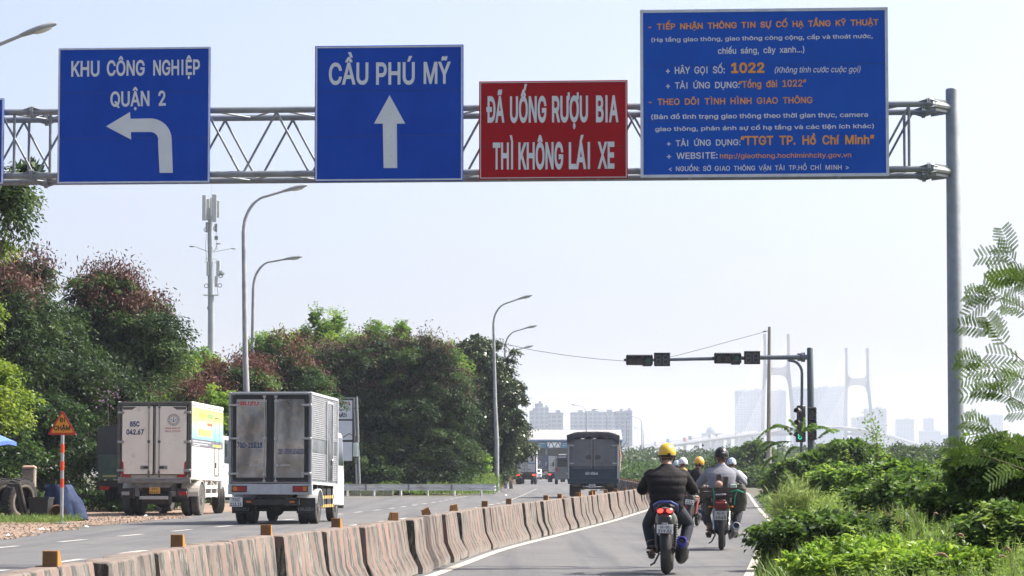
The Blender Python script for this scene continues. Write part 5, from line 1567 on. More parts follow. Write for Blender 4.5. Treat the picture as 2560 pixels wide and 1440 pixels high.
    for m in mats: out.materials.append(m)
    kd = KDTree(len(kd_pts))
    for i, (v, mi) in enumerate(kd_pts): kd.insert(v, i)
    kd.balance()
    out.polygons.foreach_set('material_index', [kd_pts[kd.find(p.center)[1]][1] for p in out.polygons])
    out.polygons.foreach_set('use_smooth', [True] * len(out.polygons))
    return link('body', out, parent)
def helmet(parent, c, m, tilt=0.0, shell=1.0, peak=True, rim=None, band=None):
    c = Vector(c); q = MB(); n = 28; rows = []
    RX, RY, RZ = .118 * shell, .137 * shell, .135 * shell
    low = -.3
    for i in range(11):
        ph = low + (math.pi / 2 - low) * i / 10
        rows.append([(RX * math.cos(ph) * math.cos(2 * math.pi * k / n), RY * math.cos(ph) * math.sin(2 * math.pi * k / n), RZ * math.sin(ph)) for k in range(n)])
    inner = [[(x * .9, y * .9, z * .9) for x, y, z in r] for r in rows]
    q.loft(inner[::-1][:-0 or None][0:11] + rows, cap=False)
    q.add([rows[-1][k] for k in range(n)], [tuple(range(n))])
    M = Matrix.Translation(c + Vector((0, .0, .03))) @ Matrix.Rotation(tilt, 4, 'X')
    q.xf(0, M); o = q.build('helmet', m, parent, smooth=50)
    q = MB(); z0 = RZ * math.sin(low)
    q.tube([(RX * math.cos(low) * 1.005 * math.cos(2 * math.pi * k / 24), RY * math.cos(low) * 1.005 * math.sin(2 * math.pi * k / 24), z0) for k in range(25)], .006, 6, cap=False)
    q.xf(0, M); q.build('helmet_rim', rim or dark_m, o, smooth='all')
    if peak:
        q = MB(); pts = []
        for k in range(9):
            a = R(30 + 120 * k / 8); pts.append((RX * math.cos(a), RY * math.sin(a)))
        vs = [(x, y, -.005) for x, y in pts] + [(x * 1.05, y * 1.3, -.02) for x, y in pts] + [(x, y, -.011) for x, y in pts] + [(x * 1.05, y * 1.3, -.026) for x, y in pts]
        fs = []
        for k in range(8): fs += [(k, k + 1, 9 + k + 1, 9 + k), (18 + k, 27 + k, 27 + k + 1, 18 + k + 1), (9 + k, 9 + k + 1, 27 + k + 1, 27 + k)]
        q.add(vs, fs); q.xf(0, M); q.build('helmet_peak', dark_m, o)
    q = MB(); q.tube([(0, -RY * math.cos(a) * 1.003, RZ * math.sin(a) * 1.003) for a in [low + .1 + .12 * k for k in range(12)]], .002, 5); q.xf(0, M); q.build('seam', mat('helmet_seam', (.5, .3, .02), .5) if m.name.startswith('helmet_yellow') else dark_m, o)
    q = MB(); q.box((0.03, -RY * math.cos(low) * .995, z0 + .012), (.045, .012, .03), bev=.008); q.xf(0, M); q.build('buckle', dark_m, o)
    for s in (-1, 1):
        q = MB(); q.tube([(s * RX * .9, .02, z0), (s * RX * .72, .03, z0 - .06), (s * .02, .07, z0 - .125)], .006, 6); q.xf(0, M); q.build('chin_strap', dark_m, o)
    if band:
        q = MB(); q.ell((0.04, -RY * .985, .03), (.03, .012, .014), 12, 6); q.xf(0, M); q.build('decal', band, o)
    return o
def sandals(parent, pose, m):
    for s in (-1, 1):
        A = Vector(pose['ankle']); A.x *= s
        q = MB(); n = 14
        c = A + Vector((s * .01, .06, -.098))
        out = [(.04 * (1 + .25 * math.sin(t)) * math.cos(t), .135 * math.sin(t)) for t in [2 * math.pi * k / n for k in range(n)]]
        q.loft([[(c.x + x, c.y + y, c.z + z - y * .28) for x, y in out] for z in (-.012, .012)])
        o = q.build('sandal', m, parent)
        q = MB(); q.tube([(c.x - .045, c.y + .05, c.z), (c.x, c.y + .07, c.z + .062), (c.x + .045, c.y + .05, c.z)], .012, 6); q.build('strap', m, o)

bike_black = mat('bike_black', (.02, .02, .022), .35, c2=(.03, .03, .03), scale=8, coat=.3)
bike_grey = mat('bike_grey_green', (.16, .17, .15), .4, c2=(.12, .13, .115), scale=6)
engine_m = mat('engine_grey', (.1, .1, .1), .5, .6, c2=(.05, .05, .05), scale=12)
fork_m = mat('fork_chrome', (.45, .45, .45), .25, .9)
lamp_red_dim = mat('tail_lamp_dark', (.12, .006, .008), .25)
def motorbike(label, px, D, yaw, opt, lean=0.0, group='motorbikes on the road'):
    t = thing('motorbike', label, 'motorbike', (at(px, 1300, D).x, D, .008), yaw, group)
    t.rotation_euler = (0, lean, yaw)
    r, tw = opt.get('r', .29), opt.get('tw', .1)
    wb = 1.24
    for y, w in ((0, tw), (wb, .085)):
        q = MB(); prof = []
        for k in range(13):
            a = R(-115 + 230 * k / 12); prof.append((r - w * .55 + w * .55 * math.cos(a), w / 2 * math.sin(a)))
        q.lathe(prof, 36, Matrix.Translation((0, y, r)) @ Matrix.Rotation(math.pi / 2, 4, 'Y')); wh = q.build('rear_wheel' if y == 0 else 'front_wheel', rubber, t, smooth=60)
        q = MB(); q.torus((0, y, r), r - w * .72, .014, 'x', 28, 6, 1.6); q.tube([(-.05, y, r), (.05, y, r)], .035, 10)
        for k in range(10):
            a = k * math.pi / 5; q.tube([(0, y, r), (0, y + (r - w * .7) * math.cos(a), r + (r - w * .7) * math.sin(a))], .006 if opt.get('spoke') else .014, 5)
        q.build('rim', fork_m if opt.get('spoke') else rim_m, wh, smooth=40)
    # rear hugger
    q = MB(); rings = []
    for k in range(11):
        a = R(40 + 105 * k / 10); c, s = math.cos(a), math.sin(a); R1 = r + .035; w = tw * .5 + .028
        rings.append([(-w, R1 * c * .93, r + R1 * s * .93), (-w * .8, R1 * c, r + R1 * s), (w * .8, R1 * c, r + R1 * s), (w, R1 * c * .93, r + R1 * s * .93), (w * .75, (R1 - .012) * c, r + (R1 - .012) * s), (-w * .75, (R1 - .012) * c, r + (R1 - .012) * s)])
    q.loft(rings); q.build('rear_mudguard', opt.get('fender', bike_black), t, smooth=50)
    if opt.get('flap'):
        q = MB(); q.loft([[(-.075, -.3, .62), (.075, -.3, .62), (.075, -.28, .62), (-.075, -.28, .62)], [(-.085, -.37, .36), (.085, -.37, .36), (.085, -.355, .36), (-.085, -.355, .36)], [(-.06, -.38, .27), (.06, -.38, .27), (.06, -.365, .27), (-.06, -.365, .27)]]); q.build('rear_flap', opt['flap'], t, smooth=40)
    q = MB()
    for s in (-1, 1): q.tube([(s * .085, -.02, r), (s * .09, .3, r + .03), (s * .06, .45, r + .06)], [.022, .02, .025], 8)
    q.build('swingarm', engine_m, t, smooth=50)
    for s in (-1, 1):
        q = MB(); q.tube([(s * .11, -.01, r + .02), (s * .115, .06, .64)], .022, 10)
        for k in range(8): q.torus((s * (.11 + .0006 * k), .015 + .005 * k, r + .1 + k * .028), .028, .006, 'z', 12, 5)
        q.build('shock_absorber', opt.get('shock', fork_m), t, smooth=50)
    q = MB(); q.box((0, .52, .36), (.24, .34, .28), bev=.06); q.ell((.13, .5, .34), (.05, .12, .11)); q.ell((-.13, .5, .34), (.05, .12, .11)); q.tube([(0, .6, .42), (0, .85, .5)], [.075, .06], 12)
    q.tube([(0, .5, .5), (0, .9, .62), (0, 1.0, .85)], [.05, .045, .05], 10); q.box((0, .3, .58), (.18, .5, .12), bev=.03); q.build('engine', engine_m, t, smooth=40)
    body = opt.get('body', bike_black)
    q = MB(); rings = []
    for y, w, za, zb_ in ((-.3, .055, .70, .80), (-.22, .105, .62, .81), (-.05, .125, .55, .79), (.2, .135, .5, .76), (.45, .12, .48, .74)):
        rings.append([(w * math.cos(a), y, (za + zb_) / 2 + (zb_ - za) / 2 * math.sin(a)) for a in [2 * math.pi * k / 16 for k in range(16)]])
    q.loft(rings); tc_ = q.build('tail_cowl', opt.get('tail', body), t, smooth=50)
    q = MB(); q.loft([[(w * math.cos(a), y, z + .05 * math.sin(a)) for a in [2 * math.pi * k / 14 for k in range(14)]] for y, w, z in ((-.2, .07, .81), (-.1, .12, .8), (.2, .135, .775), (.5, .11, .77), (.66, .06, .8))]); q.build('seat', mat('bike_seat', (.018, .018, .02), .6), t, smooth=50)
    q = MB(); q.tube([(-.13, .2, .74), (-.14, -.1, .83), (-.07, -.28, .87), (.07, -.28, .87), (.14, -.1, .83), (.13, .2, .74)], .016, 8); q.build('grab_rail', opt.get('rail', fork_m), t, smooth=50)
    # lamp cluster and plate
    q = MB(); q.box((0, -.285, .755), (.2, .05, .09), bev=.03); lc = q.build('tail_lamp', lamp_red_dim, t, smooth=40)
    if opt.get('lit'):
        for s in (-1, 1):
            q = MB(); q.ell((s * .055, -.312, .765), (.036, .012, .026), 12, 8, Matrix.Rotation(s * .25, 4, 'Y')); q.build('lamp_lens', lamp_lit, lc, smooth='all')
    if opt.get('lampbox'):
        q = MB(); q.box((0, -.33, .7), (.19, .07, .12), bev=.02); q.build('lamp_lens', lamp_red_dim, lc)
    q = MB(); q.box((0, -.3, .64), (.17, .06, .16), bev=.025); q.build('plate_holder', bike_black, t, smooth=40)
    pz_ = opt.get('plate_z', .56)
    plate(t, (0, -.345, pz_), .195, opt.get('plate_h', .085), *opt['plate'], opt.get('plate_m', plate_w))
    if opt.get('brand'):
        q = MB(); text(q, opt['brand'], -.038, .038, pz_ + .055, .022, -.335, .02, .003); q.build('lettering', ink_white, t, fix=False)
    for s in (() if opt.get('lit') else (-1, 1)):
        q = MB(); q.tube([(s * .1, -.25, .68), (s * .16, -.27, .68)], .01, 6); q.ell((s * .175, -.275, .68), (.024, .03, .02), 10, 8); q.build('indicator', lamp_amber, t, smooth='all')
    # exhaust on the right
    e = MB(); pts, rad = opt.get('exhaust', ([(.1, .75, .3), (.13, .5, .17), (.16, .3, .2), (.2, .1, .27), (.24, -.22, .38)], [.022, .024, .03, .052, .058]))
    e.tube(pts, rad, 16); ex = e.build('exhaust', opt.get('exhaust_m', mat('exhaust_black', (.025, .025, .026), .35, .5)), t, smooth=50)
    P, Q_ = Vector(pts[-2]), Vector(pts[-1]); d = (Q_ - P).normalized(); R0 = rad[-1]
    e = MB(); prof = [(R0 * 1.04, -.12), (R0 * 1.12, -.02), (R0 * 1.1, .02), (R0 * .8, .025), (R0 * .55, -.03), (0, -.03)]
    e.lathe(prof, 20, Matrix.Translation(Q_) @ d.to_track_quat('Z', 'Y').to_matrix().to_4x4()); e.build('exhaust_tip', opt.get('tip', fork_m), ex, smooth=40)
    # front end
    q = MB()
    for s in (-1, 1): q.tube([(s * .075, wb, r), (s * .07, wb - .12, .62), (s * .06, wb - .22, .93)], [.022, .024, .024], 10)
    q.build('fork', fork_m, t, smooth=50)
    q = MB(); q.loft([[(w * math.cos(a), y, z + h_ * math.sin(a)) for a in [2 * math.pi * k / 14 for k in range(14)]] for y, w, z, h_ in ((wb - .36, .06, .85, .08), (wb - .28, .13, .9, .12), (wb - .16, .12, .9, .12), (wb - .1, .08, .9, .09))]); q.build('headlamp_cowl', body, t, smooth=50)
    q = MB(); q.loft([[(w * math.cos(a), y, z + .13 * math.sin(a)) for a in [2 * math.pi * k / 12 for k in range(12)]] for y, w, z in ((wb - .5, .16, .6), (wb - .38, .19, .62), (wb - .3, .17, .66))]); q.build('leg_shield', body, t, smooth=50)
    q = MB(); q.tube([(-.36, wb - .42, .985), (-.22, wb - .33, .99), (-.08, wb - .24, .96), (.08, wb - .24, .96), (.22, wb - .33, .99), (.36, wb - .42, .985)], .012, 8); hb = q.build('handlebar', bike_black, t, smooth=50)
    for s in (-1, 1):
        q = MB(); q.tube([(s * .25, wb - .35, .99), (s * .37, wb - .425, .985)], .019, 10); q.build('grip', rubber, hb, smooth=40)
        q = MB(); q.tube([(s * .2, wb - .29, .975), (s * .28, wb - .28, .955), (s * .36, wb - .34, .945)], .007, 6); q.build('lever', dark_m, hb)
        if opt.get('mirrors'):
            q = MB(); q.tube([(s * .2, wb - .3, 1.0), (s * .3, wb - .28, 1.14)], .006, 6); q.ell((s * .32, wb - .3, 1.17), (.055, .015, .038), 12, 8); q.build('mirror', bike_black, hb, smooth='all')
        q = MB(); q.tube([(s * .1, .46, .26), (s * .26, .46, .25)], .013, 8); q.build('footpeg', rubber, t)
        q = MB(); q.tube([(s * .1, .16, .3), (s * .24, .12, .31)], .012, 8); q.build('pillion_peg', rubber, t)
    q = MB(); q.box((-.1, .22, r + .01), (.03, .56, .1), bev=.012); q.build('chain_case', body, t)
    q = MB(); q.tube([(-.1, .42, .24), (-.16, .35, .12), (-.2, .28, .1)], .012, 6); q.build('side_stand', engine_m, t)
    return t
def rider(label, px, D, yaw, pose, mats, hel, lean=0.0, foot=None, off=(0, 0, 0), **kw):
    b = at(px, 1300, D)
    M = Matrix.Rotation(yaw, 4, 'Z')
    o = M @ Vector(off)
    t = thing('person', label, 'person', (b.x + o.x, b.y + o.y, .008 + o.z), yaw, None)
    t.rotation_euler = (0, lean, yaw)
    person_body(t, pose, mats, **kw)
    helmet(t, pose['head'], *hel[:1], **(hel[1] if len(hel) > 1 else {}))
    if foot: sandals(t, pose, foot)
    return t
skin = mat('skin_brown', (.30, .15, .09), .55, c2=(.26, .125, .075), scale=12)
hair = mat('hair_black', (.012, .01, .009), .6)
jacket = mat('jacket_black', (.009, .008, .009), .8, spec=.2, c2=(.015, .0125, .013), scale=9, bump=.9, bscale=7)
jeans = mat('jeans_dark', (.012, .016, .026), .85, c2=(.02, .025, .036), scale=10, bump=.3, bscale=30)
trousers = mat('trousers_charcoal', (.035, .036, .045), .85, c2=(.05, .05, .06), scale=6, bump=.3, bscale=20)
shirt = mat('shirt_grey', (.2, .205, .235), .85, c2=(.165, .17, .2), scale=3, bump=.9, bscale=5)
yel = mat('helmet_yellow', (.72, .45, .02), .3, coat=.5, c2=(.66, .4, .018), scale=6)
yel2 = mat('helmet_yellow_deep', (.68, .33, .02), .3, coat=.5)
blk = mat('helmet_black', (.008, .008, .009), .3, coat=.15, spec=.3)
wht = mat('helmet_white', (.6, .6, .62), .3, coat=.4)
blu = mat('helmet_blue_white', (.2, .3, .6), .3, c2=(.6, .62, .66), scale=9, contrast=(.45, .55))
sand_m = mat('sandal_black', (.02, .018, .018), .7)
YAW = R(-5.6)
P1 = dict(hip=(0, .2, .8), sh=(0, .3, 1.275), neck=(0, .34, 1.35), head=(0, .38, 1.43), elbow=(.305, .45, 1.02), hand=(.31, .8, 1.0), knee=(.25, .62, .6), ankle=(.19, .42, .31), cuff=.88)
rider('rider in a black quilted jacket and yellow helmet closest to the camera', 1665, 32.9, YAW, P1, [jacket, jeans, skin, hair], (yel, dict(tilt=R(-4), shell=.93)), foot=sand_m, voxel=.009, quilt=.07, bulk=1.06)
motorbike('grey sporty motorbike with lit tail lamps and blue exhaust tip under the black-jacket rider', 1665, 32.9, YAW,
          dict(tw=.125, r=.3, tail=bike_grey, shock=engine_m, flap=None, lit=True, plate=('66-G1', '319.56'), plate_h=.1, plate_z=.55, brand='YAMAHA', rail=mat('rail_blue', (.02, .035, .2), .35), tip=mat('tip_blue', (.03, .03, .22), .3, .5),
               exhaust=([(.1, .75, .3), (.14, .5, .14), (.17, .25, .17), (.185, .05, .22), (.2, -.25, .4)], [.022, .03, .06, .085, .058])))
P2 = dict(hip=(0, .22, .8), sh=(0, .3, 1.3), neck=(0, .34, 1.37), head=(0, .37, 1.46), elbow=(.35, .48, 1.05), hand=(.32, .82, 1.0), knee=(.27, .58, .6), ankle=(.2, .43, .32), cuff=.62)
rider('rider in a grey shirt and black helmet on the loaded old motorbike', 1803, 43.0, YAW, P2, [shirt, trousers, skin, hair], (blk, dict(tilt=R(-3), band=mat('decal_silver', (.5, .5, .5), .4))), foot=sand_m, voxel=.011)
motorbike('old motorbike loaded with boxes and bags, white number plate over its rear wheel', 1803, 43.0, YAW,
          dict(tw=.09, r=.3, spoke=True, plate=('95-F1', '6545'), plate_h=.14, plate_z=.545, lampbox=True, fender=mat('fender_grey', (.12, .13, .14), .4), plate_m=mat('plate_dusty', (.4, .4, .38), .6)))
# load tied on behind the grey shirt
b = at(1803, 1300, 43.0); M = Matrix.Rotation(YAW, 4, 'Z')
def load_at(x, y, z): o = M @ Vector((x, y, z)); return (b.x + o.x, b.y + o.y, z)
wood = mat('wood_dark', (.05, .035, .028), .8, c2=(.075, .05, .04), scale=6, stretch=(1, 1, 4))
canvas = mat('canvas_olive', (.045, .045, .035), .9, c2=(.07, .068, .05), scale=5, bump=.7, bscale=12)
t = thing('luggage_rack', 'dark wooden plank box tied on the rear rack of the loaded motorbike', 'box', load_at(0, -.12, .86), YAW)
for x, z, w, hh in ((-.02, .1, .62, .035), (-.02, .04, .62, .035), (-.02, -.01, .62, .02)):
    q = MB(); q.box((x, -.12, z), (w, .02, hh + .02), bev=.003); q.build('plank', wood, t)
q = MB(); q.box((-.02, 0, -.025), (.6, .3, .02)); q.build('tray', wood, t)
for x, lean_, hh in ((-.02, -.08, .34), (.07, .1, .3)):
    q = MB(); q.box((x, -.04, hh / 2), (.075, .05, hh), ry=lean_, bev=.006); q.build('wood_post', wood, t)
q = MB(); q.ell((-.03, -.1, .18), (.06, .05, .055), 14, 10); q.build('rolled_rope', mat('rope_pink', (.42, .26, .2), .9), t, smooth='all')
q = MB(); q.box((.2, -.1, .13), (.1, .02, .1), rz=.1, bev=.008); q.build('pale_cup', mat('cup_green', (.4, .5, .43), .5), t)
for x0_, x1_, z in ((-.12, -.1, .12), (.26, .22, .1)):
    q = MB(); q.tube([(x0_, -.14, z), (x1_, -.15, -.02), (x1_ - .01, -.14, -.14)], .011, 6); q.build('green_rope', mat('rope_green', (.02, .25, .14), .7), t)
q = MB(); q.tube([(.16, -.14, .06), (.26, -.15, .09), (.36, -.14, .05)], .014, 6); q.build('green_rope', mat('rope_green', (0, 0, 0)), t)
def bag(label, loc, w, d, hh, m, nm='bag'):
    t = thing(nm, label, 'bag', loc, YAW)
    rings = []
    for k in range(8):
        a = k / 7; f = .75 + .28 * math.sin(a * math.pi) - (.12 if k == 7 else 0)
        rings.append([(w / 2 * f * math.copysign(abs(math.cos(u)) ** .7, math.cos(u)) + .01 * math.sin(3 * u + k), d / 2 * f * math.copysign(abs(math.sin(u)) ** .7, math.sin(u)), hh * a) for u in [2 * math.pi * i / 18 for i in range(18)]])
    q = MB(); q.loft(rings); q.build('sack', m, t, smooth=60)
    q = MB(); q.loft([[(x * 1.05, y * 1.06, z) for x, y, z in [(p[0], p[1], hh * .72 + dz) for p in rings[5]]] for dz in (0, .045)]); q.build('flap', m, t, smooth=50)
    q = MB(); q.tube([(-w * .3, 0, hh * .95), (0, 0, hh * 1.12), (w * .3, 0, hh * .95)], .01, 6); q.build('strap', dark_m, t)
    return t
bag('olive canvas bag hanging on one side of the loaded motorbike', load_at(.29, -.1, .62), .23, .22, .42, canvas)
bag('narrow dark pouch hanging beside the tail lamp of the loaded motorbike', load_at(-.2, -.12, .56), .1, .16, .3, canvas, 'pouch')

# small group ahead
P3 = dict(hip=(0, .24, .8), sh=(0, .36, 1.26), neck=(0, .4, 1.33), head=(0, .43, 1.41), elbow=(.33, .5, 1.05), hand=(.32, .82, 1.02), knee=(.25, .62, .58), ankle=(.2, .42, .3), cuff=.9)
Y3 = R(-12)
rider('rider in black with a backpack and a yellow-orange helmet', 1722, 60.5, Y3, P3, [jacket, trousers, skin, hair], (yel2, dict()), lean=R(7), foot=sand_m, voxel=.014)
motorbike('silver-tailed motorbike with a red shock absorber under the backpack rider', 1722, 60.5, Y3, dict(plate=(None, None), plate_h=.1, tail=mat('tail_silver', (.4, .4, .4), .35, .4), shock=mat('shock_red', (.5, .03, .02), .4), mirrors=True), lean=R(7))
b3 = at(1722, 1300, 60.5); o3 = Matrix.Rotation(Y3, 4, 'Z') @ Matrix.Rotation(R(7), 4, 'Y') @ Vector((0, .1, .86))
t = thing('backpack', 'black backpack with a pale stripe on the back of the rider in black', 'backpack', (b3.x + o3.x, b3.y + o3.y, o3.z), Y3); t.rotation_euler = (0, R(7), Y3)
q = MB(); q.loft([[(w * math.copysign(abs(math.cos(u)) ** .6, math.cos(u)), .0 + d * math.copysign(abs(math.sin(u)) ** .6, math.sin(u)), z) for u in [2 * math.pi * i / 18 for i in range(18)]] for z, w, d in ((0, .12, .06), (.03, .155, .085), (.2, .16, .1), (.33, .14, .08), (.41, .08, .05))]); q.build('pack', jacket, t, smooth=50)
q = MB(); q.box((0, -.1, .1), (.26, .012, .02)); q.box((0, -.1, .135), (.26, .012, .012)); q.build('stripe', mat('stripe_pale', (.35, .35, .34), .5), t)
q = MB(); q.tube([(-.03, -.02, .41), (0, -.03, .46), (.03, -.02, .41)], .01, 6); q.build('carry_loop', jacket, t)
yj = mat('jacket_yellow', (.45, .25, .04), .8, c2=(.38, .2, .03), scale=6)
rider('passenger in a yellow top and white helmet, mostly hidden by the black jacket', 1703, 66, R(-10), P3, [yj, trousers, skin, hair], (wht, dict()), voxel=.016, foot=sand_m)
motorbike('motorbike of the white-helmet rider, mostly hidden behind other riders', 1703, 66, R(-10), dict(plate=(None, None), plate_h=.1))
rider('distant rider in a blue and white helmet at the left shoulder of the black jacket', 1690, 86, R(-8), P3, [mat('top_blue', (.03, .06, .3), .8), trousers, skin, hair], (blu, dict()), voxel=.018, foot=sand_m)
motorbike('distant motorbike of the blue and white helmet rider', 1690, 86, R(-8), dict(plate=(None, None), plate_h=.1))
rider('rider in a white top and pale blue helmet beyond the grey shirt', 1828, 68, R(-7), P3, [mat('top_white', (.55, .55, .55), .8), trousers, skin, hair], (blu, dict()), voxel=.016, foot=sand_m)
motorbike('red and white motorbike beyond the grey-shirt rider', 1828, 68, R(-7), dict(plate=(None, None), plate_h=.1, body=mat('bike_red', (.4, .03, .05), .3, coat=.4), mirrors=True))

# ================================================================== toll station, far buildings, bridge
D = 420.0
t = thing('toll_station', 'toll station with a long pale ribbed roof across the road', 'building', (gx(1420, D), D, 0))
pm = PM(D); X = lambda px: (px - 1420) * pm; Z = lambda py: pz(py, D)
roof_m = mat('toll_roof', (.42, .4, .38), .5, .2, c2=(.36, .345, .33), scale=.6)
eave_m = mat('toll_eave_blue', (.2, .32, .5), .5); truss_m = mat('toll_truss', (.12, .16, .18), .6); cone_m = mat('toll_column', (.2, .26, .25), .7)
x0, x1 = X(1130), X(1556)
n = 60
q = MB(); ring = []
for k in range(n + 1):
    x = x0 + (x1 - x0) * k / n
    ring.append((x, k % 2 * .09))
vs, fs = [], []
for x, d in ring: vs += [(x, -d, Z(1099)), (x, 5.5 - d, Z(1073)), (x, 5.7, Z(1073) - .12), (x, .25, Z(1099) - .14)]
for k in range(n):
    a, b = 4 * k, 4 * k + 4
    fs += [(a, b, b + 1, a + 1), (a + 1, b + 1, b + 2, a + 2), (a + 2, b + 2, b + 3, a + 3), (a + 3, b + 3, b, a)]
q.add(vs, fs); q.build('roof_sheet', roof_m, t, fix=False)
q = MB(); q.box(((x0 + x1) / 2, 11, Z(1074)), (x1 - x0, 11, .2)); q.build('roof_slab', roof_m, t)
q = MB(); q.box(((x0 + x1) / 2, -.1, Z(1100.5)), (x1 - x0 + .2, .12, Z(1099) - Z(1102.5))); q.build('eave', eave_m, t)
q = MB(); q.box(((x0 + x1) / 2, .5, Z(1104)), (x1 - x0, .25, .22)); q.build('beam', truss_m, t)
q = MB(); q.box(((x0 + x1) / 2, .5, Z(1120)), (x1 - x0, .2, .16)); q.build('beam', truss_m, t)
for px in range(1140, 1560, 17):
    q = MB(); q.tube([(X(px), .5, Z(1104)), (X(px + 8.5), .5, Z(1120))], .07, 6); q.tube([(X(px + 8.5), .5, Z(1120)), (X(px + 17), .5, Z(1104))], .07, 6); q.build('truss_bar', truss_m, t)
for px in (1150, 1225, 1298, 1366, 1440, 1510, 1552):
    q = MB(); q.box((X(px), .8, Z(1104) / 2), (.35, .5, Z(1104)), bev=.04); q.build('column', cone_m, t)
sgn_m = mat('toll_sign_blue', (.08, .22, .33), .5)
for px in (1353, 1414, 1476):
    q = MB(); q.box((X(px), .2, Z(1113)), (24 * pm, .1, 15 * pm), bev=.02); s_ = q.build('lane_sign', sgn_m, t)
    q = MB(); q.box((X(px) + .1, .14, Z(1109)), (15 * pm, .02, 1.6 * pm)); q.box((X(px) - .2, .14, Z(1114)), (8 * pm, .02, 1.4 * pm)); q.build('sign_print', mat('toll_print', (.45, .55, .6), .5), s_)
for px in (1330, 1400, 1470):
    q = MB(); q.box((X(px), 3, 1.4), (1.6, 3, 2.8), bev=.08); b = q.build('booth', cone_m, t)
    q = MB(); q.box((X(px), 1.48, 1.8), (1.3, .05, .9)); q.build('booth_window', glass_m, b)
q = MB(); q.box(((x0 + x1) / 2, 14, 2.4), (x1 - x0, .3, 4.8)); q.build('back_wall', mat('toll_back', (.17, .21, .2), .8), t)

def facade(name, wall, win, sx, sz):
    """far facade: wall colour with rows of window openings"""
    m = bpy.data.materials.new(name); m.use_nodes = True; t = m.node_tree; b = t.nodes['Principled BSDF']
    tc = nd(t, 'ShaderNodeTexCoord'); sp = nd(t, 'ShaderNodeSeparateXYZ'); t.links.new(tc.outputs['Object'], sp.inputs[0])
    def M(op, a, b_):
        k = nd(t, 'ShaderNodeMath', operation=op)
        for i, s in ((0, a), (1, b_)):
            if isinstance(s, (int, float)): k.inputs[i].default_value = s
            else: t.links.new(s, k.inputs[i])
        return k.outputs[0]
    u = M('ADD', sp.outputs[0], M('MULTIPLY', sp.outputs[1], 1.0))
    fx = M('FRACT', M('DIVIDE', u, sx), 0); fz = M('FRACT', M('DIVIDE', sp.outputs[2], sz), 0)
    a = M('MULTIPLY', M('GREATER_THAN', fx, .3), M('GREATER_THAN', fz, .4))
    mx = nd(t, 'ShaderNodeMix', data_type='RGBA'); mx.inputs[6].default_value = (*wall, 1); mx.inputs[7].default_value = (*win, 1)
    t.links.new(a, mx.inputs[0]); t.links.new(mx.outputs[2], b.inputs['Base Color']); b.inputs['Roughness'].default_value = .6
    return m
f_white = facade('facade_white', (.38, .39, .41), (.2, .23, .27), 4.6, 3.6)
f_blue = facade('facade_bluegrey', (.15, .19, .26), (.05, .075, .11), 5.5, 3.8)
f_grey = facade('facade_grey', (.14, .17, .22), (.06, .075, .1), 6, 4)
conc_far = mat('far_concrete', (.26, .27, .29), .8)
def tower(label, blocks, D, m, depth=24, cat='building', name='apartment_tower'):
    """blocks: (px0, px1, ytop) volumes side by side"""
    cx = sum((b[0] + b[1]) / 2 for b in blocks) / len(blocks)
    t = thing(name, label, cat, (at(cx, 1100, D).x, D, 0), 0, 'far towers on the skyline')
    pm = PM(D)
    for k, (p0, p1, yt) in enumerate(blocks):
        w, hh = (p1 - p0) * pm, pz(yt, D)
        xx = ((p0 + p1) / 2 - cx) * pm
        q = MB(); q.box((xx, depth / 2 + k * .6, hh / 2), (w - .05, depth + k * .3, hh)); b = q.build('tower_block', m, t)
        q = MB(); q.box((xx, depth / 2 + k * .6, hh + .6), (w + .4, depth + .8, 1.2)); q.box((xx + w * .15, depth / 2, hh + 2.2), (w * .3, depth * .4, 2.6)); q.build('roof_parapet', conc_far, b)
        fl = int(hh / (3.6 if m is f_white else 3.8) / 3)
        for i in range(0, fl):
            zz = hh * (i + 1) / (fl + 1)
            q = MB(); q.box((xx, -.3 + k * .3, zz), (w * .96, 1.0, .5)); q.build('balcony_band', conc_far, b)
    return t
tower('stepped white tower just right of the round tree', [(1324, 1340, 1030), (1338, 1357, 1012), (1356, 1372, 1022)], 2300, f_white)
tower('lower white block beside the stepped white tower', [(1372, 1408, 1035)], 2250, f_white)
tower('broad white apartment block behind the far lamps', [(1427, 1465, 1034), (1465, 1496, 1031), (1496, 1540, 1033)], 2500, f_white)
tower('blue-grey tower at the end of the broad apartment block', [(1540, 1562, 1031), (1562, 1581, 1029)], 2450, f_blue)
tower('wide blue-grey tower behind the concrete pole', [(1842, 1874, 978), (1874, 1906, 976)], 4300, f_blue, 40)
tower('blue-grey tower between the legs of the nearer bridge pylon', [(1928, 1966, 978)], 4350, f_blue, 40)
tower('blue-grey tower behind the traffic light pole', [(1982, 2012, 970), (2012, 2046, 972)], 4400, f_blue, 40)
tower('blue-grey tower touching the farther bridge pylon', [(2048, 2080, 969), (2080, 2113, 967)], 4450, f_blue, 40)
tower('low grey block right of the farther bridge pylon', [(2134, 2166, 1045)], 4200, f_grey, 30)
tower('taller grey block behind the farther pylon leg', [(2166, 2217, 1023)], 4150, f_grey, 30)
tower('pale grey block in haze beyond the bridge ramp', [(2244, 2286, 1049)], 4700, f_grey, 30)
tower('pale thin tower and low block in haze left of the gantry post', [(2303, 2352, 1078), (2315, 2335, 1047)], 4700, f_grey, 30)
tower('pale flat-topped block in haze right of the gantry post', [(2460, 2508, 1039)], 4700, f_grey, 30)
tower('low hazy block just left of the gantry post', [(2352, 2375, 1088), (2200, 2240, 1090)], 4800, f_grey, 30)
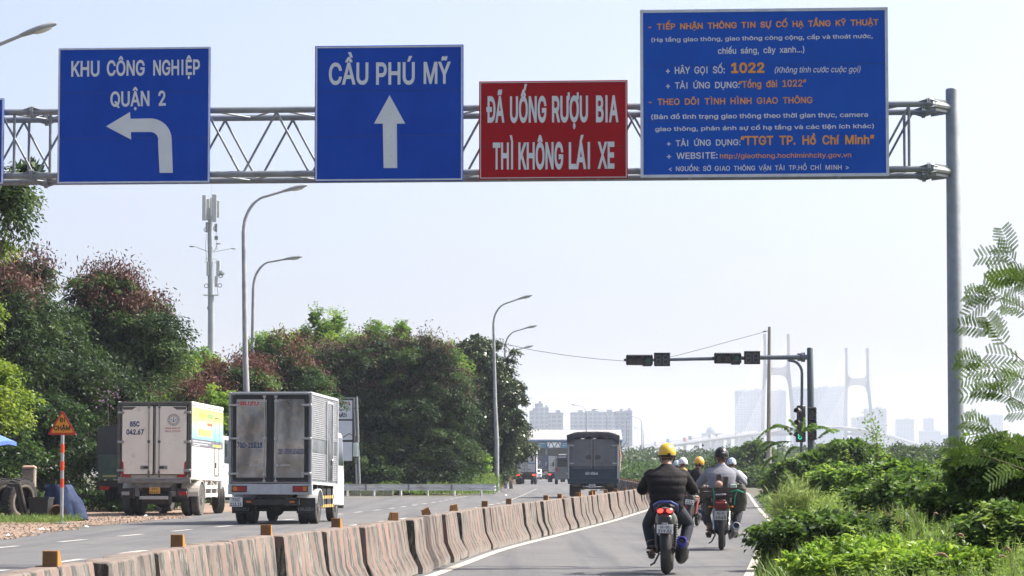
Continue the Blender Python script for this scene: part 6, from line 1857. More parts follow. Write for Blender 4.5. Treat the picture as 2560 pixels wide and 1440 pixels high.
# domed hall beyond the ramp
D = 3600.0; pm = PM(D)
t = thing('domed_hall', 'pale domed hall beyond the rising bridge ramp', 'building', (at(1782, 1100, D).x, D, 0), 0)
q = MB(); q.box((0, 10, pz(1083, D) / 2), (50 * pm, 30, pz(1083, D))); q.build('hall', f_white, t)
q = MB(); q.ell((0, 10, pz(1083, D)), (16 * pm, 14, 19 * pm), 24, 12); q.build('dome', conc_far, t, smooth='all')

# cable-stayed bridge
DK = [(1530, 1132, 2150), (1640, 1113, 2400), (1750, 1098, 2640), (1905, 1079, 2960), (1945, 1073.5, 2985), (2050, 1064, 3150), (2148, 1073, 3320), (2223, 1093, 3700), (2282, 1111, 4100), (2400, 1136, 4600)]
dk = [at(*p) for p in DK]
ctrl = np.array([[p.x, p.y, p.z] for p in dk])
tt = np.linspace(0, len(ctrl) - 1, 73)
path = np.stack([np.interp(tt, range(len(ctrl)), ctrl[:, k]) for k in range(3)], 1)
k_ = np.ones(7) / 7
pp = np.pad(path, ((3, 3), (0, 0)), mode='reflect', reflect_type='odd')
path = np.stack([np.convolve(pp[:, k], k_, 'valid') for k in range(3)], 1)
br = thing('cable_stayed_bridge', 'long cable-stayed bridge with two tall H-shaped pylons far off in the haze', 'bridge', (0, 0, 0))
bridge_m = mat('bridge_concrete', (.17, .175, .185), .8, c2=(.14, .145, .155), scale=.05)
q = MB(); rings = []
HW = 10.0
for i, p in enumerate(path):
    d = path[min(i + 1, len(path) - 1)] - path[max(i - 1, 0)]; d[2] = 0; d /= np.linalg.norm(d)
    nr = np.array([d[1], -d[0], 0])
    rings.append([tuple(p + nr * x + np.array([0, 0, z])) for x, z in ((-HW, -.6), (-HW * .6, -2.6), (HW * .6, -2.6), (HW, -.6), (HW, 1.0), (HW - .3, 1.0), (HW - .3, 0), (-HW + .3, 0), (-HW + .3, 1.0), (-HW, 1.0))])
q.loft(rings); q.build('deck', bridge_m, br)
# piers along the ramps
acc, last = 0, path[0]
for i, p in enumerate(path):
    acc += np.linalg.norm(p - last); last = p
    if acc > 34 and (p[1] < 2930 or p[1] > 3560):
        acc = 0
        d = path[min(i + 1, len(path) - 1)] - path[max(i - 1, 0)]; d[2] = 0; d /= np.linalg.norm(d); nr = np.array([d[1], -d[0], 0])
        q = MB()
        for s in (-1, 1):
            c = p + nr * s * 5; q.box((c[0], c[1], (p[2] - 2.6) / 2), (2.4, 2.4, p[2] - 2.6))
        q.box((p[0], p[1], p[2] - 3.2), (14, 2.6, 1.6), rz=math.atan2(nr[1], nr[0])); q.build('pier', mat('pier_pale', (.62, .6, .56), .8), br)
tops = []
for (l0, l1, r0, r1, ytop, yb0, yb1, D) in ((1912, 1906, 1971, 1986, 835, 919, 938, 2980), (2116, 2114, 2169, 2182, 870, 946, 963, 3320)):
    zt_, zbm0, zbm1 = pz(ytop, D), pz(yb0, D), pz(yb1, D); pm = PM(D)
    XX = lambda px: at(px, 1000, D).x
    q = MB(); w, dd = 3.2, 4.6
    for top, bot in ((l0, l1), (r0, r1)):
        rings = []
        for x, z, k in ((XX(bot) + (XX(bot) - XX(top)) * .8, 0, 1.25), (XX(bot), pz(1085, D), 1.15), (XX(top), zbm0, 1.0), (XX(top), zt_, .9)):
            rings.append([(x - w / 2 * k, D - dd / 2, z), (x + w / 2 * k, D - dd / 2, z), (x + w / 2 * k, D + dd / 2, z), (x - w / 2 * k, D + dd / 2, z)])
        q.loft(rings)
    py = q.build('pylon', bridge_m, br)
    # crossbeam with curved haunches
    xa, xb = XX(l0) + w * .4, XX(r0) - w * .4
    hb = (zbm0 - zbm1)
    up = [(xa, zbm0 + 9)] + [(xa + 7 * (1 - math.cos(R(a))), zbm0 + 7 - 7 * math.sin(R(a))) for a in range(0, 91, 15)] + [(xb - 7 * (1 - math.cos(R(a))), zbm0 + 7 - 7 * math.sin(R(a))) for a in range(90, -1, -15)] + [(xb, zbm0 + 9)]
    dn = [(xb + .8, zbm1 - 9)] + [(xb + .5 - 8 * (1 - math.cos(R(a))), zbm1 - 8 + 8 * math.sin(R(a))) for a in range(0, 91, 15)] + [(xa - .5 + 8 * (1 - math.cos(R(a))), zbm1 - 8 + 8 * math.sin(R(a))) for a in range(90, -1, -15)] + [(xa - .8, zbm1 - 9)]
    q = MB(); q.prism(up + dn, D - 1.8, D + 1.8); q.build('crossbeam', bridge_m, py)
    q = MB(); q.box(((XX(l1) + XX(r1)) / 2, D, pz(1082, D) - 1.5), (XX(r1) - XX(l1), 3.5, 3.5)); q.build('deck_beam', bridge_m, py)
    tops.append((XX(l0), XX(r0), zt_, D))
cab_m = mat('stay_cable', (.5, .5, .5), .6)
for xl, xr, zt_, D in tops:
    i0 = int(np.argmin(abs(path[:, 1] - D)))
    for s, xt in ((-1, xl), (1, xr)):
        for sgn in (-1, 1):
            for k in range(1, 15):
                dist = 22 + k * 11.5
                acc, j = 0, i0
                while 0 < j < len(path) - 1 and acc < dist:
                    acc += np.linalg.norm(path[j + sgn] - path[j]); j += sgn
                over = (acc - dist); dd = path[j] - path[j - sgn]; dd = dd / np.linalg.norm(dd)
                p = path[j] - dd * over
                dh = np.array([dd[1], -dd[0], 0]) * sgn; dh /= np.linalg.norm(dh)
                p = p + dh * s * 9.5
                q = MB(); q.tube([(xt, D, zt_ - 4 - (14 - k) * 2.4), tuple(p)], .11, 5, cap=False); q.build('stay_cable', cab_m, br, fix=False)
# traffic crossing the ramp
cols = [((.5, .5, .5), 'white'), ((.05, .06, .08), 'dark'), ((.12, .2, .3), 'blue'), ((.3, .3, .3), 'grey'), ((.35, .08, .06), 'red')]
vrng = random.Random(4)
for k, tpos in enumerate([.9, 1.35, 1.55, 1.85, 2.1, 2.3, 2.5, 2.7, 2.9, 6.6]):
    p = np.array([np.interp(tpos, range(len(ctrl)), ctrl[:, j]) for j in range(3)])
    p2 = np.array([np.interp(tpos + .05, range(len(ctrl)), ctrl[:, j]) for j in range(3)])
    hd = math.atan2(p2[1] - p[1], p2[0] - p[0]) - math.pi / 2
    ln = (-1 if k % 2 else 1) * 3.5
    big = k < 5
    ci = cols[(k * 2 + (k >= 5)) % 5]
    t = thing('bridge_truck' if big else 'bridge_car', 'small %s %s crossing the far bridge ramp' % (ci[1], 'lorry' if big else 'car'), 'truck' if big else 'car', (p[0] + ln, p[1], p[2] + .02), hd, 'vehicles crossing the far bridge')
    Lh, hh, w = (9, 3.2, 2.5) if big else (4.4, 1.3, 1.8)
    mm = mat('far_vehicle_' + ci[1], ci[0], .5)
    q = MB(); q.box((0, 0, hh / 2 + .6), (w, Lh, hh), bev=.15); q.build('body', mm, t)
    q = MB(); q.box((0, Lh / 2 + 1.1 if big else .2, 1.6), (w * .95, 1.9 if big else 2.2, 2.2 if big else 1.3), bev=.25); q.build('cab', mm if big else glass_m, t)
    for yy in (-Lh * .3, Lh * .35):
        for s in (-1, 1):
            q = MB(); q.cyl((s * w * .48, yy, .42), (s * w * .38, yy, .42), .42, 12); q.build('wheel', rubber, t)

# ================================================================== vegetation
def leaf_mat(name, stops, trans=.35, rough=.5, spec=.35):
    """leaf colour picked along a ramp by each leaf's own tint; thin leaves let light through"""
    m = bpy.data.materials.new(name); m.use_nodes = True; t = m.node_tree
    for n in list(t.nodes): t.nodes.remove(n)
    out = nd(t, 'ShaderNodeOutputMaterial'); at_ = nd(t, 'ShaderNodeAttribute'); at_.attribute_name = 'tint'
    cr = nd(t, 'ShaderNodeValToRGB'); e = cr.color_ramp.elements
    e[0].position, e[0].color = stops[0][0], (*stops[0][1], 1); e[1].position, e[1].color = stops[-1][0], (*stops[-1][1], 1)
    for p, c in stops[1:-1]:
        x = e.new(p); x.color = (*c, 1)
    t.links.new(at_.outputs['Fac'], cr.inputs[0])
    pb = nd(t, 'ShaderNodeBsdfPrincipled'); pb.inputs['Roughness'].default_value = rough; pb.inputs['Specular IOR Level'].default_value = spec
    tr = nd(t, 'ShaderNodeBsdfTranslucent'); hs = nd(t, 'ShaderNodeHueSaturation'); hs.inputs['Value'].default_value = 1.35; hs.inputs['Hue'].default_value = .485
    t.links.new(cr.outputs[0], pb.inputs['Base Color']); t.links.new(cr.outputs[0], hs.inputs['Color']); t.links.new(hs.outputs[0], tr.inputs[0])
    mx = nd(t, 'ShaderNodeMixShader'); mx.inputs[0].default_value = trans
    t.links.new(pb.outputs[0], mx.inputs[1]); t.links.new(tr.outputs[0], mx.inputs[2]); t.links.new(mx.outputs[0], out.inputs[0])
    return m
def unit(a):
    return a / np.maximum(np.linalg.norm(a, axis=1, keepdims=True), 1e-9)
def leaves(name, P, Dr, Nr, L, W, tint, m, parent=None, fold=.25, blade=False):
    """P base points, Dr directions, Nr face normals; every leaf a folded diamond"""
    n = len(P)
    Dr = unit(Dr); S = unit(np.cross(Dr, Nr)); N = np.cross(S, Dr)
    L = np.broadcast_to(L, n)[:, None]; W = np.broadcast_to(W, n)[:, None]
    v = np.empty((n, 4, 3))
    f = .12 if blade else .45
    v[:, 0] = P
    v[:, 1] = P + Dr * L * f + S * W * .5 + N * W * fold
    v[:, 2] = P + Dr * L - (N * L * .12 if not blade else N * L * .0)
    v[:, 3] = P + Dr * L * f - S * W * .5 + N * W * fold
    me = bpy.data.meshes.new(name)
    me.vertices.add(n * 4); me.vertices.foreach_set('co', v.reshape(-1).astype('f'))
    me.loops.add(n * 4); me.loops.foreach_set('vertex_index', np.arange(n * 4, dtype='i'))
    me.polygons.add(n); me.polygons.foreach_set('loop_start', np.arange(0, n * 4, 4, dtype='i'))
    a = me.attributes.new('tint', 'FLOAT', 'FACE'); a.data.foreach_set('value', np.clip(tint, 0, 1).astype('f'))
    me.materials.append(m); me.update(calc_edges=True)
    return link(name, me, parent)
def rdir(n):
    return unit(rng.normal(size=(n, 3)))
def in_lobes(lobes, n, shell=.55):
    """points in a set of ellipsoids, gathered towards their skins"""
    vol = np.array([l[3] * l[4] * l[5] for l in lobes]) ** .75; vol /= vol.sum()
    k = rng.choice(len(lobes), n, p=vol); lb = np.array(lobes)[k]
    d = rdir(n); r = shell + (1 - shell) * rng.random(n) ** .6
    ph = k * 1.7
    r = r * (1 + .2 * np.sin(d[:, 0] * 5.2 + ph) * np.sin(d[:, 2] * 6.1 + ph * 2.3) + .12 * np.sin(d[:, 1] * 9 + d[:, 2] * 7 + ph)) + np.where(rng.random(n) < .08, .16, 0)
    return lb[:, :3] + d * lb[:, 3:6] * r[:, None], d
def crown(parent, lobes, clumps, per, size, leafL, leafW, m, base_t=.5, droop=.35, spread=1.0, flat=.42, name='crown', up=.4, shell=.68, tvar=.27, core=.16):
    """clumps of leaf sprays through the crown; each clump is lighter or darker as a whole"""
    C, dC = in_lobes(lobes, clumps, shell)
    ct = base_t + rng.normal(0, tvar, clumps)
    rep = np.repeat(np.arange(clumps), per)
    n = len(rep)
    # sprays: a few twig directions for every clump
    ns = 7
    tw = unit(dC[:, None, :].repeat(ns, 1).reshape(-1, 3) * .8 + rng.normal(size=(clumps * ns, 3)) + np.array([0, 0, .1])).reshape(clumps, ns, 3)
    tw[:, :, 2] *= flat
    si = rng.integers(0, ns, n); d = tw[rep, si]
    s = rng.random(n) ** .7
    sz = size * (0.7 + .6 * rng.random(clumps))[rep]
    P = C[rep] + d * (s * sz)[:, None] + rng.normal(0, .06 * spread, (n, 3)) * sz[:, None] * 2
    P[:, 2] -= droop * (s ** 2) * sz
    side = unit(np.cross(d, np.array([0, 0, 1.0])) + 1e-6) * np.where(rng.random(n) < .5, -1, 1)[:, None]
    ld = unit(d * .6 + side * .9 + rng.normal(0, .35, (n, 3)) - np.array([0, 0, droop * .8]))
    nr = unit(rng.normal(0, .5, (n, 3)) + np.array([0, 0, up * 2.4]))
    t = ct[rep] + rng.normal(0, .09, n)
    sc = .7 + .6 * rng.random(n)
    Ls, Ws = leafL * sc, leafW * sc
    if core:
        nc = int(n * core)                       # bigger leaves deep inside, tinted dark to paint in the inner shade
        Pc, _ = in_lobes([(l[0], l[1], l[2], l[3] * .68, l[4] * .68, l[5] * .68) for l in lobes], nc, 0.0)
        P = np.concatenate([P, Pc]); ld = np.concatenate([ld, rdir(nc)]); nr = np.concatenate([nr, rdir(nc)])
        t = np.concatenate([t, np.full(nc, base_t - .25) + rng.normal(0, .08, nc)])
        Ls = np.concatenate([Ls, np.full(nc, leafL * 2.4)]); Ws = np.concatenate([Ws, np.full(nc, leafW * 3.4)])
    P[:, 2] = np.maximum(P[:, 2], .05)
    return leaves(name, P, ld, nr, Ls, Ws, t, m, parent), C
bark = mat('bark', (.11, .09, .07), .95, c2=(.07, .058, .048), scale=5, stretch=(1, 1, .3), bump=.8, bscale=9)
bark_pale = mat('bark_pale', (.22, .2, .17), .95, c2=(.15, .135, .115), scale=4, stretch=(1, 1, .3), bump=.7, bscale=9)
def wood_of(parent, base, C, lobes, r=.16, m=bark, limbs=9, n_trunks=1):
    q = MB(); rr = random.Random(len(C))
    top = Vector(lobes[0][:3])
    for k in range(n_trunks):
        b = Vector(base) + Vector((rr.uniform(-.5, .5) * (k > 0), rr.uniform(-.4, .4) * (k > 0), 0))
        fork = b.lerp(top, .45) + Vector((rr.uniform(-.3, .3), rr.uniform(-.3, .3), 0)); fork.z = max(1.0, top.z * .38)
        q.tube([b, b.lerp(fork, .5) + Vector((rr.uniform(-.12, .12), 0, 0)), fork], [r * 1.2, r * .95, r * .8], 10)
        for j in range(limbs):
            e = Vector(C[rr.randrange(len(C))].tolist())
            mid = fork.lerp(e, .5) + Vector((rr.uniform(-.3, .3), rr.uniform(-.3, .3), rr.uniform(0, .5)))
            q.tube([fork, mid, e], [r * .5, r * .3, r * .1], 7)
    return q.build('trunk', m, parent, smooth=50)
def pods(parent, C, n, m, L=.16, spread=.6, zmin=None, t=.5):
    if zmin is not None: C = C[C[:, 2] > zmin]
    n = int(n * 1.5)
    sel = rng.random(len(C)) < .5; C = C[sel] if sel.sum() > 4 else C      # pods hang in bunches on some boughs
    k = rng.integers(0, len(C), n)
    P = C[k] + rng.normal(0, spread * .4, (n, 3)); P[:, 2] += .3
    d = unit(rng.normal(0, .5, (n, 3)) + np.array([0, 0, -.75]))
    return leaves('seed_pods', P, d, rdir(n), L * (.7 + .7 * rng.random(n)), .055, t + rng.normal(0, .22, n), m, parent, fold=.1)
G_dark = leaf_mat('leaf_dark', [(0, (.01, .024, .008)), (.5, (.03, .064, .018)), (1, (.075, .125, .03))], .3, .55, .25)
G_mid = leaf_mat('leaf_mid', [(0, (.015, .04, .01)), (.5, (.04, .09, .018)), (1, (.1, .17, .035))], .38)
G_bright = leaf_mat('leaf_bright', [(0, (.05, .11, .014)), (.5, (.11, .22, .025)), (1, (.22, .34, .045))], .5)
G_verge = leaf_mat('leaf_verge', [(0, (.028, .066, .01)), (.5, (.085, .165, .025)), (1, (.2, .29, .055))], .45)
G_gloss = leaf_mat('leaf_glossy', [(0, (.012, .026, .012)), (.5, (.03, .058, .022)), (1, (.075, .11, .035))], .22, .3, .6)
G_lime = leaf_mat('leaf_lime', [(0, (.07, .15, .012)), (.5, (.14, .27, .025)), (1, (.27, .4, .05))], .42)
G_grass = leaf_mat('blade_green', [(0, (.05, .1, .016)), (.5, (.115, .2, .035)), (1, (.24, .31, .09))], .4)
G_pod = leaf_mat('pod_brown', [(0, (.04, .022, .016)), (.5, (.1, .048, .036)), (1, (.2, .1, .07))], .15, .7)
G_podred = leaf_mat('pod_red', [(0, (.045, .02, .013)), (.5, (.105, .045, .028)), (1, (.2, .1, .055))], .2, .7)
G_far = leaf_mat('leaf_far', [(0, (.02, .04, .014)), (.5, (.045, .08, .022)), (1, (.09, .13, .04))], .3)
G_dry = leaf_mat('leaf_dry', [(0, (.1, .065, .03)), (.5, (.22, .16, .08)), (1, (.36, .28, .16))], .3, .8)
G_yell = leaf_mat('leaf_yellowgreen', [(0, (.035, .07, .01)), (.5, (.1, .18, .018)), (1, (.22, .3, .035))], .45)

def lobe(px, py, D, rx, ry=None, rz=None):
    c = at(px, py, D); rz = rx if rz is None else rz; ry = rx if ry is None else ry
    return (c.x, D, c.z, rx * PM(D), ry * PM(D), rz * PM(D))
def tree(label, px, D, lobes, clumps, per, size, L, W, m, cat='tree', trunk_r=.15, pod=None, name='tree', group=None, trunks=1, limbs=9, bk=bark, **kw):
    base = (gx(px, D), D, 0)
    t = thing(name, label, cat, (0, 0, 0), 0, group)
    t.location = base
    lb = [(a[0] - base[0], a[1] - base[1], a[2], a[3], a[4], a[5]) for a in lobes]
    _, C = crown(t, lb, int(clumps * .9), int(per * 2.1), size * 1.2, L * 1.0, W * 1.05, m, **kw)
    wood_of(t, (0, 0, 0), C, lb, trunk_r, bk, limbs, trunks)
    if pod: pods(t, C, pod[0], pod[1], zmin=pz(pod[2], D) if pod[2] else None, **(pod[3] if len(pod) > 3 else {}))
    return t
TG = 'trees along the left side'
# leaning crown that enters at the top left
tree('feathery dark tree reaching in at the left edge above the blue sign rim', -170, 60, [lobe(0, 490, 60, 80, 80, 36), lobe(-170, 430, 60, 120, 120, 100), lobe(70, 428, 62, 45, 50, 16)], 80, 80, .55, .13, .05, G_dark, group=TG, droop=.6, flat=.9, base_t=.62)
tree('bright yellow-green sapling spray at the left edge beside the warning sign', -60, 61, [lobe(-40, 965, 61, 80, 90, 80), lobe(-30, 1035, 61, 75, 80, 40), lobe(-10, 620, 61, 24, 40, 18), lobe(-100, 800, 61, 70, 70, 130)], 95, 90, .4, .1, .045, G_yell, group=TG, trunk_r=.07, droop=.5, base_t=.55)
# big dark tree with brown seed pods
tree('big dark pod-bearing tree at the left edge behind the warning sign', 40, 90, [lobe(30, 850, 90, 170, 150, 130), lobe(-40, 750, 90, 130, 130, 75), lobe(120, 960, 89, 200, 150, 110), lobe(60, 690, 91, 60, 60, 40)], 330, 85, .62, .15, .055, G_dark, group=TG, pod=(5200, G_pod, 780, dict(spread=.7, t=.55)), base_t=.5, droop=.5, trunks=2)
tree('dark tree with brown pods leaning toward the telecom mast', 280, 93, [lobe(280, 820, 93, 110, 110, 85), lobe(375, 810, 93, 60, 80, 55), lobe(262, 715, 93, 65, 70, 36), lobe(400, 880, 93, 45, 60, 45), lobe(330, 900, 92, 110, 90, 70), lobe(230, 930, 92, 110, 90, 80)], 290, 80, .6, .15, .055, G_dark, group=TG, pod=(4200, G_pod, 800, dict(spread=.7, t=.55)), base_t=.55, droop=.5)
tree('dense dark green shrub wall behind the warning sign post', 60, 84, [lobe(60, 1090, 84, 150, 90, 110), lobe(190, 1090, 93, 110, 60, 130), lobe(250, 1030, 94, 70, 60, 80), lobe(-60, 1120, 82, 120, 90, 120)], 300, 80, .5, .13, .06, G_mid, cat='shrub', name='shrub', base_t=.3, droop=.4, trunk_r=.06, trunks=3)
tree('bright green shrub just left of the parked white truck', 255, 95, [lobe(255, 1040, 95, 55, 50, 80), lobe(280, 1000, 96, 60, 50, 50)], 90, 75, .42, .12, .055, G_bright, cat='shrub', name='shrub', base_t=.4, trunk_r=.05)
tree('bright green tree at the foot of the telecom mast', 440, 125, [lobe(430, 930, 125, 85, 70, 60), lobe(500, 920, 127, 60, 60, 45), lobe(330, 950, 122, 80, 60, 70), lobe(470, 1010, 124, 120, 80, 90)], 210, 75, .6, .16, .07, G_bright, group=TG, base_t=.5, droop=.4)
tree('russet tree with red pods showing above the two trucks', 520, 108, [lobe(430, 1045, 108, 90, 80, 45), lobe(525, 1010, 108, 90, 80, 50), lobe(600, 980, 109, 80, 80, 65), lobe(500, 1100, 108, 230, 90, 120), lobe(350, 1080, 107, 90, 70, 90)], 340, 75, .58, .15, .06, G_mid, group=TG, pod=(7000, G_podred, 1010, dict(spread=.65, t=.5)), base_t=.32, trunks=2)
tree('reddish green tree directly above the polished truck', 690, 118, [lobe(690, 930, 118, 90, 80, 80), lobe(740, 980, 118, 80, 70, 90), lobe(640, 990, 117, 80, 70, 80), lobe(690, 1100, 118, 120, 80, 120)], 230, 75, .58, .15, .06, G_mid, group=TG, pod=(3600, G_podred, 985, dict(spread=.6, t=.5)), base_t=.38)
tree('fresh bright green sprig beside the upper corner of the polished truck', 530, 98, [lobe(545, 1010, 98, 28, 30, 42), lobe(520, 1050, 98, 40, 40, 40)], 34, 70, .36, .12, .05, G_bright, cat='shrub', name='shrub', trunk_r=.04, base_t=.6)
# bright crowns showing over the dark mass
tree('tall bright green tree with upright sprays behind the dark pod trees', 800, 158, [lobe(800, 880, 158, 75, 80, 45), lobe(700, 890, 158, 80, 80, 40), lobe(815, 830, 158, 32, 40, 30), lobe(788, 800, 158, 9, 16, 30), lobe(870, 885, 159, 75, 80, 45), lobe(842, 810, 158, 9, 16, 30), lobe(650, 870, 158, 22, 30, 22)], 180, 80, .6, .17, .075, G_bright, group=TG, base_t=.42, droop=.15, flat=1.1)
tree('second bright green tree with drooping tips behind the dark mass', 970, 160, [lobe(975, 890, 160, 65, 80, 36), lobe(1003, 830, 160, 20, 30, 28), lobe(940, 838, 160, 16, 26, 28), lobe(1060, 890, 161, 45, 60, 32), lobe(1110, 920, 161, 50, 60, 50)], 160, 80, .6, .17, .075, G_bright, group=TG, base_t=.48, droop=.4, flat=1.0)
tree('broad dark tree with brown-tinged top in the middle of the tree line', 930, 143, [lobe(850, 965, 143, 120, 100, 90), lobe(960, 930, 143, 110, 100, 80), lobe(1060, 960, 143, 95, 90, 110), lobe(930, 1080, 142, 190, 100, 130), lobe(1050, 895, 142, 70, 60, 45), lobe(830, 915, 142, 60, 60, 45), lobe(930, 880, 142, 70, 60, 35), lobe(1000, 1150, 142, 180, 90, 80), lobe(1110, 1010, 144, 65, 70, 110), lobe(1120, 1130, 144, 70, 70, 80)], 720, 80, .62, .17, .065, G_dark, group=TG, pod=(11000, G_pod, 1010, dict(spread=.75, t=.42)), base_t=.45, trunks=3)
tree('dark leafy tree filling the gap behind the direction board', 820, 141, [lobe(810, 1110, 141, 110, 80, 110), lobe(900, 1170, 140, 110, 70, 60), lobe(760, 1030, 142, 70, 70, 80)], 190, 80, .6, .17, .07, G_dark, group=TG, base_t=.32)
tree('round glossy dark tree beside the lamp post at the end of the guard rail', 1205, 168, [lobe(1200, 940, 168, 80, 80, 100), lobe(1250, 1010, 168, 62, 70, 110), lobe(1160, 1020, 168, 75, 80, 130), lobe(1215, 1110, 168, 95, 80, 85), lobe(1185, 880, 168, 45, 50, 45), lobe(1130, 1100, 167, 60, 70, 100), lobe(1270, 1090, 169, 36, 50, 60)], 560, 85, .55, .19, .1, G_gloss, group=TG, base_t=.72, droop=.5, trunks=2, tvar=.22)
for px, D, h_ in ((1276, 175, 1115), (1180, 166, 1130)):
    pass
tree('young bright sapling at the foot of the round dark tree', 1195, 160, [lobe(1200, 1160, 160, 26, 30, 30), lobe(1180, 1190, 160, 40, 40, 22)], 36, 60, .4, .18, .09, G_bright, cat='shrub', name='shrub', trunk_r=.04, base_t=.55)
tree('thin dusty sapling with reddish leaves near the far lamp post', 1235, 178, [lobe(1238, 1140, 178, 30, 30, 30), lobe(1255, 1170, 178, 25, 30, 25)], 34, 60, .4, .18, .08, G_dry, cat='shrub', name='shrub', trunk_r=.04, base_t=.3)
# grey-barked trunk of the roadside tree by the queue
q = MB(); q.tube([at(1279, 1222, gdepth(1222)), at(1275, 1170, gdepth(1222)), at(1272, 1125, gdepth(1222))], [.16, .11, .1], 10)
pt = thing('tree', 'bare grey trunk by the road edge under the round dark tree', 'tree', (gx(1279, gdepth(1222)), gdepth(1222), 0), 0, TG)
q.xf(0, Matrix.Translation(-Vector(pt.location))); q.build('trunk', bark_pale, pt, smooth=50)
c0 = at(1283, 1110, gdepth(1222)); crown(pt, [(c0.x - pt.location.x, 0, c0.z, .95, 1.2, 1.0)], 60, 70, .5, .19, .1, G_gloss, base_t=.6)

# low greenery along the foot of the left trees
def scatter(name, label, cat, pts_h, n, L, W, m, kind='stuff', base_t=.5, upright=.5, tv=.16, patch=.9):
    """ground cover: leaves through a layer whose height is given at each place"""
    X, Y, H = pts_h(n)
    n = len(X)
    z = H * rng.random(n) ** .55
    P = np.stack([X, Y, z], 1)
    d = unit(rng.normal(0, 1, (n, 3)) + np.array([0, 0, upright]))
    nr = unit(rng.normal(0, .5, (n, 3)) + np.array([0, 0, .9]))
    pt_ = np.sin(X * patch * 2.1 + 1.3 * np.sin(Y * .7)) * np.sin(Y * patch * 1.3 + 1.1 * np.sin(X * .9)) * tv
    o = leaves(name, P, d, nr, L, W, base_t + pt_ + rng.normal(0, .1, n), m)
    tag(o, label, cat, kind=kind); return o
def left_foot(n):
    Y = rng.uniform(66, 100, n); X = -10.2 - (Y - 66) * .02 - rng.random(n) ** .8 * 9 - np.where(Y < 82, 2.2, 0)
    return X, Y, .25 + .9 * np.clip((-X - 12) / 4, 0, 1) * (.6 + .4 * np.sin(X * 2) * np.sin(Y * 1.7))
scatter('undergrowth', 'dark low undergrowth beneath the trees behind the dirt shoulder', 'undergrowth', left_foot, 26000, .17, .08, G_mid, base_t=.3)
def rail_foot(n):
    Y = rng.uniform(136, 172, n); X = np.array([gx(1030, 1) * 1.0] * n) * 0 + rng.uniform(-9.5, -1.0, n) + (Y - 136) * .012
    return X, Y, .3 + .35 * np.abs(np.sin(X * 1.3) * np.sin(Y)) + np.where(Y > 150, .4, 0)
scatter('undergrowth', 'grass and weeds behind the guard rail', 'grass', rail_foot, 22000, .2, .05, G_grass, base_t=.35, upright=1.2)
def verge_far(n):
    Y = rng.uniform(160, 250, n); X = np.interp(Y, [150, 170, 250], [-1.9, -1.1, .2]) - rng.random(n) ** 1.3 * 4
    return X, Y, .1 + .5 * rng.random(n)
scatter('undergrowth', 'dry grass at the road edge beside the waiting trucks', 'grass', verge_far, 9000, .25, .05, G_dry, base_t=.45, upright=1.5)
def tuft_left(n):
    X = rng.uniform(-13.5, -10.4, n); Y = rng.uniform(63, 66.5, n)
    return X, Y, .14 * rng.random(n) + .04
scatter('grass', 'thin grass on the dirt in front of the old tyres', 'grass', tuft_left, 3500, .12, .014, G_grass, base_t=.45, upright=2.0)

# far wood beyond the road on the right
def wood_mass(x0, x1, D0, D1, n_cl, ytop, per=42, size=1.7, L=.55, W=.33, m=G_far, seed=1):
    r_ = np.random.default_rng(seed)
    D = r_.uniform(D0, D1, n_cl); px = r_.uniform(x0, x1, n_cl)
    X = (px - 1280) / FPX * D
    top = CAMH + (HOR - np.interp(px, [a for a, b in ytop], [b for a, b in ytop])) / FPX * D
    bump = 1 + .18 * np.sin(px * .11) * np.sin(px * .043 + D * .01) + .1 * np.sin(px * .31 + D * .05)
    Z = np.maximum(.3, (top * bump - size * .8) * (1 - .6 * r_.random(n_cl) ** 2.2))
    rep = np.repeat(np.arange(n_cl), per); n = len(rep)
    d = unit(r_.normal(size=(n, 3))); rr_ = size * (.6 + .5 * r_.random(n))
    P = np.stack([X, D, Z], 1)[rep] + d * rr_[:, None] * np.array([1, 1, .75]); P[:, 2] = np.maximum(P[:, 2], .1)
    t = (.42 + r_.normal(0, .16, n_cl))[rep] + r_.normal(0, .08, n) + d[:, 2] * .0
    return P, unit(r_.normal(size=(n, 3))), unit(r_.normal(0, .6, (n, 3)) + np.array([0, 0, .9])), L, W, t, m
P, d, nr, L, W, t_, m = wood_mass(1545, 2600, 420, 760, 1500, [(1545, 1128), (1600, 1128), (1700, 1130), (1800, 1133), (2000, 1120), (2200, 1120), (2330, 1118), (2420, 1122), (2600, 1115)], size=2.6, per=46, L=.8, W=.45)
tag(leaves('far_wood', P, d, nr, L, W, t_, m), 'hazy belt of far green trees below the bridge', 'wood', kind='stuff')
P, d, nr, L, W, t_, m = wood_mass(1548, 1900, 235, 360, 620, [(1548, 1150), (1600, 1158), (1680, 1158), (1760, 1150), (1900, 1128)], size=1.5, per=46, L=.4, W=.22, m=G_mid, seed=3)
tag(leaves('scrub', P, d, nr, L, W, t_, m), 'green scrub behind the riders beyond the median', 'scrub', kind='stuff')
P, d, nr, L, W, t_, m = wood_mass(2050, 2600, 130, 300, 700, [(2050, 1145), (2200, 1150), (2300, 1148), (2400, 1150), (2600, 1130)], size=1.2, per=46, L=.3, W=.16, m=G_mid, seed=5)
tag(leaves('scrub', P, d, nr, L, W, t_, m), 'thicket of scrub behind the roadside weeds on the right', 'scrub', kind='stuff')
RG = 'shrubs and small trees on the right verge'
tree('flat-topped dark acacia above the weeds left of the gantry post', 2285, 240, [lobe(2285, 1138, 240, 55, 60, 16), lobe(2250, 1150, 240, 40, 50, 14), lobe(2320, 1152, 240, 40, 50, 14)], 110, 60, .9, .25, .12, G_dark, group=RG, base_t=.7, trunk_r=.12)
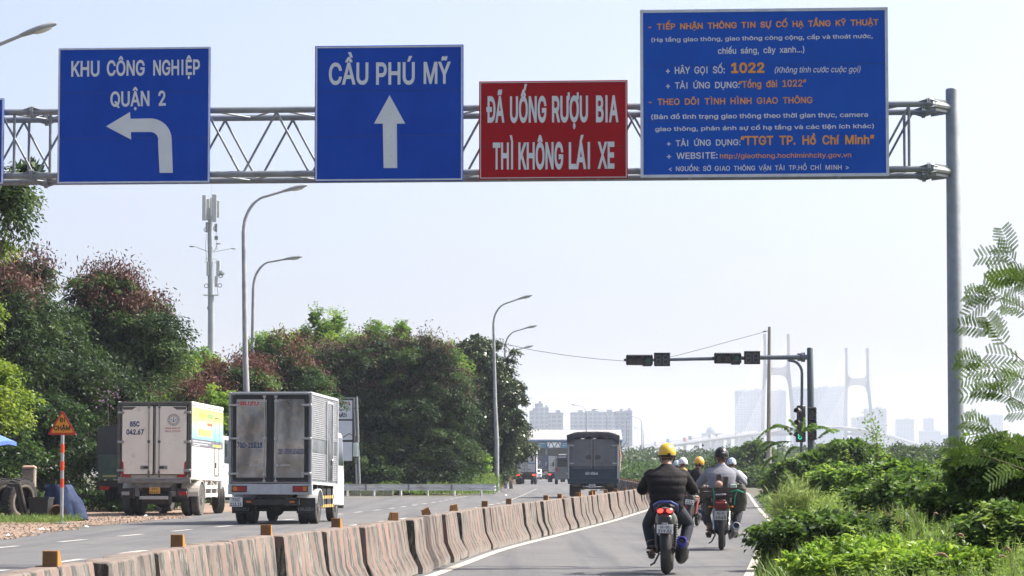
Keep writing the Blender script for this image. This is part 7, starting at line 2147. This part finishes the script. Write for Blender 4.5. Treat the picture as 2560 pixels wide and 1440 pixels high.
tree('bushy green tree behind the grey-shirt rider', 1850, 205, [lobe(1850, 1165, 205, 60, 60, 45), lobe(1890, 1150, 205, 45, 50, 45), lobe(1815, 1185, 204, 40, 50, 35), lobe(1900, 1195, 203, 50, 50, 25)], 230, 65, .7, .22, .1, G_mid, group=RG, base_t=.62)
# shrub around the traffic light, with long arching leaves on top
sh = tree('big leafy shrub growing round the traffic light post', 2010, 92, [lobe(2000, 1185, 92, 70, 70, 34), lobe(2080, 1172, 92, 75, 70, 36), lobe(2150, 1160, 93, 70, 60, 40), lobe(1975, 1190, 92, 38, 50, 30), lobe(2040, 1152, 92, 40, 50, 20), lobe(2125, 1130, 92, 55, 50, 28), lobe(2190, 1180, 92, 50, 50, 50)], 300, 75, .4, .15, .075, G_verge, cat='shrub', name='shrub', group=RG, base_t=.5, droop=.6, trunk_r=.05, trunks=3)
def fronds(parent, items, m, L=.17, W=.05, name='frond'):
    """arching pinnate leaves: (start, end, sag); leaflets in pairs along the rib"""
    for st, en, sag in items:
        st, en = Vector(st), Vector(en); n = 22
        P, Dd, N = [], [], []
        pts = []
        for k in range(n + 1):
            a = k / n; p = st.lerp(en, a); p.z += sag * math.sin(a * math.pi * .75) - sag * .7 * a * a
            pts.append(p)
        ax = (en - st).normalized(); side = ax.cross(Vector((0, 0, 1))).normalized()
        for k in range(2, n + 1):
            tang = (pts[k] - pts[k - 1]).normalized()
            for s in (-1, 1):
                P.append(pts[k]); Dd.append(tang * .45 + side * s * .8 + Vector((0, 0, -.45))); N.append(Vector((0, 0, 1)) + side * s * .4)
        P, Dd, N = np.array([tuple(p) for p in P]), np.array([tuple(p) for p in Dd]), np.array([tuple(p) for p in N])
        prof = np.repeat(np.sin(np.linspace(.25, 1.0, n - 1) * math.pi * .9) * .7 + .35, 2)
        o = leaves(name, P, Dd + rng.normal(0, .12, P.shape), N, L * prof, W * (0.6 + .5 * prof), .5 + rng.normal(0, .14, len(P)), m, parent)
        q = MB(); q.tube(pts, [.01] * (n + 1), 5); q.build('leaf_rib', mat('rib_green', (.1, .13, .04), .7), o)
L0 = Vector(sh.location)
A = lambda px, py, D=90.5: tuple(at(px, py, D) - L0)
fronds(sh, [(A(2000, 1082), A(1890, 1100), .5), (A(2010, 1078), A(2085, 1080, 89.5), .25), (A(1985, 1090), A(1935, 1062), .2), (A(2000, 1085), A(1975, 1048), .1), (A(2005, 1085), A(2010, 1045), .1), (A(1980, 1105), A(1890, 1150), .35),
            (A(2000, 1090), A(2040, 1060), .2), (A(1960, 1120), A(1895, 1120), .3), (A(2040, 1100), A(2095, 1075), .2), (A(1950, 1140), A(1900, 1185), .3), (A(2000, 1120), A(1960, 1150), .3), (A(2060, 1120), A(2120, 1110), .3)], G_bright, .2, .075)
# thin climbing vine on a dry stalk
t = thing('dry_stalk', 'thin dry stalk with a climbing vine rising out of the shrub', 'plant', (gx(2200, 88), 88, 0), 0, RG)
q = MB(); pts = [(at(px, py, 88) - Vector(t.location)) for px, py in ((2196, 1250), (2193, 1190), (2196, 1130), (2190, 1090), (2178, 1062))]; q.tube(pts, [.03, .025, .02, .014, .006], 6); q.build('stalk', mat('stalk_dry', (.2, .14, .1), .9), t)
Cc = np.array([tuple(p) for p in pts[1:]]); k = rng.integers(0, len(Cc), 420); Pp = Cc[k] + rng.normal(0, .16, (420, 3)) * np.array([1, 1, 1.6]); leaves('vine_leaf', Pp, rdir(420), rdir(420) + np.array([0, 0, .8]), .1, .055, .5 + rng.normal(0, .2, 420), G_bright, t)['kind'] = 'stuff'

# ---- near verge: mounded weeds between the road edge and the gantry post
def edge(Y): return np.interp(Y, [p[0] for p in ROAD_R], [p[1] for p in ROAD_R])
def mound(X, Y):
    """height of the weeds above the ground"""
    dist = X - edge(Y) + .15 * np.sin(Y * 1.9) + .1 * np.sin(Y * 4.1 + 1)
    h = .1 + .95 * np.clip(dist / 2.6, 0, 1) ** .8
    h *= .82 + .2 * np.sin(X * 1.7 + Y * .5) * np.sin(Y * .62 + X * .3) + .14 * np.sin(X * 4.3 + 1) * np.sin(Y * 2.2)
    h *= np.interp(Y, [15, 22, 27, 33, 60, 90], [.42, .5, .72, .98, 1.0, .8])
    h += .38 * np.clip((X - edge(Y) - 3.2) / 2.5, 0, 1) * np.interp(Y, [20, 28, 60], [.2, 1, .5])
    return np.where(dist < 0, 0, np.maximum(h, .02))
def layer(y0, y1, width, pw=1.0, gate=None):
    def f(n):
        Y = y0 + (y1 - y0) * rng.random(n) ** pw; X = edge(Y) - .12 + width * rng.random(n)
        H = mound(X, Y); k = H > .03
        if gate is not None: k &= gate(X, Y)
        X, Y, H = X[k], Y[k], H[k]
        return X, Y, H
    return f
def skin_layer(name, label, cat, f, n, L, W, m, base_t, upright=.6, depth=.3, tv=.2, kind='stuff'):
    X, Y, H = f(n); n = len(X)
    z = H - depth * np.minimum(1, H * 1.6) * rng.random(n) ** 1.4
    P = np.stack([X, Y, np.maximum(z, .02)], 1)
    d = unit(rng.normal(0, 1, (n, 3)) + np.array([0, -.15, upright])); nr = unit(rng.normal(0, .55, (n, 3)) + np.array([.1, -.2, .9]))
    pt_ = tv * np.sin(X * 2.6 + 1.3 * np.sin(Y * .8)) * np.sin(Y * 1.1 + 1.4 * np.sin(X * 1.2)) + .6 * tv * np.sin(X * 6.1 + Y * 1.7) * np.sin(Y * 3.1)
    sc = .6 + .8 * rng.random(n)
    return tag(leaves(name, P, d, nr, L * sc, W * sc, base_t + pt_ + rng.normal(0, .12, n), m), label, cat, kind=kind)
def grassy(X, Y): return np.sin(X * .55 + 2.2) * np.sin(Y * .17 + .4) > .12
skin_layer('roadside_weeds', 'tangle of dark green broad-leaved weeds on the right verge', 'weeds', layer(17, 42, 6.5), 90000, .085, .045, G_verge, .45, depth=.4)
skin_layer('roadside_weeds', 'lighter small-leaved weeds mixed through the right verge', 'weeds', layer(17, 42, 6.5, gate=grassy), 60000, .07, .032, G_bright, .5, depth=.28, upright=1.0)
skin_layer('roadside_weeds', 'weeds farther along the right verge', 'weeds', layer(40, 88, 11), 85000, .12, .05, G_verge, .55, depth=.4)
skin_layer('roadside_weeds', 'pale grassy weeds farther along the right verge', 'weeds', layer(42, 100, 7, gate=lambda X, Y: np.sin(X * .7 + Y * .13) > -.2), 60000, .26, .028, G_grass, .45, depth=.35, upright=1.8)
skin_layer('roadside_weeds', 'dry straw-coloured stalks among the weeds on the right verge', 'weeds', layer(28, 80, 9, gate=lambda X, Y: np.sin(X * .9 + 4) * np.sin(Y * .21) > .45), 9000, .3, .014, G_dry, .5, depth=.2, upright=2.2)
skin_layer('leaf_litter', 'dark earth-hugging leaves along the road edge', 'weeds', layer(17, 120, 1.3), 26000, .07, .04, G_mid, .35, depth=.1)
def sprigs(label, n, y0, y1, width, hmin, hmax, m, base_t, L=.06, W=.026, pairs=8):
    Y = y0 + (y1 - y0) * rng.random(n); X = edge(Y) + .25 + width * rng.random(n) ** .8; H = mound(X, Y)
    ln = rng.uniform(hmin, hmax, n); d0 = unit(rng.normal(0, .35, (n, 3)) + np.array([0, 0, 1.0]))
    rep = np.repeat(np.arange(n), pairs * 2); j = np.tile(np.arange(pairs * 2), n); a = (j // 2 + 1) / pairs
    P = np.stack([X, Y, H * .85], 1)[rep] + d0[rep] * (ln[rep] * a)[:, None]
    az = rng.random(n)[rep] * 6.3 + (j // 2) * 1.9 + (j % 2) * math.pi
    d = np.stack([np.cos(az), np.sin(az), np.full(len(az), .45)], 1)
    t = (base_t + rng.normal(0, .16, n))[rep] + rng.normal(0, .06, len(rep)) + .12 * a
    tag(leaves('weed_sprigs', P, d, np.stack([np.zeros(len(az)), np.zeros(len(az)), np.ones(len(az))], 1) + rng.normal(0, .25, (len(az), 3)), L * (1.25 - .5 * a), W * (1.25 - .5 * a), t, m), label, 'weeds', kind='stuff')
# upright sprigs that break the outline of the mounds
sprigs('loose upright weed sprigs standing out of the right verge', 1500, 18, 44, 6.2, .16, .42, G_verge, .55)
sprigs('bright leafy shoots scattered over the right verge', 700, 18, 46, 6.2, .12, .32, G_lime, .25)
sprigs('taller leafy shoots farther along the right verge', 1300, 42, 85, 9, .2, .55, G_verge, .6, .11, .05)
skin_layer('grass', 'fine grass blades among the weeds on the right verge', 'grass', layer(18, 46, 6.4), 30000, .24, .009, G_grass, .6, depth=.15, upright=2.4)
def clump(label, px, py, D, rx, rz, n_cl, per, size, L, W, m, base_t, name='shrub', cat='shrub', ry=1.0, **kw):
    c = at(px, py, D); t = thing(name, label, cat, (c.x, D, 0), 0, RG)
    r0 = rx * PM(D)
    lb = [(0, 0, c.z, r0, r0 * ry, rz * PM(D))]
    _, C = crown(t, lb, n_cl, per, size, L, W, m, base_t=base_t, **kw)
    q = MB(); rr = random.Random(px)
    for k in range(14):
        e = Vector(C[rr.randrange(len(C))].tolist()); b = Vector((e.x * .4, e.y * .4, 0)); q.tube([b, b.lerp(e, .6) + Vector((0, 0, .05)), e], [.012, .009, .004], 5)
    q.build('stems', mat('stem_green', (.1, .1, .04), .8), t)
    return t
clump('lime green bush of pointed leaves at the bottom edge of the picture', 2190, 1420, 24.5, 190, 42, 240, 60, .13, .075, .03, G_lime, .55, up=.5, droop=.1, flat=1.0)
clump('lime green tuft beside the bright bush at the bottom right', 2400, 1425, 23.5, 120, 30, 110, 60, .12, .07, .028, G_lime, .3, up=.5, droop=.1, flat=1.0)
clump('dark glossy green bush on the verge above the lime one', 2080, 1335, 31, 150, 40, 210, 60, .2, .085, .045, G_verge, .22, up=.5, droop=.3)
clump('small-leaved bush at the road edge before the line bends', 1975, 1350, 34, 60, 45, 110, 60, .18, .075, .035, G_bright, .3, up=.5)
clump('dark creeper mound in the middle of the verge', 2300, 1240, 38, 150, 40, 200, 60, .25, .09, .045, G_verge, .2, up=.5)
clump('dark tangled bush below the gantry post', 2470, 1230, 31, 150, 55, 200, 60, .22, .08, .04, G_verge, .12, up=.5)
clump('pale grass clump at the bend of the road', 1990, 1290, 56, 60, 14, 50, 40, .16, .2, .014, G_grass, .5, name='grass_clump', cat='grass', up=.1, droop=-.6, flat=1.4, core=0)
clump('grey-green grass tuft at the road edge', 2000, 1285, 50, 40, 25, 70, 55, .22, .2, .016, G_grass, .8, name='grass_clump', cat='grass', up=.1, droop=-.5, flat=1.4, core=0)
clump('light green leafy bush beyond the tall grass', 2110, 1200, 66, 75, 32, 140, 60, .3, .12, .06, G_bright, .42, up=.5)
clump('yellow-green weeds in the middle of the right verge', 2250, 1190, 48, 110, 26, 130, 60, .22, .11, .05, G_bright, .25, up=.5)
clump('tall tangled shrub at the right edge behind the feathery fronds', 2520, 1165, 27, 120, 60, 190, 60, .2, .085, .04, G_verge, .2, up=.5)
clump('olive bush at the right edge under the feathery branches', 2540, 1330, 25, 110, 60, 170, 60, .18, .08, .04, G_verge, .4, up=.5)
# seed-headed grasses
for k, (px, py, D, lean_) in enumerate(((2440, 1310, 25, .5), (2415, 1345, 24, -.4), (2500, 1320, 25, .7), (2330, 1290, 29, .3), (2380, 1395, 22, -.7), (2530, 1380, 22, -.3), (2485, 1400, 22.5, .5), (2290, 1340, 27, .2))):
    b = at(px, py + 60, D); t = thing('seed_grass', 'stalk of grass with a reddish curved seed head in the right-hand weeds', 'grass', (b.x, D, max(0, b.z - .3)), 0, 'red seed-headed grasses')
    e = at(px, py, D) - Vector(t.location)
    pts = [Vector((0, 0, 0)), Vector((e.x * .2, 0, e.z * .6)), Vector((e.x + lean_ * .04, 0, e.z)), Vector((e.x + lean_ * .14, 0, e.z + .035)), Vector((e.x + lean_ * .22, 0, e.z + .02))]
    q = MB(); q.tube(pts[:3], [.004, .003, .003], 5); q.build('stem', mat('stem_straw', (.24, .2, .1), .8), t)
    q = MB(); q.tube([pts[2], pts[2].lerp(pts[3], .5) + Vector((0, 0, .01)), pts[3], pts[4]], [.006, .012, .011, .004], 7); q.build('seed_head', mat('seed_red', (.25, .13, .09), .9, c2=(.35, .22, .14), scale=60), t)

# ---- feathery-leaved branches at the right edge
t = thing('feathery_tree', 'feathery-leaved sapling whose pale green fronds reach in at the right edge', 'tree', (gx(2690, 23.5), 23.5, 0), 0, RG)
B0 = Vector(t.location)
V = lambda px, py, D=23.5: at(px, py, D) - B0
twig = mat('twig_green', (.12, .1, .05), .8)
q = MB(); q.tube([V(2690, 1590), V(2680, 1250), V(2640, 900), V(2600, 640), V(2590, 500)], [.035, .03, .022, .014, .006], 8); q.build('trunk', twig, t, smooth=50)
SH = 30
boughs = [((2620, 800), (2500, 640), (2560, 715)), ((2625, 850), (2450, 745), (2540, 740)), ((2640, 900), (2470, 770), (2560, 810)), ((2640, 960), (2450, 830), (2530, 905)), ((2650, 1000), (2430, 910), (2535, 935)),
          ((2655, 1080), (2470, 980), (2550, 1010)), ((2660, 1180), (2450, 1070), (2530, 1120)), ((2670, 1220), (2400, 1130), (2520, 1160)), ((2660, 1100), (2500, 1060), (2560, 1075)), ((2600, 700), (2530, 690), (2570, 690)), ((2640, 1000), (2510, 890), (2570, 930))]
rows = []
boughs = [b_ for k, b_ in enumerate(boughs) if k not in (2, 8, 10)]
for bi, (a, b, m_) in enumerate([((p[0], p[1]), (e_[0] + SH, e_[1]), (m2[0] + SH * .6, m2[1])) for p, e_, m2 in boughs]):
    D = 23.5 + (bi % 5 - 2) * .25
    p0, p1, p2 = V(*a, 23.5), V(*m_, D), V(*b, D)
    path_ = [p0.lerp(p1, s) * (1 - s) + p1.lerp(p2, s) * s for s in [k / 8 for k in range(9)]]
    q = MB(); q.tube(path_, [.008 - .0007 * k for k in range(9)], 5); q.build('bough', twig, t)
    P, Dd, N, Ls = [], [], [], []
    rr = random.Random(bi)
    for k in range(2, 9):
        for rep_ in range(1 if k in (3, 4, 6, 7) else 0 if k == 2 or k == 5 else 2):
            s0 = path_[k]; tang = (path_[k] - path_[k - 1]).normalized()
            fd = (tang * .8 + Vector((rr.uniform(-1.0, .2), rr.uniform(-.4, .4), rr.uniform(-.6, .5)))).normalized()
            flen = rr.uniform(.22, .32)
            sd = fd.cross(Vector((rr.uniform(-.3, .3), 1, rr.uniform(-.2, .4)))).normalized()
            for j in range(8):                                   # pinnae pairs along the leaf
                c = s0 + fd * flen * (j + 1) / 8 - Vector((0, 0, .05 * (j / 8) ** 2))
                for s in (-1, 1):
                    pd = (sd * s * .85 + fd * .55 + Vector((0, 0, -.15))).normalized(); pl = rr.uniform(.07, .095) * (.75 + .5 * math.sin((j + 1) / 9 * math.pi))
                    pn = pd.cross(sd.cross(fd)).normalized()
                    for i in range(16):                          # leaflets
                        u_ = c + pd * pl * (i + 1) / 16
                        for s2 in (-1, 1):
                            P.append(u_); Dd.append(pn * s2 + pd * .35); N.append(sd.cross(fd)); Ls.append(.0112 * (1 - .4 * abs(i / 15 - .45)))
    P, Dd, N = (np.array([tuple(v) for v in x]) for x in (P, Dd, N))
    Ls = np.array(Ls); leaves('frond', P, Dd + rng.normal(0, .08, P.shape), N + rng.normal(0, .15, P.shape), Ls, Ls * .9, .5 + rng.normal(0, .15, len(P)), leaf_mat('leaf_feather', [(0, (.04, .09, .01)), (.5, (.1, .18, .025)), (1, (.18, .27, .05))], .3) if bi == 0 else bpy.data.materials['leaf_feather'], t, fold=0)

# ================================================================== things left on the dirt shoulder
D = 67.0
old_rubber = mat('old_tyre', (.02, .02, .021), .9, c2=(.05, .046, .04), scale=5, bump=.6, bscale=30); dust_rim = mat('tyre_dust', (.2, .18, .145), .95, c2=(.12, .11, .09), scale=8)
def loose_tyre(px, D, label, r, w, yaw, lean):
    t = thing('old_tyre', label, 'tyre', (gx(px, D), D, .01), yaw, 'old tyres by the trees')
    t.rotation_euler = (0, lean, yaw)
    q = MB(); h = w / 2
    q.lathe([(.6 * r, -h * .9), (.82 * r, -h), (.97 * r, -h * .85), (r, -h * .5), (r * .97, 0), (r, h * .5), (.97 * r, h * .85), (.82 * r, h), (.6 * r, h * .9), (.62 * r, h * .5), (.86 * r, h * .4), (.86 * r, -h * .4), (.62 * r, -h * .5), (.6 * r, -h * .9)], 34, Matrix.Translation((0, 0, r)) @ Matrix.Rotation(math.pi / 2, 4, 'Y'))
    q.build('carcass', old_rubber, t, smooth=40)
    q = MB(); q.torus((h * .93, 0, r), r * .72, r * .1, 'x', 34, 8, .14); q.build('dusty_sidewall', dust_rim, t, smooth='all')
    q = MB()
    for k in range(30):
        a = k * math.pi / 15; q.box((0, r * 1.0 * math.cos(a), r + r * 1.0 * math.sin(a)), (w * .8, .03, .05), rx=a)
    q.build('tread', old_rubber, t)
    return t
loose_tyre(5, 68, 'big old tyre leaning at the left edge under the trees', .52, .3, R(-50), R(6))
loose_tyre(42, 67.6, 'old tyre standing upright with a pale dusty sidewall', .53, .3, R(-30), R(8))
t = thing('leaning_slab', 'dark flat panel with a pale edge leaning by the old tyres', 'panel', (gx(78, 66.8), 66.8, .01), R(20)); t.rotation_euler = (0, R(-14), R(20))
q = MB(); q.box((-.12, .1, .5), (.05, .5, 1.0), bev=.01); q.build('panel', old_rubber, t)
q = MB(); q.box((-.08, -.165, .5), (.045, .03, 1.0), bev=.008); q.build('pale_edge', dust_rim, t)
t = thing('black_bin', 'square black bin beside the old tyres', 'bin', (gx(102, 66.5), 66.5, .01), R(-6))
bin_m = mat('bin_black', (.012, .013, .016), .6)
q = MB(); q.loft([[(sx * w, sy * w, z) for sx, sy in ((-1, -1), (1, -1), (1, 1), (-1, 1))] for z, w in ((0, .2), (.6, .25), (.6, .22), (.04, .18))]); q.build('tub', bin_m, t)
q = MB(); q.box((0, -.252, .575), (.52, .02, .05)); q.box((0, .252, .575), (.52, .02, .05)); q.box((.252, 0, .575), (.02, .48, .05)); q.box((-.252, 0, .575), (.02, .48, .05)); q.build('rolled_rim', bin_m, t)
t = thing('blue_tarpaulin', 'crumpled blue tarpaulin draped over a heap behind the sign post', 'tarpaulin', (gx(153, 68), 68, .01))
tb = mat('tarp_blue', (.01, .02, .065), .7, c2=(.03, .048, .1), spec=.15, scale=3, bump=1.0, bscale=4)
rings = []
for k in range(9):
    a = k / 8; z = .8 * (1 - a ** 2.6) + .1 * math.sin(a * 9) * (1 - a)
    rings.append([((.26 + .22 * a) * math.copysign(abs(math.cos(u)) ** .7, math.cos(u)) * (1 + .16 * math.sin(5 * u + k * .4)) + .16 * a * a - .12 * (1 - a), (.2 + .25 * a) * math.sin(u) * (1 + .14 * math.sin(7 * u)), z + .04 * math.sin(4 * u + k * 1.3) * a + .02) for u in [2 * math.pi * i / 26 for i in range(26)]])
q = MB(); q.loft(rings[::-1]); q.build('sheet', tb, t, smooth=70)
q = MB(); q.tube([(-.1, -.25, 1.0), (-.16, -.3, .5), (-.2, -.42, .05)], .008, 5); q.build('tie_rope', dust_rim, t)
t = thing('clay_drum', 'rusty brown drum lying under the edge of the blue tarpaulin', 'drum', (gx(140, 66.6), 66.6, .01))
q = MB(); q.lathe([(.17, -.25), (.2, -.25), (.205, 0), (.2, .25), (.17, .25), (.16, -.2)], 20, Matrix.Translation((0, .1, .21)) @ Matrix.Rotation(R(90), 4, 'X') @ Matrix.Rotation(R(12), 4, 'Y')); q.build('drum_shell', mat('rust_brown', (.13, .06, .035), .9, c2=(.2, .1, .06), scale=6), t, smooth=40)
t = thing('market_umbrella', 'blue umbrella canopy poking in at the left edge', 'umbrella', (gx(-60, 66), 66, .01))
q = MB(); n = 8
top = Vector((0, 0, 2.34))
for k in range(n):
    a, b = 2 * math.pi * k / n, 2 * math.pi * (k + 1) / n
    p, r_ = Vector((.96 * math.cos(a), .96 * math.sin(a), 1.93)), Vector((.96 * math.cos(b), .96 * math.sin(b), 1.93)); m_ = (p + r_) / 2 * 1.0; m_.z = 1.97
    q.add([top, p, m_, r_, p - Vector((0, 0, .09)), m_ - Vector((0, 0, .09)), r_ - Vector((0, 0, .09))], [(0, 1, 2), (0, 2, 3), (1, 4, 5, 2), (2, 5, 6, 3)])
q.build('canopy', mat('umbrella_blue', (.05, .12, .42), .6, c2=(.12, .22, .55), scale=2), t)
q = MB(); q.tube([(0, 0, 0), (0, 0, 2.36)], .02, 8); q.build('pole', galv, t)
for k in range(n):
    q = MB(); a = 2 * math.pi * k / n; q.tube([(0, 0, 2.3), (.95 * math.cos(a), .95 * math.sin(a), 1.92)], .006, 5); q.build('rib', galv, t)
t = thing('brick_stub', 'broken plastered post with a peach coloured cap among the bushes', 'post', (gx(72, 70), 70, .01))
q = MB(); q.box((0, 0, .65), (.32, .3, 1.3), bev=.03); q.build('shaft', mat('old_plaster', (.25, .22, .17), .9, c2=(.14, .12, .1), scale=4, bump=.6, bscale=9), t)
q = MB(); q.loft([[(sx * w, sy * w, z) for sx, sy in ((-1, -1), (1, -1), (1, 1), (-1, 1))] for z, w in ((1.3, .17), (1.34, .16), (1.38, .1))]); q.build('cap', mat('peach_tile', (.3, .2, .14), .8), t)
# bougainvillea
t = thing('flowering_shrub', 'small shrub with pink and violet flowers above the parked truck', 'shrub', (gx(272, 86), 86, 0))
C = np.array([(0, 0, pz(990, 86)), (.15, 0, pz(1000, 86)), (-.1, 0, pz(985, 86)), (.3, 0, pz(995, 86))])
k = rng.integers(0, 4, 34); leaves('flower', C[k] + rng.normal(0, .22, (34, 3)) + np.array([0, -1.0, 0]), rdir(34), rdir(34), .07, .055, rng.random(34), leaf_mat('flower_pink', [(0, (.3, .08, .22)), (1, (.35, .2, .4))], .3), t)
q = MB(); q.tube([(0, 0, 0), (.05, -.3, 1.5), (.05, -.9, pz(992, 86))], [.04, .03, .01], 6); q.build('stem', bark, t)
# litter and stones
lit = random.Random(9)
paper = mat('litter_white', (.6, .6, .57), .8)
for px, py, s in ((105, 1327, 1.0), (120, 1329, .7), (20, 1342, .9), (215, 1320, .8), (365, 1292, .9), (1700, 1232, .8), (1265, 1240, 1.2), (1247, 1228, 1), (1150, 1238, .9), (1936, 1302, 1.2), (1942, 1268, 1.0), (1913, 1332, .9)):
    p = ground_at(px, py); o = MB(); n = 7
    o.add([(.06 * s * math.cos(2 * math.pi * i / n) * lit.uniform(.6, 1.3), .09 * s * math.sin(2 * math.pi * i / n) * lit.uniform(.6, 1.3), lit.uniform(0, .03)) for i in range(n)] + [(0, 0, .06 * s)], [(i, (i + 1) % n, n) for i in range(n)])
    tag(o.build('litter', paper, loc=(p.x, p.y, .016), rot=(0, 0, lit.random() * 6)), 'scrap of white litter lying at the road edge', 'litter', 'scraps of litter on the ground')
n = 2600
Y = rng.uniform(36, 80, n); X = np.array([sh_edge(y) for y in Y]) - rng.random(n) ** 1.5 * 3.2 + .05
q = MB()
for x, y in zip(X, Y):
    s = lit.uniform(.012, .045); a = lit.random() * 6
    q.add([(x + s * math.cos(a + k * 2.1), y + s * math.sin(a + k * 2.1), .012) for k in range(3)] + [(x, y, .012 + s * .8)], [(0, 1, 3), (1, 2, 3), (2, 0, 3)])
tag(q.build('gravel', mat('gravel_brown', (.26, .19, .135), .9, c2=(.17, .13, .1), scale=.9), fix=False), 'loose stones and clods on the dirt shoulder', 'gravel', kind='stuff')

# ================================================================== haze
mb = MB(); mb.box((0, 3850, 94.5), (5600, 8000, 191))
hz = mb.build('haze', [])
hm = bpy.data.materials.new('haze_air'); hm.use_nodes = True; ht = hm.node_tree
for n in list(ht.nodes): ht.nodes.remove(n)
ho = ht.nodes.new('ShaderNodeOutputMaterial'); hv = ht.nodes.new('ShaderNodeVolumePrincipled')
hv.inputs['Color'].default_value = (.79, .87, 1, 1)
hv.inputs['Density'].default_value = 0.000165
hv.inputs['Anisotropy'].default_value = 0.2
ht.links.new(hv.outputs[0], ho.inputs['Volume'])
hz.data.materials.append(hm)
tag(hz, 'pale bluish haze in the air over the whole place', 'haze', kind='stuff')
